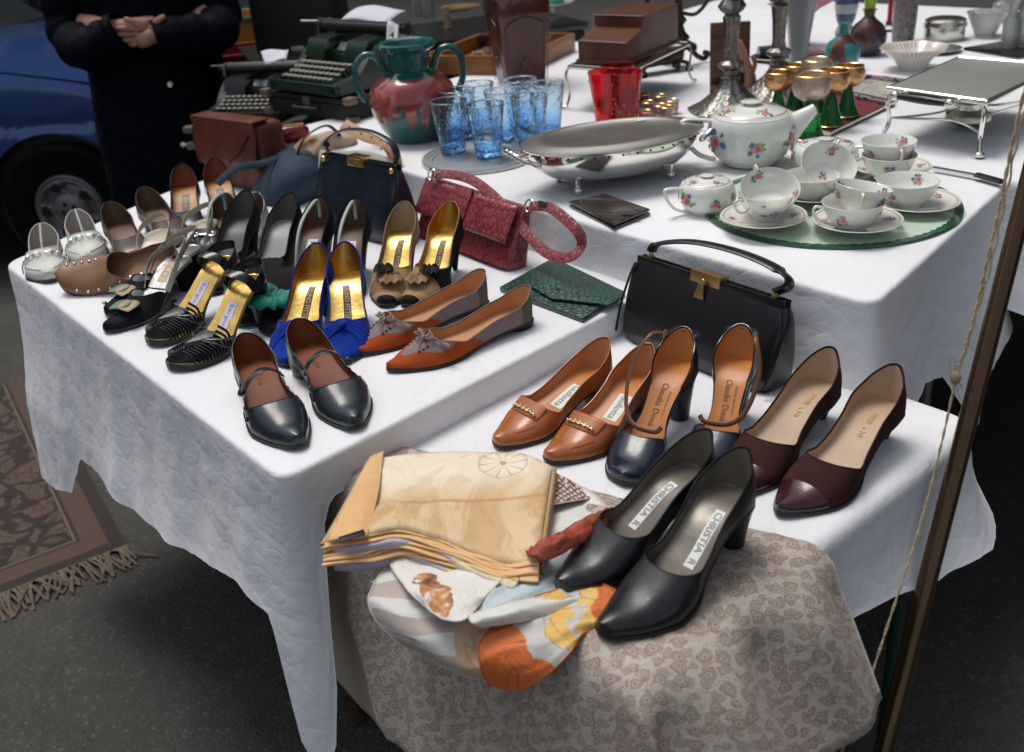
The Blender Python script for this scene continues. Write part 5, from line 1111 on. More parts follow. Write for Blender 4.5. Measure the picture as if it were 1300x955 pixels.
# stacks: (saucer centre px, count, label)
def stack(px,nsauc,labels,ox=(.002,.001),z0=None):
    for k in range(nsauc):
        z=(ZP if z0 is None else z0)+.0075*k; p=P(px[0],px[1],z+.012); saucer_root(labels[k],(p.x+ox[0]*k,p.y+ox[1]*k,z),rz=k*1.1)
    return (ZP if z0 is None else z0)+.0075*(nsauc-1)+.0065
z=stack((968,276),2,['lower saucer of the two beneath the front left tilted cup','upper saucer beneath the cup nearest the sugar pot'])
c=P(974,244,z+.044); cup_root('upright flowered cup carrying the tilted cup next to the sugar pot',(c.x,c.y,z),rz=R(200))
c=P(975,229,z+.066); cup_root('tilted flowered cup showing its inside, next to the sugar pot',(c.x-.002,c.y-.012,z+.024),rz=R(100),tilt=(R(27),R(-4)))
z=stack((1033,245),2,['lower saucer of the middle rear stack behind the gilt handled cups','upper saucer of the middle rear stack behind the gilt handled cups'])
c=P(1030,222,z+.044); cup_root('upright flowered cup carrying the widest open tilted cup, in front of the lidded pot',(c.x,c.y,z),rz=R(20))
c=P(1042,200,z+.066); cup_root('tilted flowered cup with its rose facing the camera, in front of the lidded pot',(c.x,c.y-.012,z+.030),rz=R(60),tilt=(R(38),R(3)))
z=stack((1131,213),2,['lower saucer at the rear right under two upright cups','upper saucer at the rear right under two upright cups'],z0=ZP)
c=P(1129,196,z+.044); cup_root('lower flowered cup of the upright pair at the rear right of the tea set',(c.x,c.y,z),rz=R(80))
c=P(1129,177,z+.070); cup_root('upper flowered cup of the upright pair, nearest the silver warmer',(c.x,c.y,z+.024),rz=R(-90))
z=stack((1163,256),1,['single saucer at the right end of the green rimmed plate'])
c=P(1153,227,z+.046); cup_root('single flowered cup at the right end with yellow flowers inside',(c.x,c.y,z),r=.052,rz=R(40))
z=stack((1087,281),2,['lower saucer at the front edge of the plate under the gilt handled cups','upper saucer at the front edge of the plate under the gilt handled cups'])
c=P(1083,256,z+.044); cup_root('lower flowered cup under the leaning cup at the front middle',(c.x,c.y,z),rz=R(180))
c=P(1091,238,z+.062); cup_root('leaning flowered cup with gilt handle facing the camera at the front middle',(c.x,c.y,z+.020),r=.046,rz=R(-110),tilt=(R(-3),R(11)))
# teapot, sugar pot, second pot
def pot(name,label,c,r,h,rz,spout,handles,lidr=.86,kn=1.,cat='teapot'):
    t=thing(name,label,cat,c,rz)
    f=lambda a,z:1+.028*abs(math.cos(a*6))**.5*math.sin(PI*min(1,max(0,(z+.01)/h)))
    m=MB(); m.lathe([(0,.002),(r*.62,0),(r*.66,.004),(r*.70,.008),(r*.84,h*.2),(r*.96,h*.48),(r*1.0,h*.74),(r*.97,h*.90),(r*.92,h*.965)],96,mod=f)
    m.lathe([(r*.92,h*.965),(r*.90,h),(r*.80,h*1.01)],64)
    for k in range(6):
        a=2*PI*k/6+.35; zz=h*(.55 if k%2 else .48); rr=r*1.012; p=Vector((rr*math.cos(a),rr*math.sin(a),zz)); flower(m,p+Vector((math.cos(a),math.sin(a),0))*.001,Vector((math.cos(a),math.sin(a),0)),Vector((0,0,1)),(.026 if k%2 else .016)*r/.075,rnd,True,r*.95)
    m.build('body',CH,t,weld=False)
    m=MB(); m.lathe([(r*.86,h*1.00),(r*.84,h*1.03),(r*.72,h*1.08),(r*.55,h*1.12),(r*.40,h*1.14),(r*.36,h*1.16),(r*.22,h*1.17),(0,h*1.175)],64)
    for k in range(4):
        a=2*PI*k/4+.2; flower(m,Vector((r*.62*math.cos(a),r*.62*math.sin(a),h*1.108+.0005)),Vector((math.cos(a)*.3,math.sin(a)*.3,1)),Vector((0,1,.1)),.014*r/.075,rnd,False)
    m.mi=1; m.lathe([(r*.80,h*1.053),(r*.785,h*1.06)],64); m.mi=0; lid=m.build('lid',CH,t,weld=False)
    m=MB(); m.lathe([(r*.12,h*1.165),(r*.13,h*1.21),(r*.24,h*1.23),(r*.25,h*1.25),(r*.20,h*1.265),(0,h*1.27)],32); m.build('knob',china,lid)
    if spout:
        m=MB(); rings=[]
        for q in [k/10 for k in range(11)]:
            x=r*lerp(.78,1.52,q); z=h*lerp(.52,.96,q**1.1)+.0; ry=lerp(r*.34,r*.13,q**.7); rz_=lerp(h*.40,h*.10,q**.7)
            rings.append([(x-rz_*.45*math.sin(a),ry*math.cos(a),z+rz_*math.sin(a)*(1 if math.sin(a)>0 else 1)) for a in [2*PI*j/16 for j in range(16)]])
        m.loft(rings); m.build('spout',china,t)
    m=MB()
    for sg in ([-1] if spout else handles):
        m.tube(crom([(sg*r*.90,0,h*.92),(sg*r*1.50,0,h*.99),(sg*r*1.66,0,h*.90),(sg*r*1.52,0,h*.55),(sg*r*1.25,0,h*.26),(sg*r*.86,0,h*.12)],7),.0062*r/.075,10,flat=.7)
        m.build('handle',china,t); m=MB()
    return t
tr=PZ(950,215,2.06); tp=P(950,208,T2)
pot('teapot','large flowered white teapot with angular handle and lid, left of the stacked cups','X' and P(952,205,T2+.004),.087,.100,R(4),True,[-1])
pot('sugar_pot','small flowered lidded sugar pot standing in front of the teapot','X' and P(897,268,T2),.050,.054,R(15),False,[-1,1],cat='sugar pot')
pot('lidded_pot','flowered lidded pot half hidden behind the tilted cups, right of the teapot','X' and P(1046,215,T2+.004),.062,.050,R(-25),False,[1],cat='sugar pot')
# strip added to draw the shaded gap between the middle and rear cloths
t=thing('gap_shade','thin strip added as the dark shadow of the gap between middle and rear cloths','gap_shade',P(1215,218,T2+.006),0)
kp=[P(1185,212,T2+.01)-t.location,P(1240,222,T2+.01)-t.location,P(1272,231,T2+.01)-t.location]
m=MB(); m.tube(kp[:2],.006,6,flat=.2,upv=(0,0,1)); m.build('gap_shade_strip',steel,t); m=MB(); m.tube(kp[1:],.009,8,flat=.5,upv=(0,0,1)); m.build('handle',blackL2,t)  # steel and black pieces only stand in for the gap's shade
# ================================================================ silver
plate=mat('silver_plate',(.86,.84,.78),.13,1,bump=(9,.10,.004)); plate2=mat('worn_silver',(.62,.60,.54),.22,1,bump=(60,.2,.001)); pew=mat('pewter',(.30,.285,.26),.32,1,bump=(95,.9,.004),var=(60,(.16,.15,.135),.2))
sb_=PZ(786,222,2.03); sb_=P(780,229,T2); so_=thing('serving_dish','oval silver covered serving dish on ball feet with two twisted handles','serving dish',sb_,math.atan2((P(905,181,T2)-P(665,222,T2)).y,(P(905,181,T2)-P(665,222,T2)).x))
A_,B_=.184,.114
def oval(prof,m,n=72):
    rows=[[(A_*r*math.cos(2*PI*j/n),B_*(r if r<=1 else 1+(r-1)*A_/B_)*math.sin(2*PI*j/n),z) for j in range(n)] for r,z in prof]
    m.grid(rows,cv=True)
m=MB(); oval([(0,.006),(.66,.006),(.78,.012),(.90,.028),(.965,.046),(.985,.060),(.99,.066)],m); m.build('dish',plate,so_)
plateL=mat('tarnished_silver_lid',(.84,.81,.74),.30,1,bump=(9,.1,.004),var=(14,(.70,.66,.58),.3))
m=MB(); oval([(1.0,.066),(1.035,.068),(1.05,.072),(1.045,.074),(1.0,.0755),(.90,.079),(.84,.0805),(.79,.080),(.765,.0780),(.3,.0785),(0,.079)],m); lid=m.build('lid',plateL,so_)
m=MB(); m.box((.085,.05,.0800),(.018,.012,.0006)); m.build('price_sticker',whitelab,lid)
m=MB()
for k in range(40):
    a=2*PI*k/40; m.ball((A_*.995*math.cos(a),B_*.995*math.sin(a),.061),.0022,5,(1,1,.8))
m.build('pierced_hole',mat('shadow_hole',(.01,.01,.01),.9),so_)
for sg in (1,-1):
    m=MB(); pts=crom([(sg*A_*.93,-.045,.045),(sg*A_*1.10,-.036,.060),(sg*A_*1.20,-.015,.072),(sg*A_*1.20,.015,.072),(sg*A_*1.10,.036,.060),(sg*A_*.93,.045,.045)],10)
    m.tube(pts,[.0042+.0022*abs(math.sin(i*.55)) for i in range(len(pts))],10); m.build('handle',plate,so_)
for a in (.7,PI-.7,PI+.7,-.7):
    m=MB(); x,y=A_*.72*math.cos(a),B_*.72*math.sin(a)*1.0; m.ball((x,y,-.013),.008,8); m.tube([(x,y,-.010),(x,y,.014)],.004,8); m.ball((x,y,-.003),.0055,6,(1,1,.5)); m.build('foot',plate,so_)
so_.location.z+=.021
# warmer
wl=[P(1127,108,T2+.118),P(1217,70,T2+.118),P(1345,80,T2+.118),P(1252,125,T2+.118)]; c_=sum(wl,Vector())/4; c_.z=TB
c2=[p-Vector((c_.x,c_.y,0)) for p in wl]
wt=thing('plate_warmer','rectangular silver plate warmer on hoof legs with black handle and spirit burner at the right','plate warmer',c_,0)
m=MB(); m.prism([(p.x,p.y) for p in ccw(c2)],.104,.113,.003); m.build('hotplate',mat('brushed_silver',(.30,.31,.285),.5,.55,bump=(7,.1,.005)),wt)
m=MB(); ed=[Vector((p.x,p.y,.1085)) for p in ccw(c2)]; m.tube([e*.999 for e in ed],.006,8,closed=True); m.build('rim',plate,wt)
for p in ed:
    m=MB(); q=Vector((p.x*.96,p.y*.96,.104)); o=Vector((p.x,p.y,0)).normalized(); m.tube(crom([q,q+o*.004-Vector((0,0,.03)),q-o*.003-Vector((0,0,.065)),q+o*.010-Vector((0,0,.092)),q+o*.018-Vector((0,0,.098))],5),[.0065]+[.0045]*18+[.008]*2,8); m.ball(q+o*.016-Vector((0,0,.097)),.0085,8,(1.2,1.2,.8)); m.build('leg',plate,wt)
m=MB(); 
for i in range(4):
    a,b=ed[i]*.96,ed[(i+1)%4]*.96; mid=(a+b)/2*.45; m.tube(crom([Vector((a.x,a.y,.045)),Vector((mid.x,mid.y,.035)),Vector((b.x,b.y,.045))],6),.0028,6)
m.build('stretcher',plate,wt)
e0=min(range(4),key=lambda i:(((ed[i]+ed[(i+1)%4])/2)).y); a,b=ed[e0],ed[(e0+1)%4]; d=(b-a).normalized(); off=Vector((d.y,-d.x,0)); 
if off.y>0: off=-off
m=MB(); pa=a.lerp(b,.16)+off*.022-Vector((0,0,.006)); pb=a.lerp(b,.72)+off*.022-Vector((0,0,.006)); m.tube([pa.lerp(pb,k/8) for k in range(9)],[.006+.003*math.sin(PI*k/8) for k in range(9)],12); m.build('handle',mat('ebony',(.012,.011,.010),.3,coat=.3),wt)
m=MB()
for p in (pa,pb): m=MB(); m.ball(p,.0105,8); m.tube([p,p-off*.022],.0045,8); m.build('handle_mount',plate,wt)
m=MB(); m.lathe([(0,.012),(.032,.012),(.048,.022),(.046,.034),(.026,.044),(.026,.056),(.016,.060),(0,.060)],32); m.build('burner',plate2,wt)
# candlesticks
def candlestick(label,c,s=1.,H_=.36):
    t=thing('candlestick',label,'candlestick',c,rnd.random(),'pewter candlesticks')
    prof=[(.072,0),(.074,.006),(.066,.012),(.052,.022),(.040,.036),(.028,.052),(.020,.066),(.015,.078),(.0185,.082),(.013,.090),(.015,.100),(.024,.108),(.024,.116),(.014,.124),(.012,.140),(.0135,.19),(.016,.225),(.012,.232),(.020,.240),(.025,.250),(.020,.262),(.012,.270),(.016,.285),(.020,.31),(.024,.325),(.034,.332),(.034,.338),(.016,.342),(.015,H_)]
    m=MB(); f=lambda a,z:1+(.10*abs(math.cos(a*4))+.03*math.sin(a*12) if z<.05 else .05*math.cos(a*8))
    m.lathe([(0,0)]+[(r*s,z) for r,z in prof[:9]],96,mod=f); m.build('base',pew,t)
    m=MB(); m.lathe([(r*s,z) for r,z in prof[8:]]+[(0,H_)],48,mod=lambda a,z:1+.05*math.cos(a*8)); m.build('stem',pew,t); return t
candlestick('ornate pewter candlestick nearest the teapot, foot beside the silver dish',P(927,140,T2),1.3,.42)
candlestick('ornate pewter candlestick behind its pair, beside the gilt goblets',P(986,122,T2),1.3,.44)
# ================================================================ glass
blueg=mat('blue_crackle_glass',(.30,.55,.95),.03,trans=1,ior=1.45,bump=(75,.8,.004))
def c_blue(nt,N,L,b,tc):
    sx=N.new('ShaderNodeSeparateXYZ'); L.new(tc.outputs['Object'],sx.inputs[0]); r=ramp(N,[(0,(.20,.50,.98)),(.2,(.45,.73,.99)),(.55,(.78,.91,.998)),(1,(.88,.95,.995))]); L.new(mth(N,L,'MULTIPLY',sx.outputs[2],7.4),r.inputs['Fac']); L.new(r.outputs['Color'],b.inputs['Base Color'])
    v=N.new('ShaderNodeTexVoronoi'); v.feature='DISTANCE_TO_EDGE'; v.inputs['Scale'].default_value=60; L.new(tc.outputs['Object'],v.inputs['Vector']); setbump(N,L,b,mth(N,L,'MINIMUM',v.outputs['Distance'],.2),.5,.006)
MT.pop('blue_crackle_glass'); blueg=mat('blue_crackle_glass',(.3,.55,.95),.04,trans=1,ior=1.4,custom=c_blue)
def tumbler(name,label,c,r0,r1,h,m_,grp,lip=None,seg=36,cat='tumbler'):
    t=thing(name,label,cat,c,rnd.random()*6,grp); m=MB(); th=.0022
    m.lathe([(0,0),(r0*.96,0),(r0,.003),(lerp(r0,r1,.3),h*.35),(lerp(r0,r1,.7),h*.72),(r1,h-.001),(r1-th*.5,h),(r1-th,h-.001),(lerp(r0,r1,.7)-th,h*.72),(lerp(r0,r1,.3)-th,h*.35),(r0-th*1.2,.016),(r0*.5,.012),(0,.012)],seg); m.build('glass',m_,t,weld=True)
    if lip:
        m=MB(); m.tube([((r1-.001)*math.cos(2*PI*k/seg),(r1-.001)*math.sin(2*PI*k/seg),h+.0003) for k in range(seg)],.0011,5,closed=True); m.build('rim',lip,t)
    return t
tr_=P(608,202,T2); tt_=thing('round_tray','round ridged pewter and glass tray carrying the blue tumblers','tray',tr_,0)
m=MB(); m.lathe([(0,.004),(.104,.004),(.107,.007),(.112,.007),(.115,.010),(.120,.010),(.122,.013),(.127,.013),(.130,.009),(.130,.002),(.126,0),(0,0)],80); m.build('tray',mat('zinc',(.62,.65,.64),.3,.6,bump=(30,.2,.002)),tt_)
lipb=mat('blue_lip_glass',(.35,.55,.85),.1,trans=.5,ior=1.45)
gz=T2+.0075
for i,(x,y,l) in enumerate([(569,128,'blue crackle tumbler at the front left of the tray touching the green jar'),(615,132,'blue crackle tumbler at the front with a square white sticker'),(580,114,'blue crackle tumbler second row, directly behind the front left one'),(637,115,'blue crackle tumbler hidden in the middle of the tray'),(604,106,'blue crackle tumbler at the back left in front of the brown jar'),(659,101,'tallest looking blue crackle tumbler at the back before the brown jar'),(671,122,'blue crackle tumbler at the right beside the silver dish rim'),(693,108,'palest blue tumbler at the far right of the tray')]):
    p=P(x,y,gz+.118); p.z=gz+(.004 if i==7 else 0); g=tumbler('blue_tumbler',l,p,.029,.043,.118,blueg,'blue crackle tumblers on the tray',lipb)
    if i==1:
        m=MB(); q=Vector((0,-1,0)); a=-PI/2-g.rotation_euler[2]; rr=.0372; m.grid([[(rr*math.cos(a+s),rr*math.sin(a+s),.050+z) for s in (-.17,-.06,.06,.17)] for z in (-.006,0,.006)]); m.build('price_sticker',whitelab,g)
redg=mat('ruby_glass',(.88,.03,.05),.04,trans=.9,ior=1.45,bump=(30,.3,.004)); gdot=mat('gilt_dot',(.7,.42,.12),.3,.8)
for x,y,l in [(768,90,'ruby glass tumbler with gold dots, left of the three'),(783,82,'ruby glass tumbler with gold dots, at the back of the three'),(793,90,'ruby glass tumbler with gold dots, right of the three next to the salts')]:
    p=P(x,y,T2+.135); p.z=T2; g=tumbler('ruby_tumbler',l,p,.026,.042,.135,redg,'ruby tumblers'); m=MB()
    for k in range(22):
        a=rnd.random()*6.3; z=.02+.1*rnd.random(); r=lerp(.026,.042,z/.135)+.0004; m.ball((r*math.cos(a),r*math.sin(a),z),.0018,4,(1,1,1.4))
    m.build('gold_dots',gdot,g)
clearg=mat('clear_glass',(.95,.97,.95),.03,trans=1,ior=1.45); saltg=mat('smoky_pink_glass',(.80,.62,.55),.05,trans=.85,ior=1.45,bump=(120,.6,.002)); redsg=mat('red_shot_glass',(.7,.06,.04),.05,trans=.85)
for i,(x,y,k,l) in enumerate([(817,119,1,'small red shot glass with gilt rim right behind the ruby tumblers'),(838,121,0,'small gilt rimmed shot glass furthest back in its cluster'),(823,129,0,'small gilt rimmed shot glass in the middle left of the cluster'),(853,127,0,'small gilt rimmed shot glass at the right end of the cluster'),(838,133,0,'small gilt rimmed shot glass in the middle of the cluster front'),(820,141,0,'small gilt rimmed shot glass closest to the silver dish'),(846,135,0,'small gilt rimmed shot glass between the middle and right ones')]):
    p=P(x,y,T2+.035); p.z=T2; tumbler('shot_glass',l,p,.015,.018,.034,redsg if k else saltg,'gilt rimmed shot glasses',gold,24,'shot glass')
# roemers
greeng=mat('green_stem_glass',(.02,.30,.05),.06,trans=.75,ior=1.45); amber=mat('gilt_amber_bowl',(.80,.46,.20),.14,.55,trans=.8,ior=1.45,bump=(110,.8,.003)); amber2=mat('gilt_clear_bowl',(.90,.80,.70),.08,.12,trans=.95,ior=1.45,bump=(110,.9,.003))
for i,(x,y,s,k,l) in enumerate([(989,92,.86,0,'amber bowled green stem goblet at the left of the group'),(1031,95,1.1,1,'largest pale engraved goblet with green stem at the front'),(1037,76,1.0,1,'green stem goblet with clear gilt rim at the back of the group'),(1011,83,.86,0,'green stem goblet peeping between the left and front goblets'),(1058,90,.98,0,'green stem goblet directly right of the largest one'),(1079,84,.92,0,'green stem goblet at the right end on a flared green foot')]):
    p=P(x,y,T2+.125*s+.008); p.z=T2+.0085; t=thing('goblet',l,'goblet',p,0,'green stemmed goblets on the red tray'); m=MB()
    m.lathe([(0,0)]+[((.030-.020*(k_/9)**.7+(.0012 if k_%2 else 0))*s,.004+.0075*k_*s) for k_ in range(10)]+[(.008*s,.075*s),(0,.076*s)],32); m.build('stem',greeng,t)
    each(t,'gilt_band',gold,[MB().tube([(r_*s*math.cos(a),r_*s*math.sin(a),z_) for a in [q*PI/16 for q in range(32)]],.0012,5,closed=True) for r_,z_ in ((.0305,.003),(.010,.066*s),(.0335,.1255*s))])
    m=MB(); m.lathe([(.006*s,.074*s),(.020*s,.077*s),(.033*s,.087*s),(.0385*s,.101*s),(.0375*s,.114*s),(.0325*s,.125*s),(.0313*s,.125*s),(.036*s,.114*s),(.037*s,.101*s),(.032*s,.089*s),(.019*s,.080*s),(0,.078*s)],36); m.build('bowl',amber2 if k else amber,t)
# tray with red interior
def recttray(label,q,h,m1,m2,name='tray',rim=.006,z=T2,cat='tray'):
    q=ccw(q); c=sum(q,Vector())/4; c.z=z; t=thing(name,label,cat,c,0)
    m=MB(); m.prism([(p.x-c.x,p.y-c.y) for p in q],.001,.006); m.build('base',m1,t)
    m=MB(); m.tube([(p.x-c.x,p.y-c.y,h) for p in q],rim,8,closed=True); 
    m.grid([[(p.x-c.x,p.y-c.y,.004),(p.x-c.x,p.y-c.y,h)] for p in q],cu=True); m.build('rim',m2,t); return t
recttray('rectangular pewter tray with dark red lining under the green stemmed goblets',[P(955,150,T2),P(1060,118,T2),P(1135,135,T2),P(1052,176,T2)],.010,mat('dark_red_velvet',(.16,.02,.02),.7),plate2,rim=.004)
pt_=recttray('square porcelain dish painted with leaves and a blue border behind the goblets',[P(1062,118,T2+.01),P(1098,98,T2+.01),P(1152,104,T2+.01),P(1128,133,T2+.01)],.014,mat('painted_porcelain',(.6,.6,.54),.15,coat=.5,custom=c_print([(0,(.58,.58,.50)),(.45,(.62,.62,.55)),(.52,(.30,.32,.18)),(.56,(.60,.52,.42)),(.62,(.62,.62,.56)),(.70,(.35,.12,.06))],45,2,.6)),mat('blue_red_border',(.5,.5,.45),.15,coat=.5,custom=c_print([(0,(.06,.10,.30)),(.44,(.60,.60,.56)),(.52,(.62,.16,.06)),(.58,(.60,.60,.56)),(.66,(.08,.14,.36))],60,1,.3)),'porcelain_dish',.005,T2,'dish')
# vases and glass at the rear
def lathed(name,label,cat,c,prof,m_,part='body',n=40,mod=None,extra=None,grp=None,sc_=1.,rz=0):
    t=thing(name,label,cat,c,rz,grp); m=MB(); m.lathe([(r*sc_,z*sc_) for r,z in prof],n,mod=mod); m.build(part,m_,t); 
    if extra: extra(t)
    return t
def shell(p,th=.002): return p+[(max(0,r-th),z) for r,z in p[::-1]]
frost=mat('frosted_glass',(.55,.60,.60),.25,trans=.55,ior=1.4,coat=.3)
c=P(1012,100,TB); lathed('glass_vase','tall flared grey glass vase standing behind the goblets','vase',c,shell([(.0,.004),(.038,.0),(.040,.006),(.028,.03),(.024,.06),(.030,.12),(.038,.18),(.050,.24),(.064,.30)],.004),frost,mod=lambda a,z:1+.05*math.cos(a*5))
pinkg=mat('pink_glass',(.75,.28,.45),.15,trans=.45,ior=1.4)
c=P(1015,58,TB); lathed('pink_glass_vase','ruffled pink art glass vase behind the tall grey vase','vase',c,shell([(0,.004),(.035,.0),(.03,.02),(.016,.05),(.020,.08),(.045,.11),(.085,.135),(.060,.15)],.003),pinkg,mod=lambda a,z:1+(.28*math.cos(a*4) if z>.09 else 0))
tq=mat('turquoise_cameo',(.03,.20,.20),.3,coat=.3,custom=c_print([(0,(.12,.035,.02)),(.36,(.12,.035,.02)),(.41,(.035,.22,.21)),(.66,(.05,.28,.26)),(.70,(.16,.05,.03))],17,0,.4))
c=P(1068,88,TB); c.z=TB; lathed('cameo_vase','turquoise cameo bottle vase with brown spots behind the goblets','vase',c,[(0,.001),(.030,.0),(.040,.012),(.048,.035),(.048,.055),(.040,.075),(.020,.090),(.012,.102),(.012,.122),(.018,.128),(.014,.129),(.008,.120)],tq)
dkc=mat('dark_cameo',(.03,.02,.018),.25,coat=.4,custom=c_print([(0,(.07,.018,.012)),(.45,(.030,.030,.034)),(.6,(.05,.075,.08)),(.7,(.09,.03,.02))],13,1,.4))
lime=mat('lime_glass',(.30,.42,.01),.3)
def lg(t): m=MB(); m.lathe([(.012,.128),(.015,.136),(.018,.160),(.020,.19),(.014,.20),(0,.2)],24); m.build('lime_neck',lime,t)
c=P(1100,70,TB); lathed('cameo_vase','dark brown and blue cameo vase with a lime green flower neck','vase',c,[(0,.001),(.032,.0),(.045,.014),(.054,.042),(.053,.064),(.042,.088),(.022,.104),(.014,.114),(.018,.130),(.022,.132),(.012,.126)],dkc,extra=lg)
bw=mat('blue_white_china',(.4,.42,.45),.2,coat=.4,custom=lambda nt,N,L,b,tc:(lambda wv:(L.new(tc.outputs['Object'],wv.inputs['Vector']),setattr(wv,'bands_direction','Z'),(lambda r:(L.new(wv.outputs['Fac'],r.inputs['Fac']),L.new(r.outputs['Color'],b.inputs['Base Color'])))(ramp(N,[(0,(.05,.08,.18)),(.55,(.42,.44,.45))],'CONSTANT'))))(N.new('ShaderNodeTexWave')))
c=P(1072,48,TB); lathed('striped_vase','blue and white banded china vase behind the turquoise vase','vase',c,[(0,0),(.028,0),(.032,.02),(.022,.04),(.030,.06),(.038,.10),(.030,.14),(.020,.16),(.0,.16)],bw)
engr=mat('cut_glass',(.55,.50,.47),.08,trans=.6,ior=1.5,bump=(110,1.,.006),var=(80,(.25,.21,.19),.15))
c=P(1146,52,TB); lathed('cut_glass_beaker','tall smoky cut glass beaker beside the round silver box','vase',c,shell([(0,.004),(.033,.0),(.034,.02),(.036,.06),(.038,.16)],.004),engr)
c=P(1128,40,TB); t=thing('candle','slim red taper candle in a clear holder beside the smoky beaker','candle',c,0); m=MB(); m.tube([(0,0,.02),(0,0,.20)],.008,12); m.build('wax',mat('red_wax',(.35,.006,.02),.4),t); m=MB(); m.lathe([(0,0),(.02,0),(.018,.01),(.011,.02),(.012,.032),(0,.03)],20); m.build('holder',clearg,t)
c=P(1198,50,TB); t=thing('silver_box','round lidded silver box on the rear table above the porcelain bowl','box',c,0); m=MB(); m.lathe([(0,0),(.058,0),(.060,.004),(.060,.040),(0,.040)],48); m.build('box',plate2,t); m=MB(); m.lathe([(.063,.040),(.064,.046),(.060,.054),(.061,.060),(.050,.066),(0,.068)],48); m.build('lid',plate2,t)
c=P(1250,46,TB); lathed('glass_bowl','clear cut glass bowl right of the round silver box','bowl',c,shell([(0,.003),(.028,0),(.032,.01),(.045,.04),(.060,.075)],.004),engr and mat('cut_crystal',(.85,.87,.85),.06,trans=.85,ior=1.5,bump=(90,1,.005)))
cg=MT['cut_crystal']
c=P(1285,40,TB); t=thing('mirror_tray','dark mirror tray holding crystal decanters at the top right corner','tray',P(1300,62,TB),R(20)); m=MB(); m.box((0,0,.005),(.26,.20,.008),.002); m.build('tray',mat('dark_mirror',(.03,.02,.018),.1,.3,coat=.4),t)
for x,y,h,r,l in [(1281,60,.13,.022,'slim crystal decanter at the left of the mirror tray'),(1302,58,.16,.032,'wide crystal decanter at the right of the mirror tray'),(1272,24,.09,.03,'low crystal goblet behind the mirror tray')]:
    c=P(x,y,TB+.01); lathed('crystal_decanter',l,'decanter',c,shell([(0,.003),(r,0),(r*1.05,h*.1),(r*1.1,h*.55),(r*.6,h*.7),(r*.45,h*.8),(r*.8,h)],.003),cg)
# pierced porcelain bowl
def c_basket(nt,N,L,b,tc):
    sx=N.new('ShaderNodeSeparateXYZ'); L.new(tc.outputs['Object'],sx.inputs[0]); a=mth(N,L,'ARCTAN2',sx.outputs[1],sx.outputs[0]); s=mth(N,L,'GREATER_THAN',mth(N,L,'SINE',mth(N,L,'MULTIPLY',a,46)),.2); z=mth(N,L,'GREATER_THAN',sx.outputs[2],.045); z2=mth(N,L,'LESS_THAN',sx.outputs[2],.058)
    L.new(mixc(N,L,mth(N,L,'MULTIPLY',mth(N,L,'MULTIPLY',s,z),mth(N,L,'MULTIPLY',z2,.7)),(.66,.66,.60),(.45,.09,.06)),b.inputs['Base Color'])
c=P(1158,88,TB); lathed('porcelain_bowl','white porcelain bowl with flared lobed rim and small red pattern inside','bowl',c,shell([(0,.004),(.036,0),(.038,.010),(.050,.032),(.078,.056),(.084,.062)],.003),mat('patterned_porcelain',(.66,.66,.6),.12,coat=.6,custom=c_basket),n=96,mod=lambda a,z:1+(.12*abs(math.cos(a*3)) if z>.03 else 0))
c=P(1186,66,TB); lathed('silver_saucer','low round silver dish behind the porcelain bowl','dish',c,[(0,.002),(.05,.001),(.075,.010),(.076,.012),(.05,.006),(0,.005)],plate2)
c=P(1010,74,TB); t=thing('silver_tray','oval silver tray with a dark cylinder lying on it, behind the second candlestick','tray',c,0); m=MB(); m.grid([[(.135*r*math.cos(a),.09*r*math.sin(a),z) for a in [2*PI*k/48 for k in range(48)]] for r,z in [(0,.003),(.8,.003),(.95,.012),(1,.014),(1,.010),(.8,0),(0,0)]],cv=True); m.build('tray',plate2,t)
c=P(975,66,TB+.02); t=thing('napkin_cylinder','short black cylinder with metal cap lying on the silver tray','cylinder',c,0); m=MB(); m.tube([(-.030,0,0),(.026,0,0)],.019,24); m.build('barrel',mat('black_lacquer',(.008,.010,.008),.2,coat=.5),t); m=MB(); m.tube([(.026,0,0),(.032,0,0)],.018,24); m.ball((.032,0,0),.012,8,(.4,1,1)); m.build('cap',plate2,t)
# wooden bookend with carved hands
woodr=mat('red_brown_wood',(.10,.03,.015),.4,coat=.3,custom=c_wood((.06,.018,.010),(.17,.055,.025),7)); handm=mat('pink_carving',(.50,.24,.17),.6,bump=(40,.4,.003))
c=P(925,112,T2); c=P(926,116,T2); t=thing('bookend','brown wooden bookend with carved pink praying hands between the candlesticks','bookend',c,R(-12)); m=MB(); m.box((0,.03,.088),(.105,.018,.176),.003); m.box((0,0,.008),(.105,.07,.016),.003); m.build('board',woodr,t)
m=MB(); pts=[(.025,-.006,.012),(.022,-.006,.045),(.010,-.004,.08),(.002,-.002,.112),(-.006,0,.135)]; m.tube(crom(pts,6),[.024-.018*(k/24)**1.2 for k in range(25)],14,flat=.7)
for k in range(4): m.tube(crom([(.004+.007*k,-.016,.055),(.000+.004*k,-.012,.092),(-.008+.003*k,-.006,.128-.007*k)],5),.0058,8)
m.tube(crom([(.028,-.014,.05),(.034,-.012,.075),(.026,-.010,.096)],5),.006,8); m.xf(Matrix.Translation((.030,-.01,0))); m.build('carved_hands',handm,t)
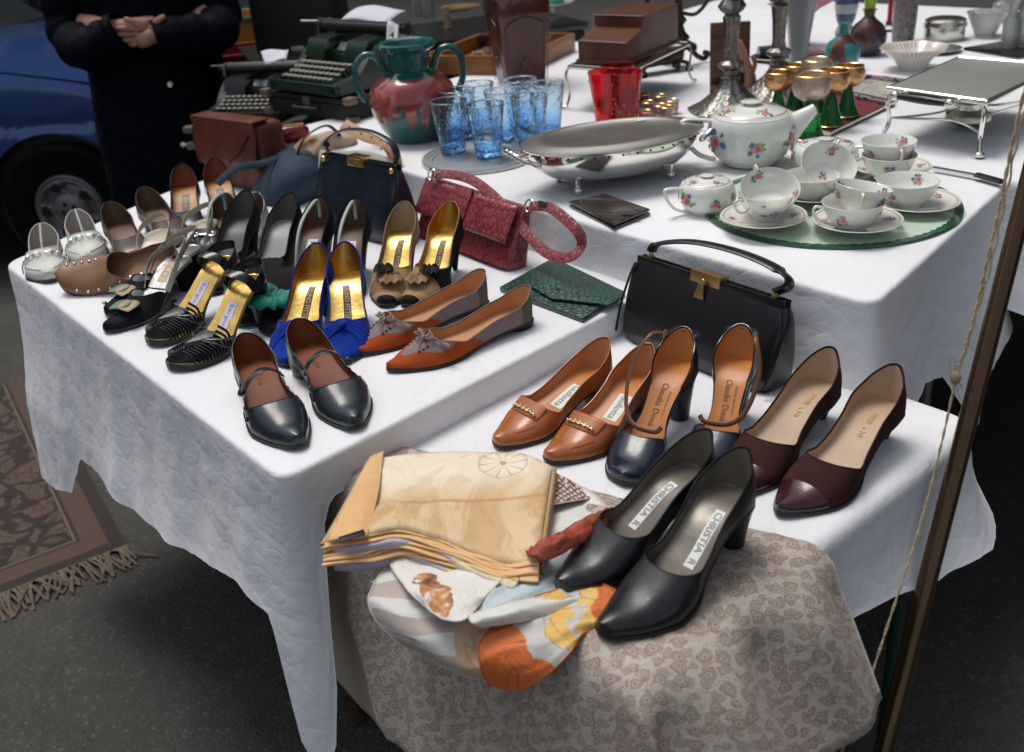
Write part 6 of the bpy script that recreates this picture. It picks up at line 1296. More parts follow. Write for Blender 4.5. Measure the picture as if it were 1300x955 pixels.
# dark bronze candelabrum behind
bron=mat('dark_bronze',(.045,.032,.024),.4,.7,bump=(60,.8,.004))
c=P(862,84,TB); t=thing('candelabrum','dark bronze candelabrum with scrolled leafy feet behind the pewter candlesticks','candelabrum',c,0)
m=MB(); m.lathe([(0,.05),(.030,.05),(.020,.065),(.030,.085),(.018,.10),(.012,.12),(.022,.135),(.012,.15),(.010,.20),(.024,.215),(.028,.235),(.016,.24),(.012,.30),(0,.30)],24,mod=lambda a,z:1+.15*math.cos(a*6)); m.build('stem',bron,t)
for k in range(3):
    a=2*PI*k/3+.3; d=Vector((math.cos(a),math.sin(a),0)); m=MB(); m.tube(crom([Vector((0,0,.06)),d*.035+Vector((0,0,.065)),d*.055+Vector((0,0,.03)),d*.085+Vector((0,0,.012)),d*.10+Vector((0,0,.025)),d*.085+Vector((0,0,.03))],7),[.013]*14+[.008]*22 if False else .008,8); m.ball(d*.045+Vector((0,0,.05)),.016,8); m.build('foot',bron,t)
for sg in (1,-1):
    m=MB(); m.tube(crom([(0,0,.16),(sg*.05,0,.15),(sg*.09,0,.19),(sg*.10,0,.23)],7),.006,8); m.lathe([(0,.228),(.024,.235),(.018,.245),(.016,.27),(0,.27)],16,(sg*.10,0,0)); m.build('arm',bron,t)
c=P(838,92,TB); t=thing('bronze_figure_base','low dark bronze ornament base with clawed feet behind the red tumblers','ornament',c,R(20))
m=MB(); pillow(m,(0,0,.02),(.16,.07,.05),pw_=.6,wr=.012,seed=4); m.build('body',bron,t)
for sx_ in (1,-1):
    for sy_ in (1,-1):
        m=MB(); m.tube(crom([(sx_*.05,sy_*.02,.03),(sx_*.075,sy_*.035,.022),(sx_*.07,sy_*.04,.005),(sx_*.085,sy_*.045,.003)],5),.006,8); m.build('foot',bron,t)
# mahogany writing box on a wire-legged tray
mah=mat('mahogany',(.12,.035,.015),.35,coat=.2,custom=c_wood((.07,.024,.013),(.17,.062,.032),9,(1,12,1)))
z0=TB+.115; fl_=P(735,80,z0); fr_=P(796,84,z0); bk_=P(862,54,z0); dx=(fr_-fl_); wd=dx.length; dx.normalize(); dy=(bk_-fr_); dep=dy.length; print('box',wd,dep)
rz=math.atan2(dx.y,dx.x); c=fl_.copy(); dep=min(dep,.42)
t=thing('writing_box','stepped mahogany writing slope box standing on a wire legged metal tray','box',c,rz)
sy=dy.dot(dx)/dep; sh=dy.normalized(); lx=sh.dot(dx); ly=sh.dot(Vector((-dx.y,dx.x,0)))
def bxp(x,y,z): return Vector((x+lx*y,ly*y,z))
prof=[(0,0),(0,.058),(.40,.078),(.40,.11),(1,.11),(1,0)]   # (fraction across front->?)
prof=[(0,0.004),(0,.055),(.10,.078),(.10,.105),(dep*.98,.105),(dep*.98,.004)]
m=MB(); A1=[bxp(0,y,z) for y,z in prof]; B1=[bxp(wd,y,z) for y,z in prof]; m.add(A1+B1,[[0,1,2,3,4,5][::-1],[6,7,8,9,10,11]]+[[i,(i+1)%6,(i+1)%6+6,i+6] for i in range(6)]); m.build('case',mah,t,ang=20)
m=MB(); 
for z in (.056,.1055): 
    y0=-.002 if z<.1 else .098; m.tube([bxp(-.001,y0,z),bxp(wd+.001,y0,z)],.0022,6)
m.tube([bxp(-.002,-.003,.006),bxp(wd+.002,-.003,.006),bxp(wd+.002,dep,.006),bxp(-.002,dep,.006)],.005,6,closed=True); m.build('moulding',mah,t)
t2=thing('wire_stand','metal tray stand with bent wire legs under the mahogany box','stand',(c.x,c.y,TB),rz); ps=[bxp(-.02,-.02,.108),bxp(wd+.02,-.02,.108),bxp(wd+.02,dep+.02,.108),bxp(-.02,dep+.02,.108)]
m=MB(); m.tube(ps,.006,8,closed=True); m.grid([[ps[0],ps[1]],[ps[3],ps[2]]]); m.build('tray',plate2,t2)
for i,p in enumerate(ps):
    o=(p-sum(ps,Vector())/4); o.z=0; o.normalize(); m=MB(); m.tube(crom([p,p+o*.012-Vector((0,0,.02)),p+o*.004-Vector((0,0,.07)),p+o*.014-Vector((0,0,.098)),p+o*.03-Vector((0,0,.104))],6),.0035,8); m.build('leg',plate2,t2)
# teal two-handled jar with red run glaze
def c_jar(nt,N,L,b,tc):
    sx=N.new('ShaderNodeSeparateXYZ'); L.new(tc.outputs['Object'],sx.inputs[0]); a=mth(N,L,'ARCTAN2',sx.outputs[1],sx.outputs[0])
    cx=N.new('ShaderNodeCombineXYZ'); L.new(mth(N,L,'MULTIPLY',a,1.25),cx.inputs[0]); n=noi(N,L,tc,2.2,2,.2,cx.outputs[0]); 
    n3=noi(N,L,tc,8,1,0,cx.outputs[0])
    edge=mth(N,L,'ADD',mth(N,L,'MULTIPLY',n,-.26),mth(N,L,'ADD',.262,mth(N,L,'MULTIPLY',n3,-.13)))
    red=mth(N,L,'MULTIPLY',mth(N,L,'GREATER_THAN',sx.outputs[2],edge),mth(N,L,'LESS_THAN',sx.outputs[2],mth(N,L,'ADD',.152,mth(N,L,'MULTIPLY',noi(N,L,tc,9,2),.012))))
    r=ramp(N,[(.3,(.26,.03,.025)),(.55,(.38,.085,.065)),(.72,(.52,.27,.22))]); L.new(noi(N,L,tc,17,4,1),r.inputs['Fac'])
    L.new(mixc(N,L,red,(.010,.115,.105),r.outputs['Color']),b.inputs['Base Color'])
glz=mat('teal_red_glaze',(.02,.13,.12),.15,coat=.7,custom=c_jar); c=P(530,176,T2); glt=mat('teal_glaze',(.010,.11,.105),.15,coat=.7)
def jarx(t):
    for sg in (1,-1):
        m=MB(); m.tube(crom([(sg*.058,0,.168),(sg*.075,0,.205),(sg*.105,0,.212),(sg*.128,0,.185),(sg*.128,0,.14),(sg*.112,0,.105)],8),.0105,12,flat=.8); m.build('handle',glt,t)
    m=MB(); m.lathe([(.050,.172),(.052,.185),(.050,.195),(.0515,.205),(.052,.212),(.068,.222),(.070,.231),(.066,.236),(.056,.232),(.050,.22),(.046,.17),(.05,.14)],56); m.build('neck',glt,t)
lathed('glazed_jar','teal two-handled pottery jar with dripping red glaze, left of the blue tumblers','jar',c,[(0,.001),(.058,0),(.066,.006),(.088,.035),(.106,.075),(.112,.105),(.104,.135),(.080,.158),(.055,.170),(.050,.176)],glz,n=72,extra=jarx,rz=R(8),sc_=.96)
# tall square brown jar
bt=mat('brown_tin',(.05,.014,.009),.3,coat=.4,bump=(30,.2,.004),var=(7,(.11,.028,.016),.25)); c=PZ(662,118,2.72); c=P(662,106,T2); c.z=TB
t=thing('square_vase','tall tapering square dark brown vase with embossed arches and bands','vase',c,R(14)); m=MB(); rings=[]
for z,h2 in [(0,.060),(.01,.062),(.20,.080),(.205,.0825),(.215,.081),(.25,.085),(.256,.089),(.268,.086),(.34,.093)]:
    ring=[]
    for j in range(40):
        a=2*PI*j/40+PI/4; c1,s1=math.cos(a),math.sin(a); k=1/max(abs(c1),abs(s1)); k=min(k,1.32); ring.append((h2*c1*k,h2*s1*k,z))
    rings.append(ring)
m.loft(rings); m.build('body',bt,t,ang=30)
m=MB()
for q in range(4):
    M=Matrix.Rotation(q*PI/2,4,'Z')@Matrix.Diagonal((1.18,1.18,1,1)); 
    for pts in ([(-.045,-.0555,.01),(-.052,-.0665,.16),(-.03,-.0695,.19),(0,-.0705,.2)],[(.045,-.0555,.01),(.052,-.0665,.16),(.03,-.0695,.19),(0,-.0705,.2)],[(-.06,-.0705,.208),(-.03,-.072,.25)],[(-.03,-.0705,.208),(0,-.072,.25)],[(0,-.0705,.208),(.03,-.072,.25)],[(.03,-.0705,.208),(.06,-.072,.25)],[(-.02,-.059,.05),(0,-.062,.085),(.02,-.059,.05)]):
        m.tube([M@Vector(p) for p in crom(pts,5)],.0013,5)
m.build('embossing',bt,t)
# ================================================================ typewriters and things at the back left
blk=mat('black_leatherette',(.010,.010,.009),.6,bump=(250,.5,.001)); grn=mat('green_enamel',(.008,.028,.016),.3,coat=.3); blkm=mat('black_enamel',(.008,.008,.008),.3,coat=.2); keym=mat('bone_key',(.45,.42,.34),.4); paper=mat('paper',(.62,.62,.68),.8); worn=mat('worn_corner',(.16,.13,.09),.5)
def typewriter(label,c,rz,body,s=1.,pap=True):
    t=thing('typewriter',label,'typewriter',c,rz); t.scale=(s,s,s)
    w=.30
    def side(pr,x0,x1,m): m.add([(x0,y,z) for y,z in pr]+[(x1,y,z) for y,z in pr],[list(range(len(pr)))[::-1],[i+len(pr) for i in range(len(pr))]]+[[i,(i+1)%len(pr),(i+1)%len(pr)+len(pr),i+len(pr)] for i in range(len(pr))])
    base=[(-.15,.005),(-.15,.028),(-.13,.036),(-.06,.046),(-.02,.085),(.02,.115),(.13,.115),(.15,.10),(.15,.005)]
    m=MB(); side(base,-w/2,-w/2+.03,m); side(base,w/2-.03,w/2,m); m.box((0,-.140,.020),(w,.02,.028),.004); m.box((0,0,.012),(w-.01,.29,.014)); m.build('body',body,t)
    m=MB(); pr=[(-.03,.06),(-.02,.095),(.0,.125),(.05,.13),(.13,.12),(.13,.03),(-.03,.03)]; side(pr,-w/2+.02,-.045,m); side(pr,.045,w/2-.02,m); m.box((0,.06,.06),(.12,.12,.07),.005); m.build('top_cover',body,t)
    m=MB(); 
    for k in range(24):
        a=lerp(-.9,.9,k/23); m.tube([(.045*math.sin(a)*.5,.0-.0,.085),(.055*math.sin(a),.045-.03*math.cos(a)+.02,.112)],.0011,4)
    m.build('type_basket',steel,t)
    for r in range(4):
        for k in range(10):
            m=None; y=-.122+.023*r; z=.042+.009*r; x=-.105+.0225*k+.005*(r%2)
            if r==0 and k==0: 
                mm=MB(); mm.lathe([(0,.004),(.0075,.0038),(.0085,.002),(.0085,0),(0,0)],12); mm.tube([(0,0,0),(0,.015,-.02)],.001,4); kk=mm.build('key',keym,t); km=kk.data
            else: kk=bpy.data.objects.new('key',km); C.objects.link(kk); kk.parent=t
            kk.location=(x,y,z)
    m=MB(); m.box((0,-.128,.036),(.12,.010,.006),.002); m.build('space_bar',blkm,t)
    m=MB(); m.tube([(-.175,.09,.145),(.175,.09,.145)],.017,20); m.build('platen',mat('rubber_roller',(.02,.02,.02),.5),t)
    for sg in (1,-1): m=MB(); m.tube([(sg*.175,.09,.145),(sg*.198,.09,.145)],[.014,.016],16); m.build('platen_knob',blkm,t)
    m=MB(); m.box((0,.118,.135),(.35,.02,.022),.003); m.tube([(-.165,.07,.166),(.165,.07,.166)],.003,8); m.box((-.172,.095,.14),(.012,.06,.045),.003); m.box((.172,.095,.14),(.012,.06,.045),.003); m.tube([(-.17,.07,.16),(-.20,.03,.165)],.003,6); m.build('carriage',mat('nickel',(.30,.30,.29),.3,1),t)
    if pap:
        m=MB(); m.grid([[(-.10+.20*i/6,.10+.06*j/6+.02*(j/6)**2,.160+.028*math.sin(j/6*1.3)+.006*math.sin(i*.8)) for j in range(7)] for i in range(7)]); m.build('paper_sheet',paper,t,solid=.001)
    return t
# leatherette case carrying the green typewriter
def case(label,c,rz,sz,mt=blk,name='typewriter_case'):
    t=thing(name,label,'case',c,rz); m=MB(); m.box((0,0,sz[2]*.36),(sz[0],sz[1],sz[2]*.72),.006); m.build('lower_shell',mt,t); m=MB(); m.box((0,0,sz[2]*.865),(sz[0]+.004,sz[1]+.004,sz[2]*.26),.006); m.build('lid',mt,t)
    each(t,'corner',worn,[MB().box((x*sz[0]/2,y*sz[1]/2,sz[2]*q),(.03,.03,.02),.004) for x in (1,-1) for y in (1,-1) for q in (.95,.06)]); m=MB(); m.box((0,-sz[1]/2-.004,sz[2]*.72),(.03,.006,.03),.002); m.build('latch',steel,t); m=MB(); m.tube(crom([(-.05,-sz[1]/2,sz[2]*.5),(-.04,-sz[1]/2-.02,sz[2]*.48),(.04,-sz[1]/2-.02,sz[2]*.48),(.05,-sz[1]/2,sz[2]*.5)],5),.005,8); m.build('handle',mt,t); return t
rzT=R(-38)
cb=PZ(432,108,2.80); cb2=W(1.36,1.13,T2); print('case z',cb)
zt=cb.z
case('black leatherette typewriter case under the dark green typewriter',(cb.x+.02,cb.y+.10,T2),rzT*1.1,(.36,.34,max(.06,zt-T2-.035)))
typewriter('dark green portable typewriter with paper in its carriage on top of the black case',(cb.x,cb.y+.08,T2+max(.06,zt-T2-.035)+.002),rzT*1.15,grn,1.)
c=PZ(322,142,3.0); 
case('low black case under the small black typewriter near the red crate',(c.x,c.y+.12,T2-.1),R(-10),(.34,.34,max(.05,c.z-T2+.1-.03)))
typewriter('small black typewriter with open ribbon cover beside the navy coat',(c.x,c.y+.12,T2-.1+max(.05,c.z-T2+.07)+.002),R(-18),blkm,.85,False)
# low dark bench carrying the back left goods
bt_=thing('display_bench','low dark wooden bench behind the shoe table under the cases and crates','bench',(-.62,3.75,0),R(0)); m=MB(); m.box((.2,0,.78),(1.0,.9,.04),.004); m.build('top',dwood,bt_)
for sx_ in (-.26,.66):
    for sy_ in (-.4,.4): m=MB(); m.box((sx_,sy_,.38),(.06,.06,.76),.004); m.build('leg',dwood,bt_)
def crate(label,c,rz,sz,mt,rimm=None):
    t=thing('crate',label,'crate',c,rz); m=MB(); w,d,h=sz
    for s in (1,-1): m.box((s*(w/2-.006),0,h/2),(.012,d,h),.002); m.box((0,s*(d/2-.006),h/2),(w-.026,.012,h),.002)
    m.box((0,0,.008),(w-.03,d-.03,.010)); m.build('shell',mt,t); m=MB()
    for s in (1,-1): m.box((s*(w/2),0,h-.008),(.014,d+.02,.018),.003); m.box((0,s*(d/2),h-.008),(w-.02,.014,.018),.003)
    m.build('rim',rimm or mt,t); return t
redpl=mat('red_plastic',(.25,.008,.012),.4); yel=mat('yellow_ochre_paint',(.45,.22,.03),.5); grnpl=mat('sea_green_plastic',(.03,.26,.16),.4)
c=PZ(322,62,3.6); crate('red plastic crate behind the small black typewriter',(c.x,c.y+.2,.80),R(12),(.40,.30,.16),redpl)
c=PZ(300,38,3.95); crate('ochre yellow crate with sea green rim behind the red crate',(c.x,c.y+.2,.80),R(2),(.36,.30,max(.2,PZ(300,24,3.95).z-.80)),yel,grnpl)
t=thing('black_trunk','tall black trunk standing behind the green typewriter','trunk',(PZ(372,30,3.5).x,PZ(372,30,3.5).y+.2,0),R(-3)); m=MB(); m.box((0,0,.70),(.30,.30,1.40),.01); m.build('body',blk,t); m=MB(); m.box((0,-.153,.95),(.05,.01,.06),.003); m.build('latch',steel,t)
# papers and tag
def flat(name,label,cat,pts,mt,th=.0015):
    m=MB(); m.grid([[pts[0].lerp(pts[1],i/5)*(1-j/4)+pts[3].lerp(pts[2],i/5)*(j/4)+Vector((0,0,.004*math.sin(i+j))) for j in range(5)] for i in range(6)]); return tag(m.build(name,mt,center=True,solid=th),label,cat)
flat('note_paper','loose sheet of white paper between the two typewriters','paper',[PZ(331,66,2.9),PZ(366,62,2.9),PZ(364,76,2.85),PZ(336,80,2.85)],paper)
t=flat('price_tag','white price tag with a printed 4 hanging on the green typewriter','tag',[PZ(492,28,2.62),PZ(506,30,2.62),PZ(505,56,2.60),PZ(490,58,2.60)],mat('tag_card',(.55,.56,.55),.7))
vs,fs=text('4',.022,.03); pc=PZ(498,45,2.585); m=MB(); m.add([pc+cr*v.x-cd*v.y for v in vs],fs); o_=m.build('lettering',inkm,t,weld=False); o_.location=-t.location if False else o_.location-Vector(t.location)
# far goods behind: dark boxes with brass dishes
bd=mat('aged_brass_dish',(.35,.24,.10),.35,.9)
FD=thing('display_chest','long black chest carrying brass dishes behind the teal jar','chest',(PZ(560,60,3.5).x-.12,PZ(560,60,3.5).y+.25,0),R(18)); m=MB(); m.box((0,0,.47),(1.2,.5,.94),.01); m.build('body',blk,FD); m=MB(); m.box((0,0,.955),(1.22,.52,.025),.004); m.build('lid',blkm,FD)
for x,y,r,l in [(475,22,.11,'round brass dish lying on the black chest above the typewriter'),(582,14,.09,'small brass dish on the black chest by the square vase')]:
    c=P(x,y,.97); lathed('brass_dish',l,'dish',c,[(0,.002),(r*.6,.002),(r,.016),(r*1.02,.018),(r*.6,.008),(0,.007)],bd)
for x,y,l in [(532,22,'slim clear bottle left of its pair on the black chest'),(545,24,'slim clear bottle right of its pair on the black chest')]:
    c=P(x,y,.97); lathed('glass_bottle',l,'bottle',c,shell([(0,.003),(.022,0),(.023,.07),(.010,.095),(.010,.13)],.002),cg)
c=P(569,36,.97); t=thing('turned_post','small cream turned wooden post standing by the black chest','ornament',c,0); m=MB(); m.lathe([(0,0),(.016,0),(.012,.03),(.015,.05),(.011,.08),(0,.08)],16); m.build('post',mat('cream_wood',(.38,.27,.18),.5),t)
# open wooden tray of small things
owood=mat('honey_wood',(.24,.10,.03),.45,custom=c_wood((.20,.075,.02),(.34,.15,.05),6))
q=[P(688,76,TB+.02),P(760,42,TB+.02)]; dx=(q[1]-q[0]).normalized(); rz=math.atan2(dx.y,dx.x); t=thing('wooden_tray','honey coloured wooden box tray full of small glass things behind the square vase','tray',(q[0].x,q[0].y,TB),rz)
m=MB(); L_,D_=.42,.36; m.box((L_/2-.15,0,.03),(L_,.014,.06),.002); m.box((L_/2-.15,D_,.03),(L_,.014,.06),.002); m.box((-.15,D_/2,.03),(.014,D_-.02,.06),.002); m.box((L_-.15,D_/2,.03),(.014,D_-.02,.06),.002); m.box((L_/2-.15,D_/2,.008),(L_-.02,D_-.02,.008)); m.build('box',owood,t)
rr=random.Random(3); Mt=Matrix.Translation(t.location)@Matrix.Rotation(rz,4,'Z')
for k in range(10):
    p=Mt@Vector((-.10+.07*(k%5),.06+.12*(k//5),.013)); lathed('trinket_glass','small pale glass trinket standing in the honey wooden tray','trinket',p,shell([(0,.002),(.014,0),(.016,.02),(.010,.032),(.018,.05)],.002),[cg,saltg,mat('bone_china',(.55,.50,.40),.3)][k%3],grp='trinkets in the wooden tray')
c=P(668,18,TB+.07); c.z=TB; t=thing('white_green_dish','white dish with sea green pattern behind the wooden tray','dish',P(690,28,TB),0); m=MB(); m.lathe([(0,.062),(.08,.062),(.13,.075),(.131,.078),(.08,.068),(0,.067)],40); m.lathe([(.0,.06),(.05,.06),(.05,0),(0,0)],30); m.build('dish',mat('white_china',(.6,.6,.56),.2,coat=.4),t)
m=MB(); m.lathe([(0,.069),(.03,.069),(.036,.10),(.02,.12),(0,.12)],24,(.06,.02,0)); m.build('green_cup',grnpl,t)
# dark chair back behind the rear table
t=thing('wooden_chair','dark red wooden chair behind the rear table by the pink vase','chair',P(1010,12,TB-.2)*1.0,R(15)); t.location.z=0; m=MB()
for x in (-.2,.2): m=MB(); m.box((x,0,.55),(.035,.035,1.1),.004); m.build('back_post',woodr,t); m=MB(); m.box((x,-.4,.225),(.035,.035,.45),.004); m.build('leg',woodr,t)
for z in (.72,.86,1.0): m=MB(); m.box((0,0,z),(.37,.02,.05),.004); m.build('slat',woodr,t)
m=MB(); m.box((0,-.2,.46),(.44,.44,.03),.006); m.build('seat',woodr,t)
# ================================================================ pole and twine
polem=mat('bronze_tube',(.055,.055,.016),.22,.8,bump=(12,.2,.004),var=(7,(.13,.06,.045),.25))
b0=PZ(1146,860,1.26); t0_=PZ(1360,20,1.26); dd=(t0_-b0).normalized(); lo=b0-dd*(b0.z/dd.z); hi=b0+dd*((1.75-b0.z)/dd.z)
t=thing('pole','leaning shiny bronze coloured metal pole at the right edge of the stall','pole',(lo.x,lo.y,0),0); m=MB(); m.tube([(0,0,0),hi-Vector((lo.x,lo.y,0))],.0118,24); m.build('tube',polem,t)
m=MB(); m.lathe([(0,0),(.05,0),(.05,.006),(.018,.012),(.018,.04),(0,.04)],24); m.build('foot_plate',polem,t)
rope=mat('jute',(.30,.22,.13),.9,bump=(260,.8,.003),var=(80,(.42,.33,.21),.2))
pts=[PZ(1314,60,1.22),PZ(1289,165,1.22),PZ(1269,262,1.22),PZ(1249,350,1.22),PZ(1231,425,1.22),PZ(1213,480,1.22)]
c=pts[-1]; t=thing('twine','frayed jute twine tied to the bronze pole and running down to the shawl','twine',c,0)
def strand(m,pp,r,ph,amp,turn=60):
    q=crom(pp,26); out=[]
    for i,p in enumerate(q): a=i*.55+ph; out.append(p-c+(cr*math.cos(a)+cd*math.sin(a))*amp)
    m.tube(out,r,6)
m=MB(); strand(m,pts,.0014,0,.0014); strand(m,pts,.0014,PI,.0014); strand(m,[p+cr*.005 for p in pts[:4]]+pts[4:],.0014,2,.0012); m.build('upper_strand',rope,t)
m=MB(); lp=[PZ(1213,480,1.22),PZ(1196,560,1.215),PZ(1170,660,1.20),PZ(1138,760,1.18),PZ(1098,880,1.16),PZ(1056,985,1.14)]; strand(m,lp,.0010,0,.0009); strand(m,lp,.0010,PI,.0009); m.build('lower_strand',rope,t)
m=MB(); m.ball((0,0,0),.0065,8,(1,1,1.4))
for k in range(26): d=Vector((random.gauss(0,1),random.gauss(0,1),random.gauss(0,1))).normalized(); m.tube([Vector((0,0,random.gauss(0,.012))),d*.010+Vector((0,0,random.gauss(0,.012)))],.0003,3)
m.build('knot',rope,t)
# ================================================================ car
carp=mat('blue_car_paint',(.004,.05,.22),.25,.3,coat=1); blkp=mat('black_trim',(.01,.01,.01),.5); tyre=mat('tyre_rubber',(.006,.006,.006),.9,spec=.1); alloy=mat('alloy_grey',(.20,.19,.19),.45,.5); glassd=mat('car_glass',(.02,.025,.03),.05,coat=.5)
wc=PZ(82,248,4.35); cx_,cy_=wc.x,wc.y; t=thing('parked_car','blue parked hatchback with grey hubcaps behind the person in navy','car',(cx_,cy_,0),R(-4))
WB=2.4; r_=.29
def carbody():
    # x forward (+) from the front wheel; near side at y=0 (faces the stall), far side y=1.6
    xs=[-3.1+i*.05 for i in range(78)]; m=MB()
    def top(x): return hermite([(-3.12,.80),(-3.0,.93),(-1.6,.95),(-.55,.93),(.1,.84),(.45,.74),(.62,.60),(.72,.46)],x)
    def bot(x):
        z=.20
        for xc in (0,-WB):
            d=abs(x-xc)
            if d<.36: z=max(z,math.sqrt(.36**2-d*d)+.27)
        return z
    def ins(x): return .0 if x<.2 else .42*((x-.2)/.55)**2.2*1
    for s in (0,1):
        rows=[]
        for x in [v for v in xs if v<=.72]:
            a,b=bot(x),top(x); row=[]
            for k in range(15):
                q=k/14; z=lerp(a,b,q); zz=(z-.2)/.75; y=.05*(zz-.45)**2*1.6+.012*(1 if abs(zz-.62)<.03 else 0)+.06*max(0,q-.8)**2*25*.2+ins(x)*.6+ (.08*((-2.6-x)/.5)**2 if x<-2.6 else 0)
                row.append((x,y if s==0 else 1.62-y,z))
            rows.append(row)
        m.grid(rows)
    rows=[]
    for x in [v for v in xs if v<=.72]:
        e=.06+ins(x)*.6+ (.08*((-2.6-x)/.5)**2 if x<-2.6 else 0); rows.append([(x,lerp(e,1.62-e,j/12),top(x)+.035*math.sin(PI*j/12)) for j in range(13)])
    m.grid(rows); return m
m=carbody(); m.build('body',carp,t,ang=40)
m=MB(); m.box((-1.2,.81,.26),(3.6,1.4,.1),.02); 
for xc in (0,-WB): m.tube([(xc,.08,.30),(xc,.30,.30)],.345,24); m.tube([(xc,1.32,.30),(xc,1.54,.30)],.345,24)
m.build('underbody',blkp,t)
m=MB(); rows=[]
for x,z,i in [(-.62,.95,.10),(-1.05,1.30,.20),(-1.3,1.40,.22),(-2.2,1.40,.22),(-2.75,1.28,.20),(-3.05,.93,.12)]: rows.append([(x,i,z),(x,1.62-i,z)])
m.grid(rows); 
for y in (0,1): m.add([(x,(i if y==0 else 1.62-i),z) for x,z,i in [(-1.05,1.30,.20),(-1.3,1.40,.22),(-2.2,1.40,.22),(-2.75,1.28,.20)]],[[0,1,2,3]])
m.build('roof',carp,t,ang=30)
m=MB(); m.add([(-.62,.11,.955),(-.62,1.51,.955),(-1.05,1.42,1.305),(-1.05,.20,1.305)],[[0,1,2,3]]); m.build('windscreen',glassd,t)
for y in (0,1):
    f=lambda x,z,i:(x,i if y==0 else 1.62-i,z)
    m=MB(); m.add([f(-.72,.94,.09),f(-1.06,1.30,.195),f(-1.3,1.385,.215),f(-1.75,1.39,.215),f(-1.75,.95,.06)],[[0,1,2,3,4]]); m.build('side_window',glassd,t)
    m=MB(); m.add([f(-1.8,.95,.06),f(-1.8,1.39,.215),f(-2.2,1.39,.215),f(-2.7,1.27,.19),f(-2.9,.95,.08)],[[0,1,2,3,4]]); m.build('side_window',glassd,t)
    m=MB(); m.box((.50,.17 if y==0 else 1.45,.62),(.12,.22,.12),.03); m.build('headlight',mat('headlight_glass',(.6,.62,.62),.1,coat=.5),t)
    m=MB(); m.box((-.80,-.08 if y==0 else 1.70,1.0),(.10,.16,.10),.03); m.build('wing_mirror',blkp,t)
m=MB(); m.box((.66,.81,.36),(.14,1.0,.26),.05); m.build('bumper',carp,t)
def wheel(x,y,s):
    m=MB(); M=Matrix.Translation((x,y,r_))@Matrix.Rotation(PI/2*s,4,'X')
    m.lathe([(.155,.0),(.165,.025),(.27,.03),(.288,.01),(.29,-.08),(.27,-.15),(.18,-.15)],48); m.xf(M); wh=m.build('wheel',tyre,t)
    M=M@Matrix.Diagonal((.82,.82,1,1)); m=MB(); m.lathe([(0,.030),(.05,.030),(.075,.024),(.088,.016)],48)
    rows=[]                         # hubcap disc with five oval openings
    for i in range(80):
        a=2*PI*i/80; k=abs(math.cos(a*2.5)); row=[]
        for q in range(9):
            r=lerp(.088,.165,q/8); d=.020*(1 if (k>.45 and .12<q/8<.85) else 0); row.append((r*math.cos(a),r*math.sin(a),.016+.010*math.sin(PI*q/8)-d*1.6*math.sin(PI*min(1,max(0,(q/8-.12)/.73)))*min(1,(k-.45)/.25 if k>.45 else 0)))
        rows.append(row)
    m.grid(rows,cu=True); m.lathe([(.165,.016),(.178,.022),(.188,.016),(.192,0)],48); m.xf(M); m.build('hubcap',alloy,wh)
    for i in range(5):
        m=MB(); a=2*PI*i/5+.63; rc=[( .128*math.cos(a)+(.026*math.cos(b))*math.cos(a)-(.030*math.sin(b))*math.sin(a), .128*math.sin(a)+(.026*math.cos(b))*math.sin(a)+(.030*math.sin(b))*math.cos(a),.0275) for b in [2*PI*j/18 for j in range(18)]]; m.add(rc,[list(range(18))]); m.xf(M); m.build('hub_opening',mat('wheel_black',(.008,.008,.008),.8),wh)
    for i in range(4): m=MB(); a=PI/2*i+.4; m.lathe([(0,.0318),(.013,.0315),(.013,.028)],12,(.034*math.cos(a),.034*math.sin(a),0)); m.xf(M); m.build('wheel_bolt',MT['wheel_black'],wh)
wheel(0,.03,1); wheel(-WB,.03,1); wheel(0,1.59,-1); wheel(-WB,1.59,-1)
# ================================================================ person in a navy quilted coat
skin=mat('skin',(.48,.25,.17),.5,sss=.1); 
def c_quilt(nt,N,L,b,tc):
    sx=N.new('ShaderNodeSeparateXYZ'); L.new(tc.outputs['Object'],sx.inputs[0]); a=mth(N,L,'ADD',sx.outputs[0],sx.outputs[2]); c_=mth(N,L,'SUBTRACT',sx.outputs[0],sx.outputs[2])
    s=mth(N,L,'MINIMUM',mth(N,L,'ABSOLUTE',mth(N,L,'SINE',mth(N,L,'MULTIPLY',a,48))),mth(N,L,'ABSOLUTE',mth(N,L,'SINE',mth(N,L,'MULTIPLY',c_,48)))); s=mth(N,L,'POWER',s,.4)
    setbump(N,L,b,mth(N,L,'ADD',mth(N,L,'MULTIPLY',s,.35),mth(N,L,'MULTIPLY',noi(N,L,tc,9,4),3.5)),.5,.012)
coatm=mat('navy_quilted_nylon',(.0016,.0026,.0065),.75,spec=.12,custom=c_quilt); hair=mat('brown_hair',(.05,.03,.018),.7,bump=(80,.8,.004)); trou=mat('dark_trousers',(.010,.010,.014),.8)
hp=PZ(164,48,3.15); px_,py_=hp.x,hp.y+.20
pr=thing('person','person in a long navy quilted coat, hands tucked into sleeves, behind the table','person',(px_,py_,0),math.atan2(-(0-px_),-(0-py_))*-1+0)
pr.rotation_euler=(0,0,math.atan2(py_,px_)-PI/2+R(0)); HZ=hp.z
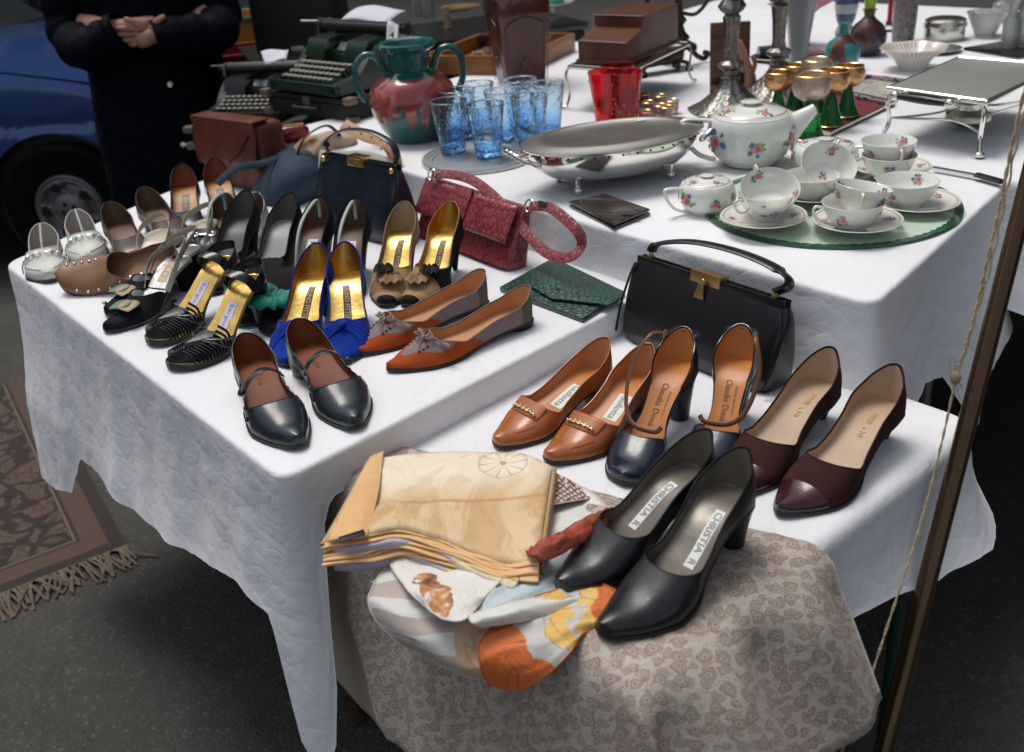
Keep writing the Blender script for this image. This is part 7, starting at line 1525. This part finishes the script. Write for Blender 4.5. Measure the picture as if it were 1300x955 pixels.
def skinmesh(verts,edges,radii,name,mt,parent,sub=2,root=0):
    me=bpy.data.meshes.new(name); me.from_pydata([Vector(v) for v in verts],edges,[]); o=bpy.data.objects.new(name,me); C.objects.link(o)
    md=o.modifiers.new('k','SKIN'); md.use_smooth_shade=True
    for i,r in enumerate(radii): me.skin_vertices[0].data[i].radius=(r,r) if not isinstance(r,tuple) else r; me.skin_vertices[0].data[i].use_root=(i==root)
    ss=o.modifiers.new('s','SUBSURF'); ss.levels=sub; ss.render_levels=sub
    dg=bpy.context.evaluated_depsgraph_get(); dg.update(); nm=bpy.data.meshes.new_from_object(o.evaluated_get(dg)); o.modifiers.clear(); o.data=nm; nm.materials.clear(); nm.materials.append(mt); nm.shade_smooth(); o.parent=parent; return o
SH=HZ+.30; fy=-.20  # the hands are in front (local -y)
vs=[(0,0,.88),(0,0,1.05),(0,.0,1.22),(0,.01,SH+.02),(0,-.0,SH+.10),(0,-.02,SH+.17),(0,-.025,SH+.25),
    (.10,0,.86),(.11,-.01,.48),(.11,.02,.09),(.12,-.12,.04),(-.10,0,.86),(-.11,-.01,.48),(-.11,.02,.09),(-.12,-.12,.04),
    (.19,.01,SH-.01),(.22,-.02,HZ+.05),(.10,fy-.02,HZ-.02),(.03,fy-.03,HZ+.005),(-.05,fy-.035,HZ-.01),
    (-.19,.01,SH-.01),(-.22,-.02,HZ+.05),(-.11,fy,HZ+.03),(-.04,fy+.0,HZ+.035),(.04,fy+.005,HZ+.03)]
es=[(0,1),(1,2),(2,3),(3,4),(4,5),(5,6),(0,7),(7,8),(8,9),(9,10),(0,11),(11,12),(12,13),(13,14),(3,15),(15,16),(16,17),(17,18),(18,19),(3,20),(20,21),(21,22),(22,23),(23,24)]
rs=[.12,.11,.12,.10,.05,.075,.085,.085,.055,.04,.03,.085,.055,.04,.03,.055,.042,.032,.026,.03,.055,.042,.032,.026,.03]
skinmesh(vs,es,rs,'body',skin,pr)
# fingers: slightly curled, closing over the other sleeve
def hand(cx0,cz0,sg,name):
    v=[];e=[];r=[]
    for k,(ln,dz) in enumerate(((.060,.030),(.070,.012),(.066,-.006),(.050,-.022))):
        i=len(v); x0=cx0+sg*.0; v+= [(x0,fy-.034,cz0+dz*.8),(x0+sg*ln*.5,fy-.050,cz0+dz),(x0+sg*ln*.85,fy-.046,cz0+dz*1.05),(x0+sg*ln,fy-.030,cz0+dz*1.05)]; r+=[.0105,.0095,.0085,.0075]; e+=[(i,i+1),(i+1,i+2),(i+2,i+3)]
        if k: e.append((i-4,i))
    i=len(v); v+=[(cx0-sg*.02,fy-.036,cz0+.024),(cx0+sg*.008,fy-.048,cz0+.050),(cx0+sg*.030,fy-.046,cz0+.058)]; r+=[.012,.010,.008]; e+=[(i,i+1),(i+1,i+2),(0,i)]
    return skinmesh(v,e,r,name,skin,pr,2,4)
hand(-.035,HZ+.005,-1,'hand'); hand(.03,HZ+.0,1,'hand')
m=MB(); m.ball((0,-.03,SH+.22),.095,14,(.82,1.0,1.22)); m.build('face',skin,pr)
for s in (1,-1):
    m=MB(); m.ball((s*.032,-.118,SH+.225),.012,8); m.build('eye',mat('eye_white',(.6,.6,.58),.2),pr); m=MB(); m.ball((s*.080,-.02,SH+.215),.02,8,(.4,.8,1.3)); m.build('ear',skin,pr)
m=MB(); m.tube([(0,-.12,SH+.23),(0,-.142,SH+.195)],[.007,.013],8); m.build('nose',skin,pr); m=MB(); m.tube(crom([(-.024,-.118,SH+.165),(0,-.127,SH+.163),(.024,-.118,SH+.165)],5),.005,6); m.build('mouth',mat('lips',(.35,.12,.10),.5),pr)
m=MB(); rows=[]
for i in range(15):
    ph=PI*.62*i/14; rows.append([(.092*math.sin(ph)*math.cos(a)*1.0,-.012+.112*math.sin(ph)*math.sin(a)*(1 if math.sin(a)>0 or ph<.7 else .55+.45*(.7/ph)),SH+.225+.125*math.cos(ph)-(.06*(ph/1.9)**2 if math.sin(a)>0 else 0)) for a in [2*PI*j/28 for j in range(28)]])
m.grid(rows,cv=True); m.build('hair',hair,pr)
def ring(z,wx,wy,y0=0,n=36,seed=0,am=.012): return [(wx*math.cos(a)*(1+am*2*nz(math.cos(a)*3,math.sin(a)*3,z*4,seed)),y0+wy*math.sin(a)+am*nz(math.cos(a)*5,math.sin(a)*5,z*6,seed),z) for a in [2*PI*j/n for j in range(n)]]
m=MB(); rings=[ring(z,wx,wy,y0,seed=1,am=.02) for z,wx,wy,y0 in [(.46,.255,.19,0),(.60,.245,.185,0),(.80,.235,.18,0),(.95,.22,.17,0),(HZ,.215,.165,0),(HZ+.12,.22,.16,0),(SH-.08,.225,.15,0),(SH-.02,.21,.13,0),(SH+.03,.16,.10,0),(SH+.07,.085,.075,0),(SH+.10,.07,.07,0)]]
m.grid(rings,cv=True); m.build('coat',coatm,pr,ang=180)
for s in (1,-1):
    pts=crom([(s*.17,.0,SH-.03),(s*.225,-.01,SH-.14),(s*.235,-.05,HZ+.02),(s*.19,fy+.02,HZ-.02),(s*.11,fy-.015,HZ+(-.01 if s>0 else .01)),(s*.04-.03,fy-.03,HZ+(-.015 if s>0 else .03))],7); n=len(pts); m=MB()
    m.tube(pts,[lerp(.078,.060,i/n)*(1+.07*math.sin(i*1.5)) for i in range(n)],20,cap=False); m.build('sleeve',coatm,pr,ang=180)
m=MB(); m.tube([(.075*math.cos(a),.075*math.sin(a),SH+.09) for a in [k*PI/10 for k in range(20)]],.022,10,closed=True); m.build('collar',coatm,pr)
for z in (HZ+.16,HZ-.16,HZ-.36): m=MB(); m.lathe([(0,.005),(.009,.004),(.010,0)],14); m.xf(Matrix.Translation((.03,-.178,z))@Matrix.Rotation(PI/2,4,'X')); m.build('button',plate2,pr)
for s in (1,-1):
    m=MB(); m.tube([(s*.11,0,.62),(s*.11,0,.35),(s*.11,.02,.07)],[.095,.08,.075],20); m.build('trouser_leg',trou,pr); m=MB(); m.ball((s*.115,-.05,.035),.05,10,(.9,2.4,.7)); m.build('boot',blackL2,pr)

# ================================================================ unseen street fronts, added to close off the low sky and darken reflections
stone=mat('street_stone',(.24,.215,.18),.85,bump=(3,.4,.01),var=(.6,(.17,.15,.125),.3)); slate=mat('slate_roof',(.06,.065,.075),.6); wing=mat('dark_window_glass',(.02,.025,.03),.08)
wframe=mat('painted_window_frame',(.45,.44,.40),.5); wmd=None
def front(label,c,rz,wd,ht):
    global wmd
    t=thing('added_building',label,'added_building',c,R(rz),'unseen fronts added to block the low sky'); m=MB(); m.box((0,1.5,ht/2),(wd,3,ht),.02); m.build('wall',stone,t)
    m=MB(); m.box((0,1.4,ht+.2),(wd+.3,3.5,.4),.05); m.box((0,1.9,ht+1.1),(wd-.6,2.2,1.5),.1); m.build('roof',slate,t)
    for k in range(int(wd//3)):
        for l in range(int(ht//3.4)):
            if wmd is None:
                a=MB().box((0,-.01,0),(1.15,.06,2.0)).build('window',wframe,t); b=MB().box((0,-.045,0),(.98,.02,1.84)).build('pane',wing,a); wmd=(a.data,b.data)
            else:
                a=bpy.data.objects.new('window',wmd[0]); b=bpy.data.objects.new('pane',wmd[1]); C.objects.link(a); C.objects.link(b); a.parent=t; b.parent=a
            a.location=(-wd/2+1.8+3*k,0,1.9+3.4*l)
front('unseen pale stone front added along the right to block the low sky',(9.5,5,0),-90,24,15)
front('unseen pale stone front added on the left past the car to block low sky',(-18,3,0),90,24,9)
front('unseen pale stone front added at the far end to block the low sky',(0,18,0),0,24,15)
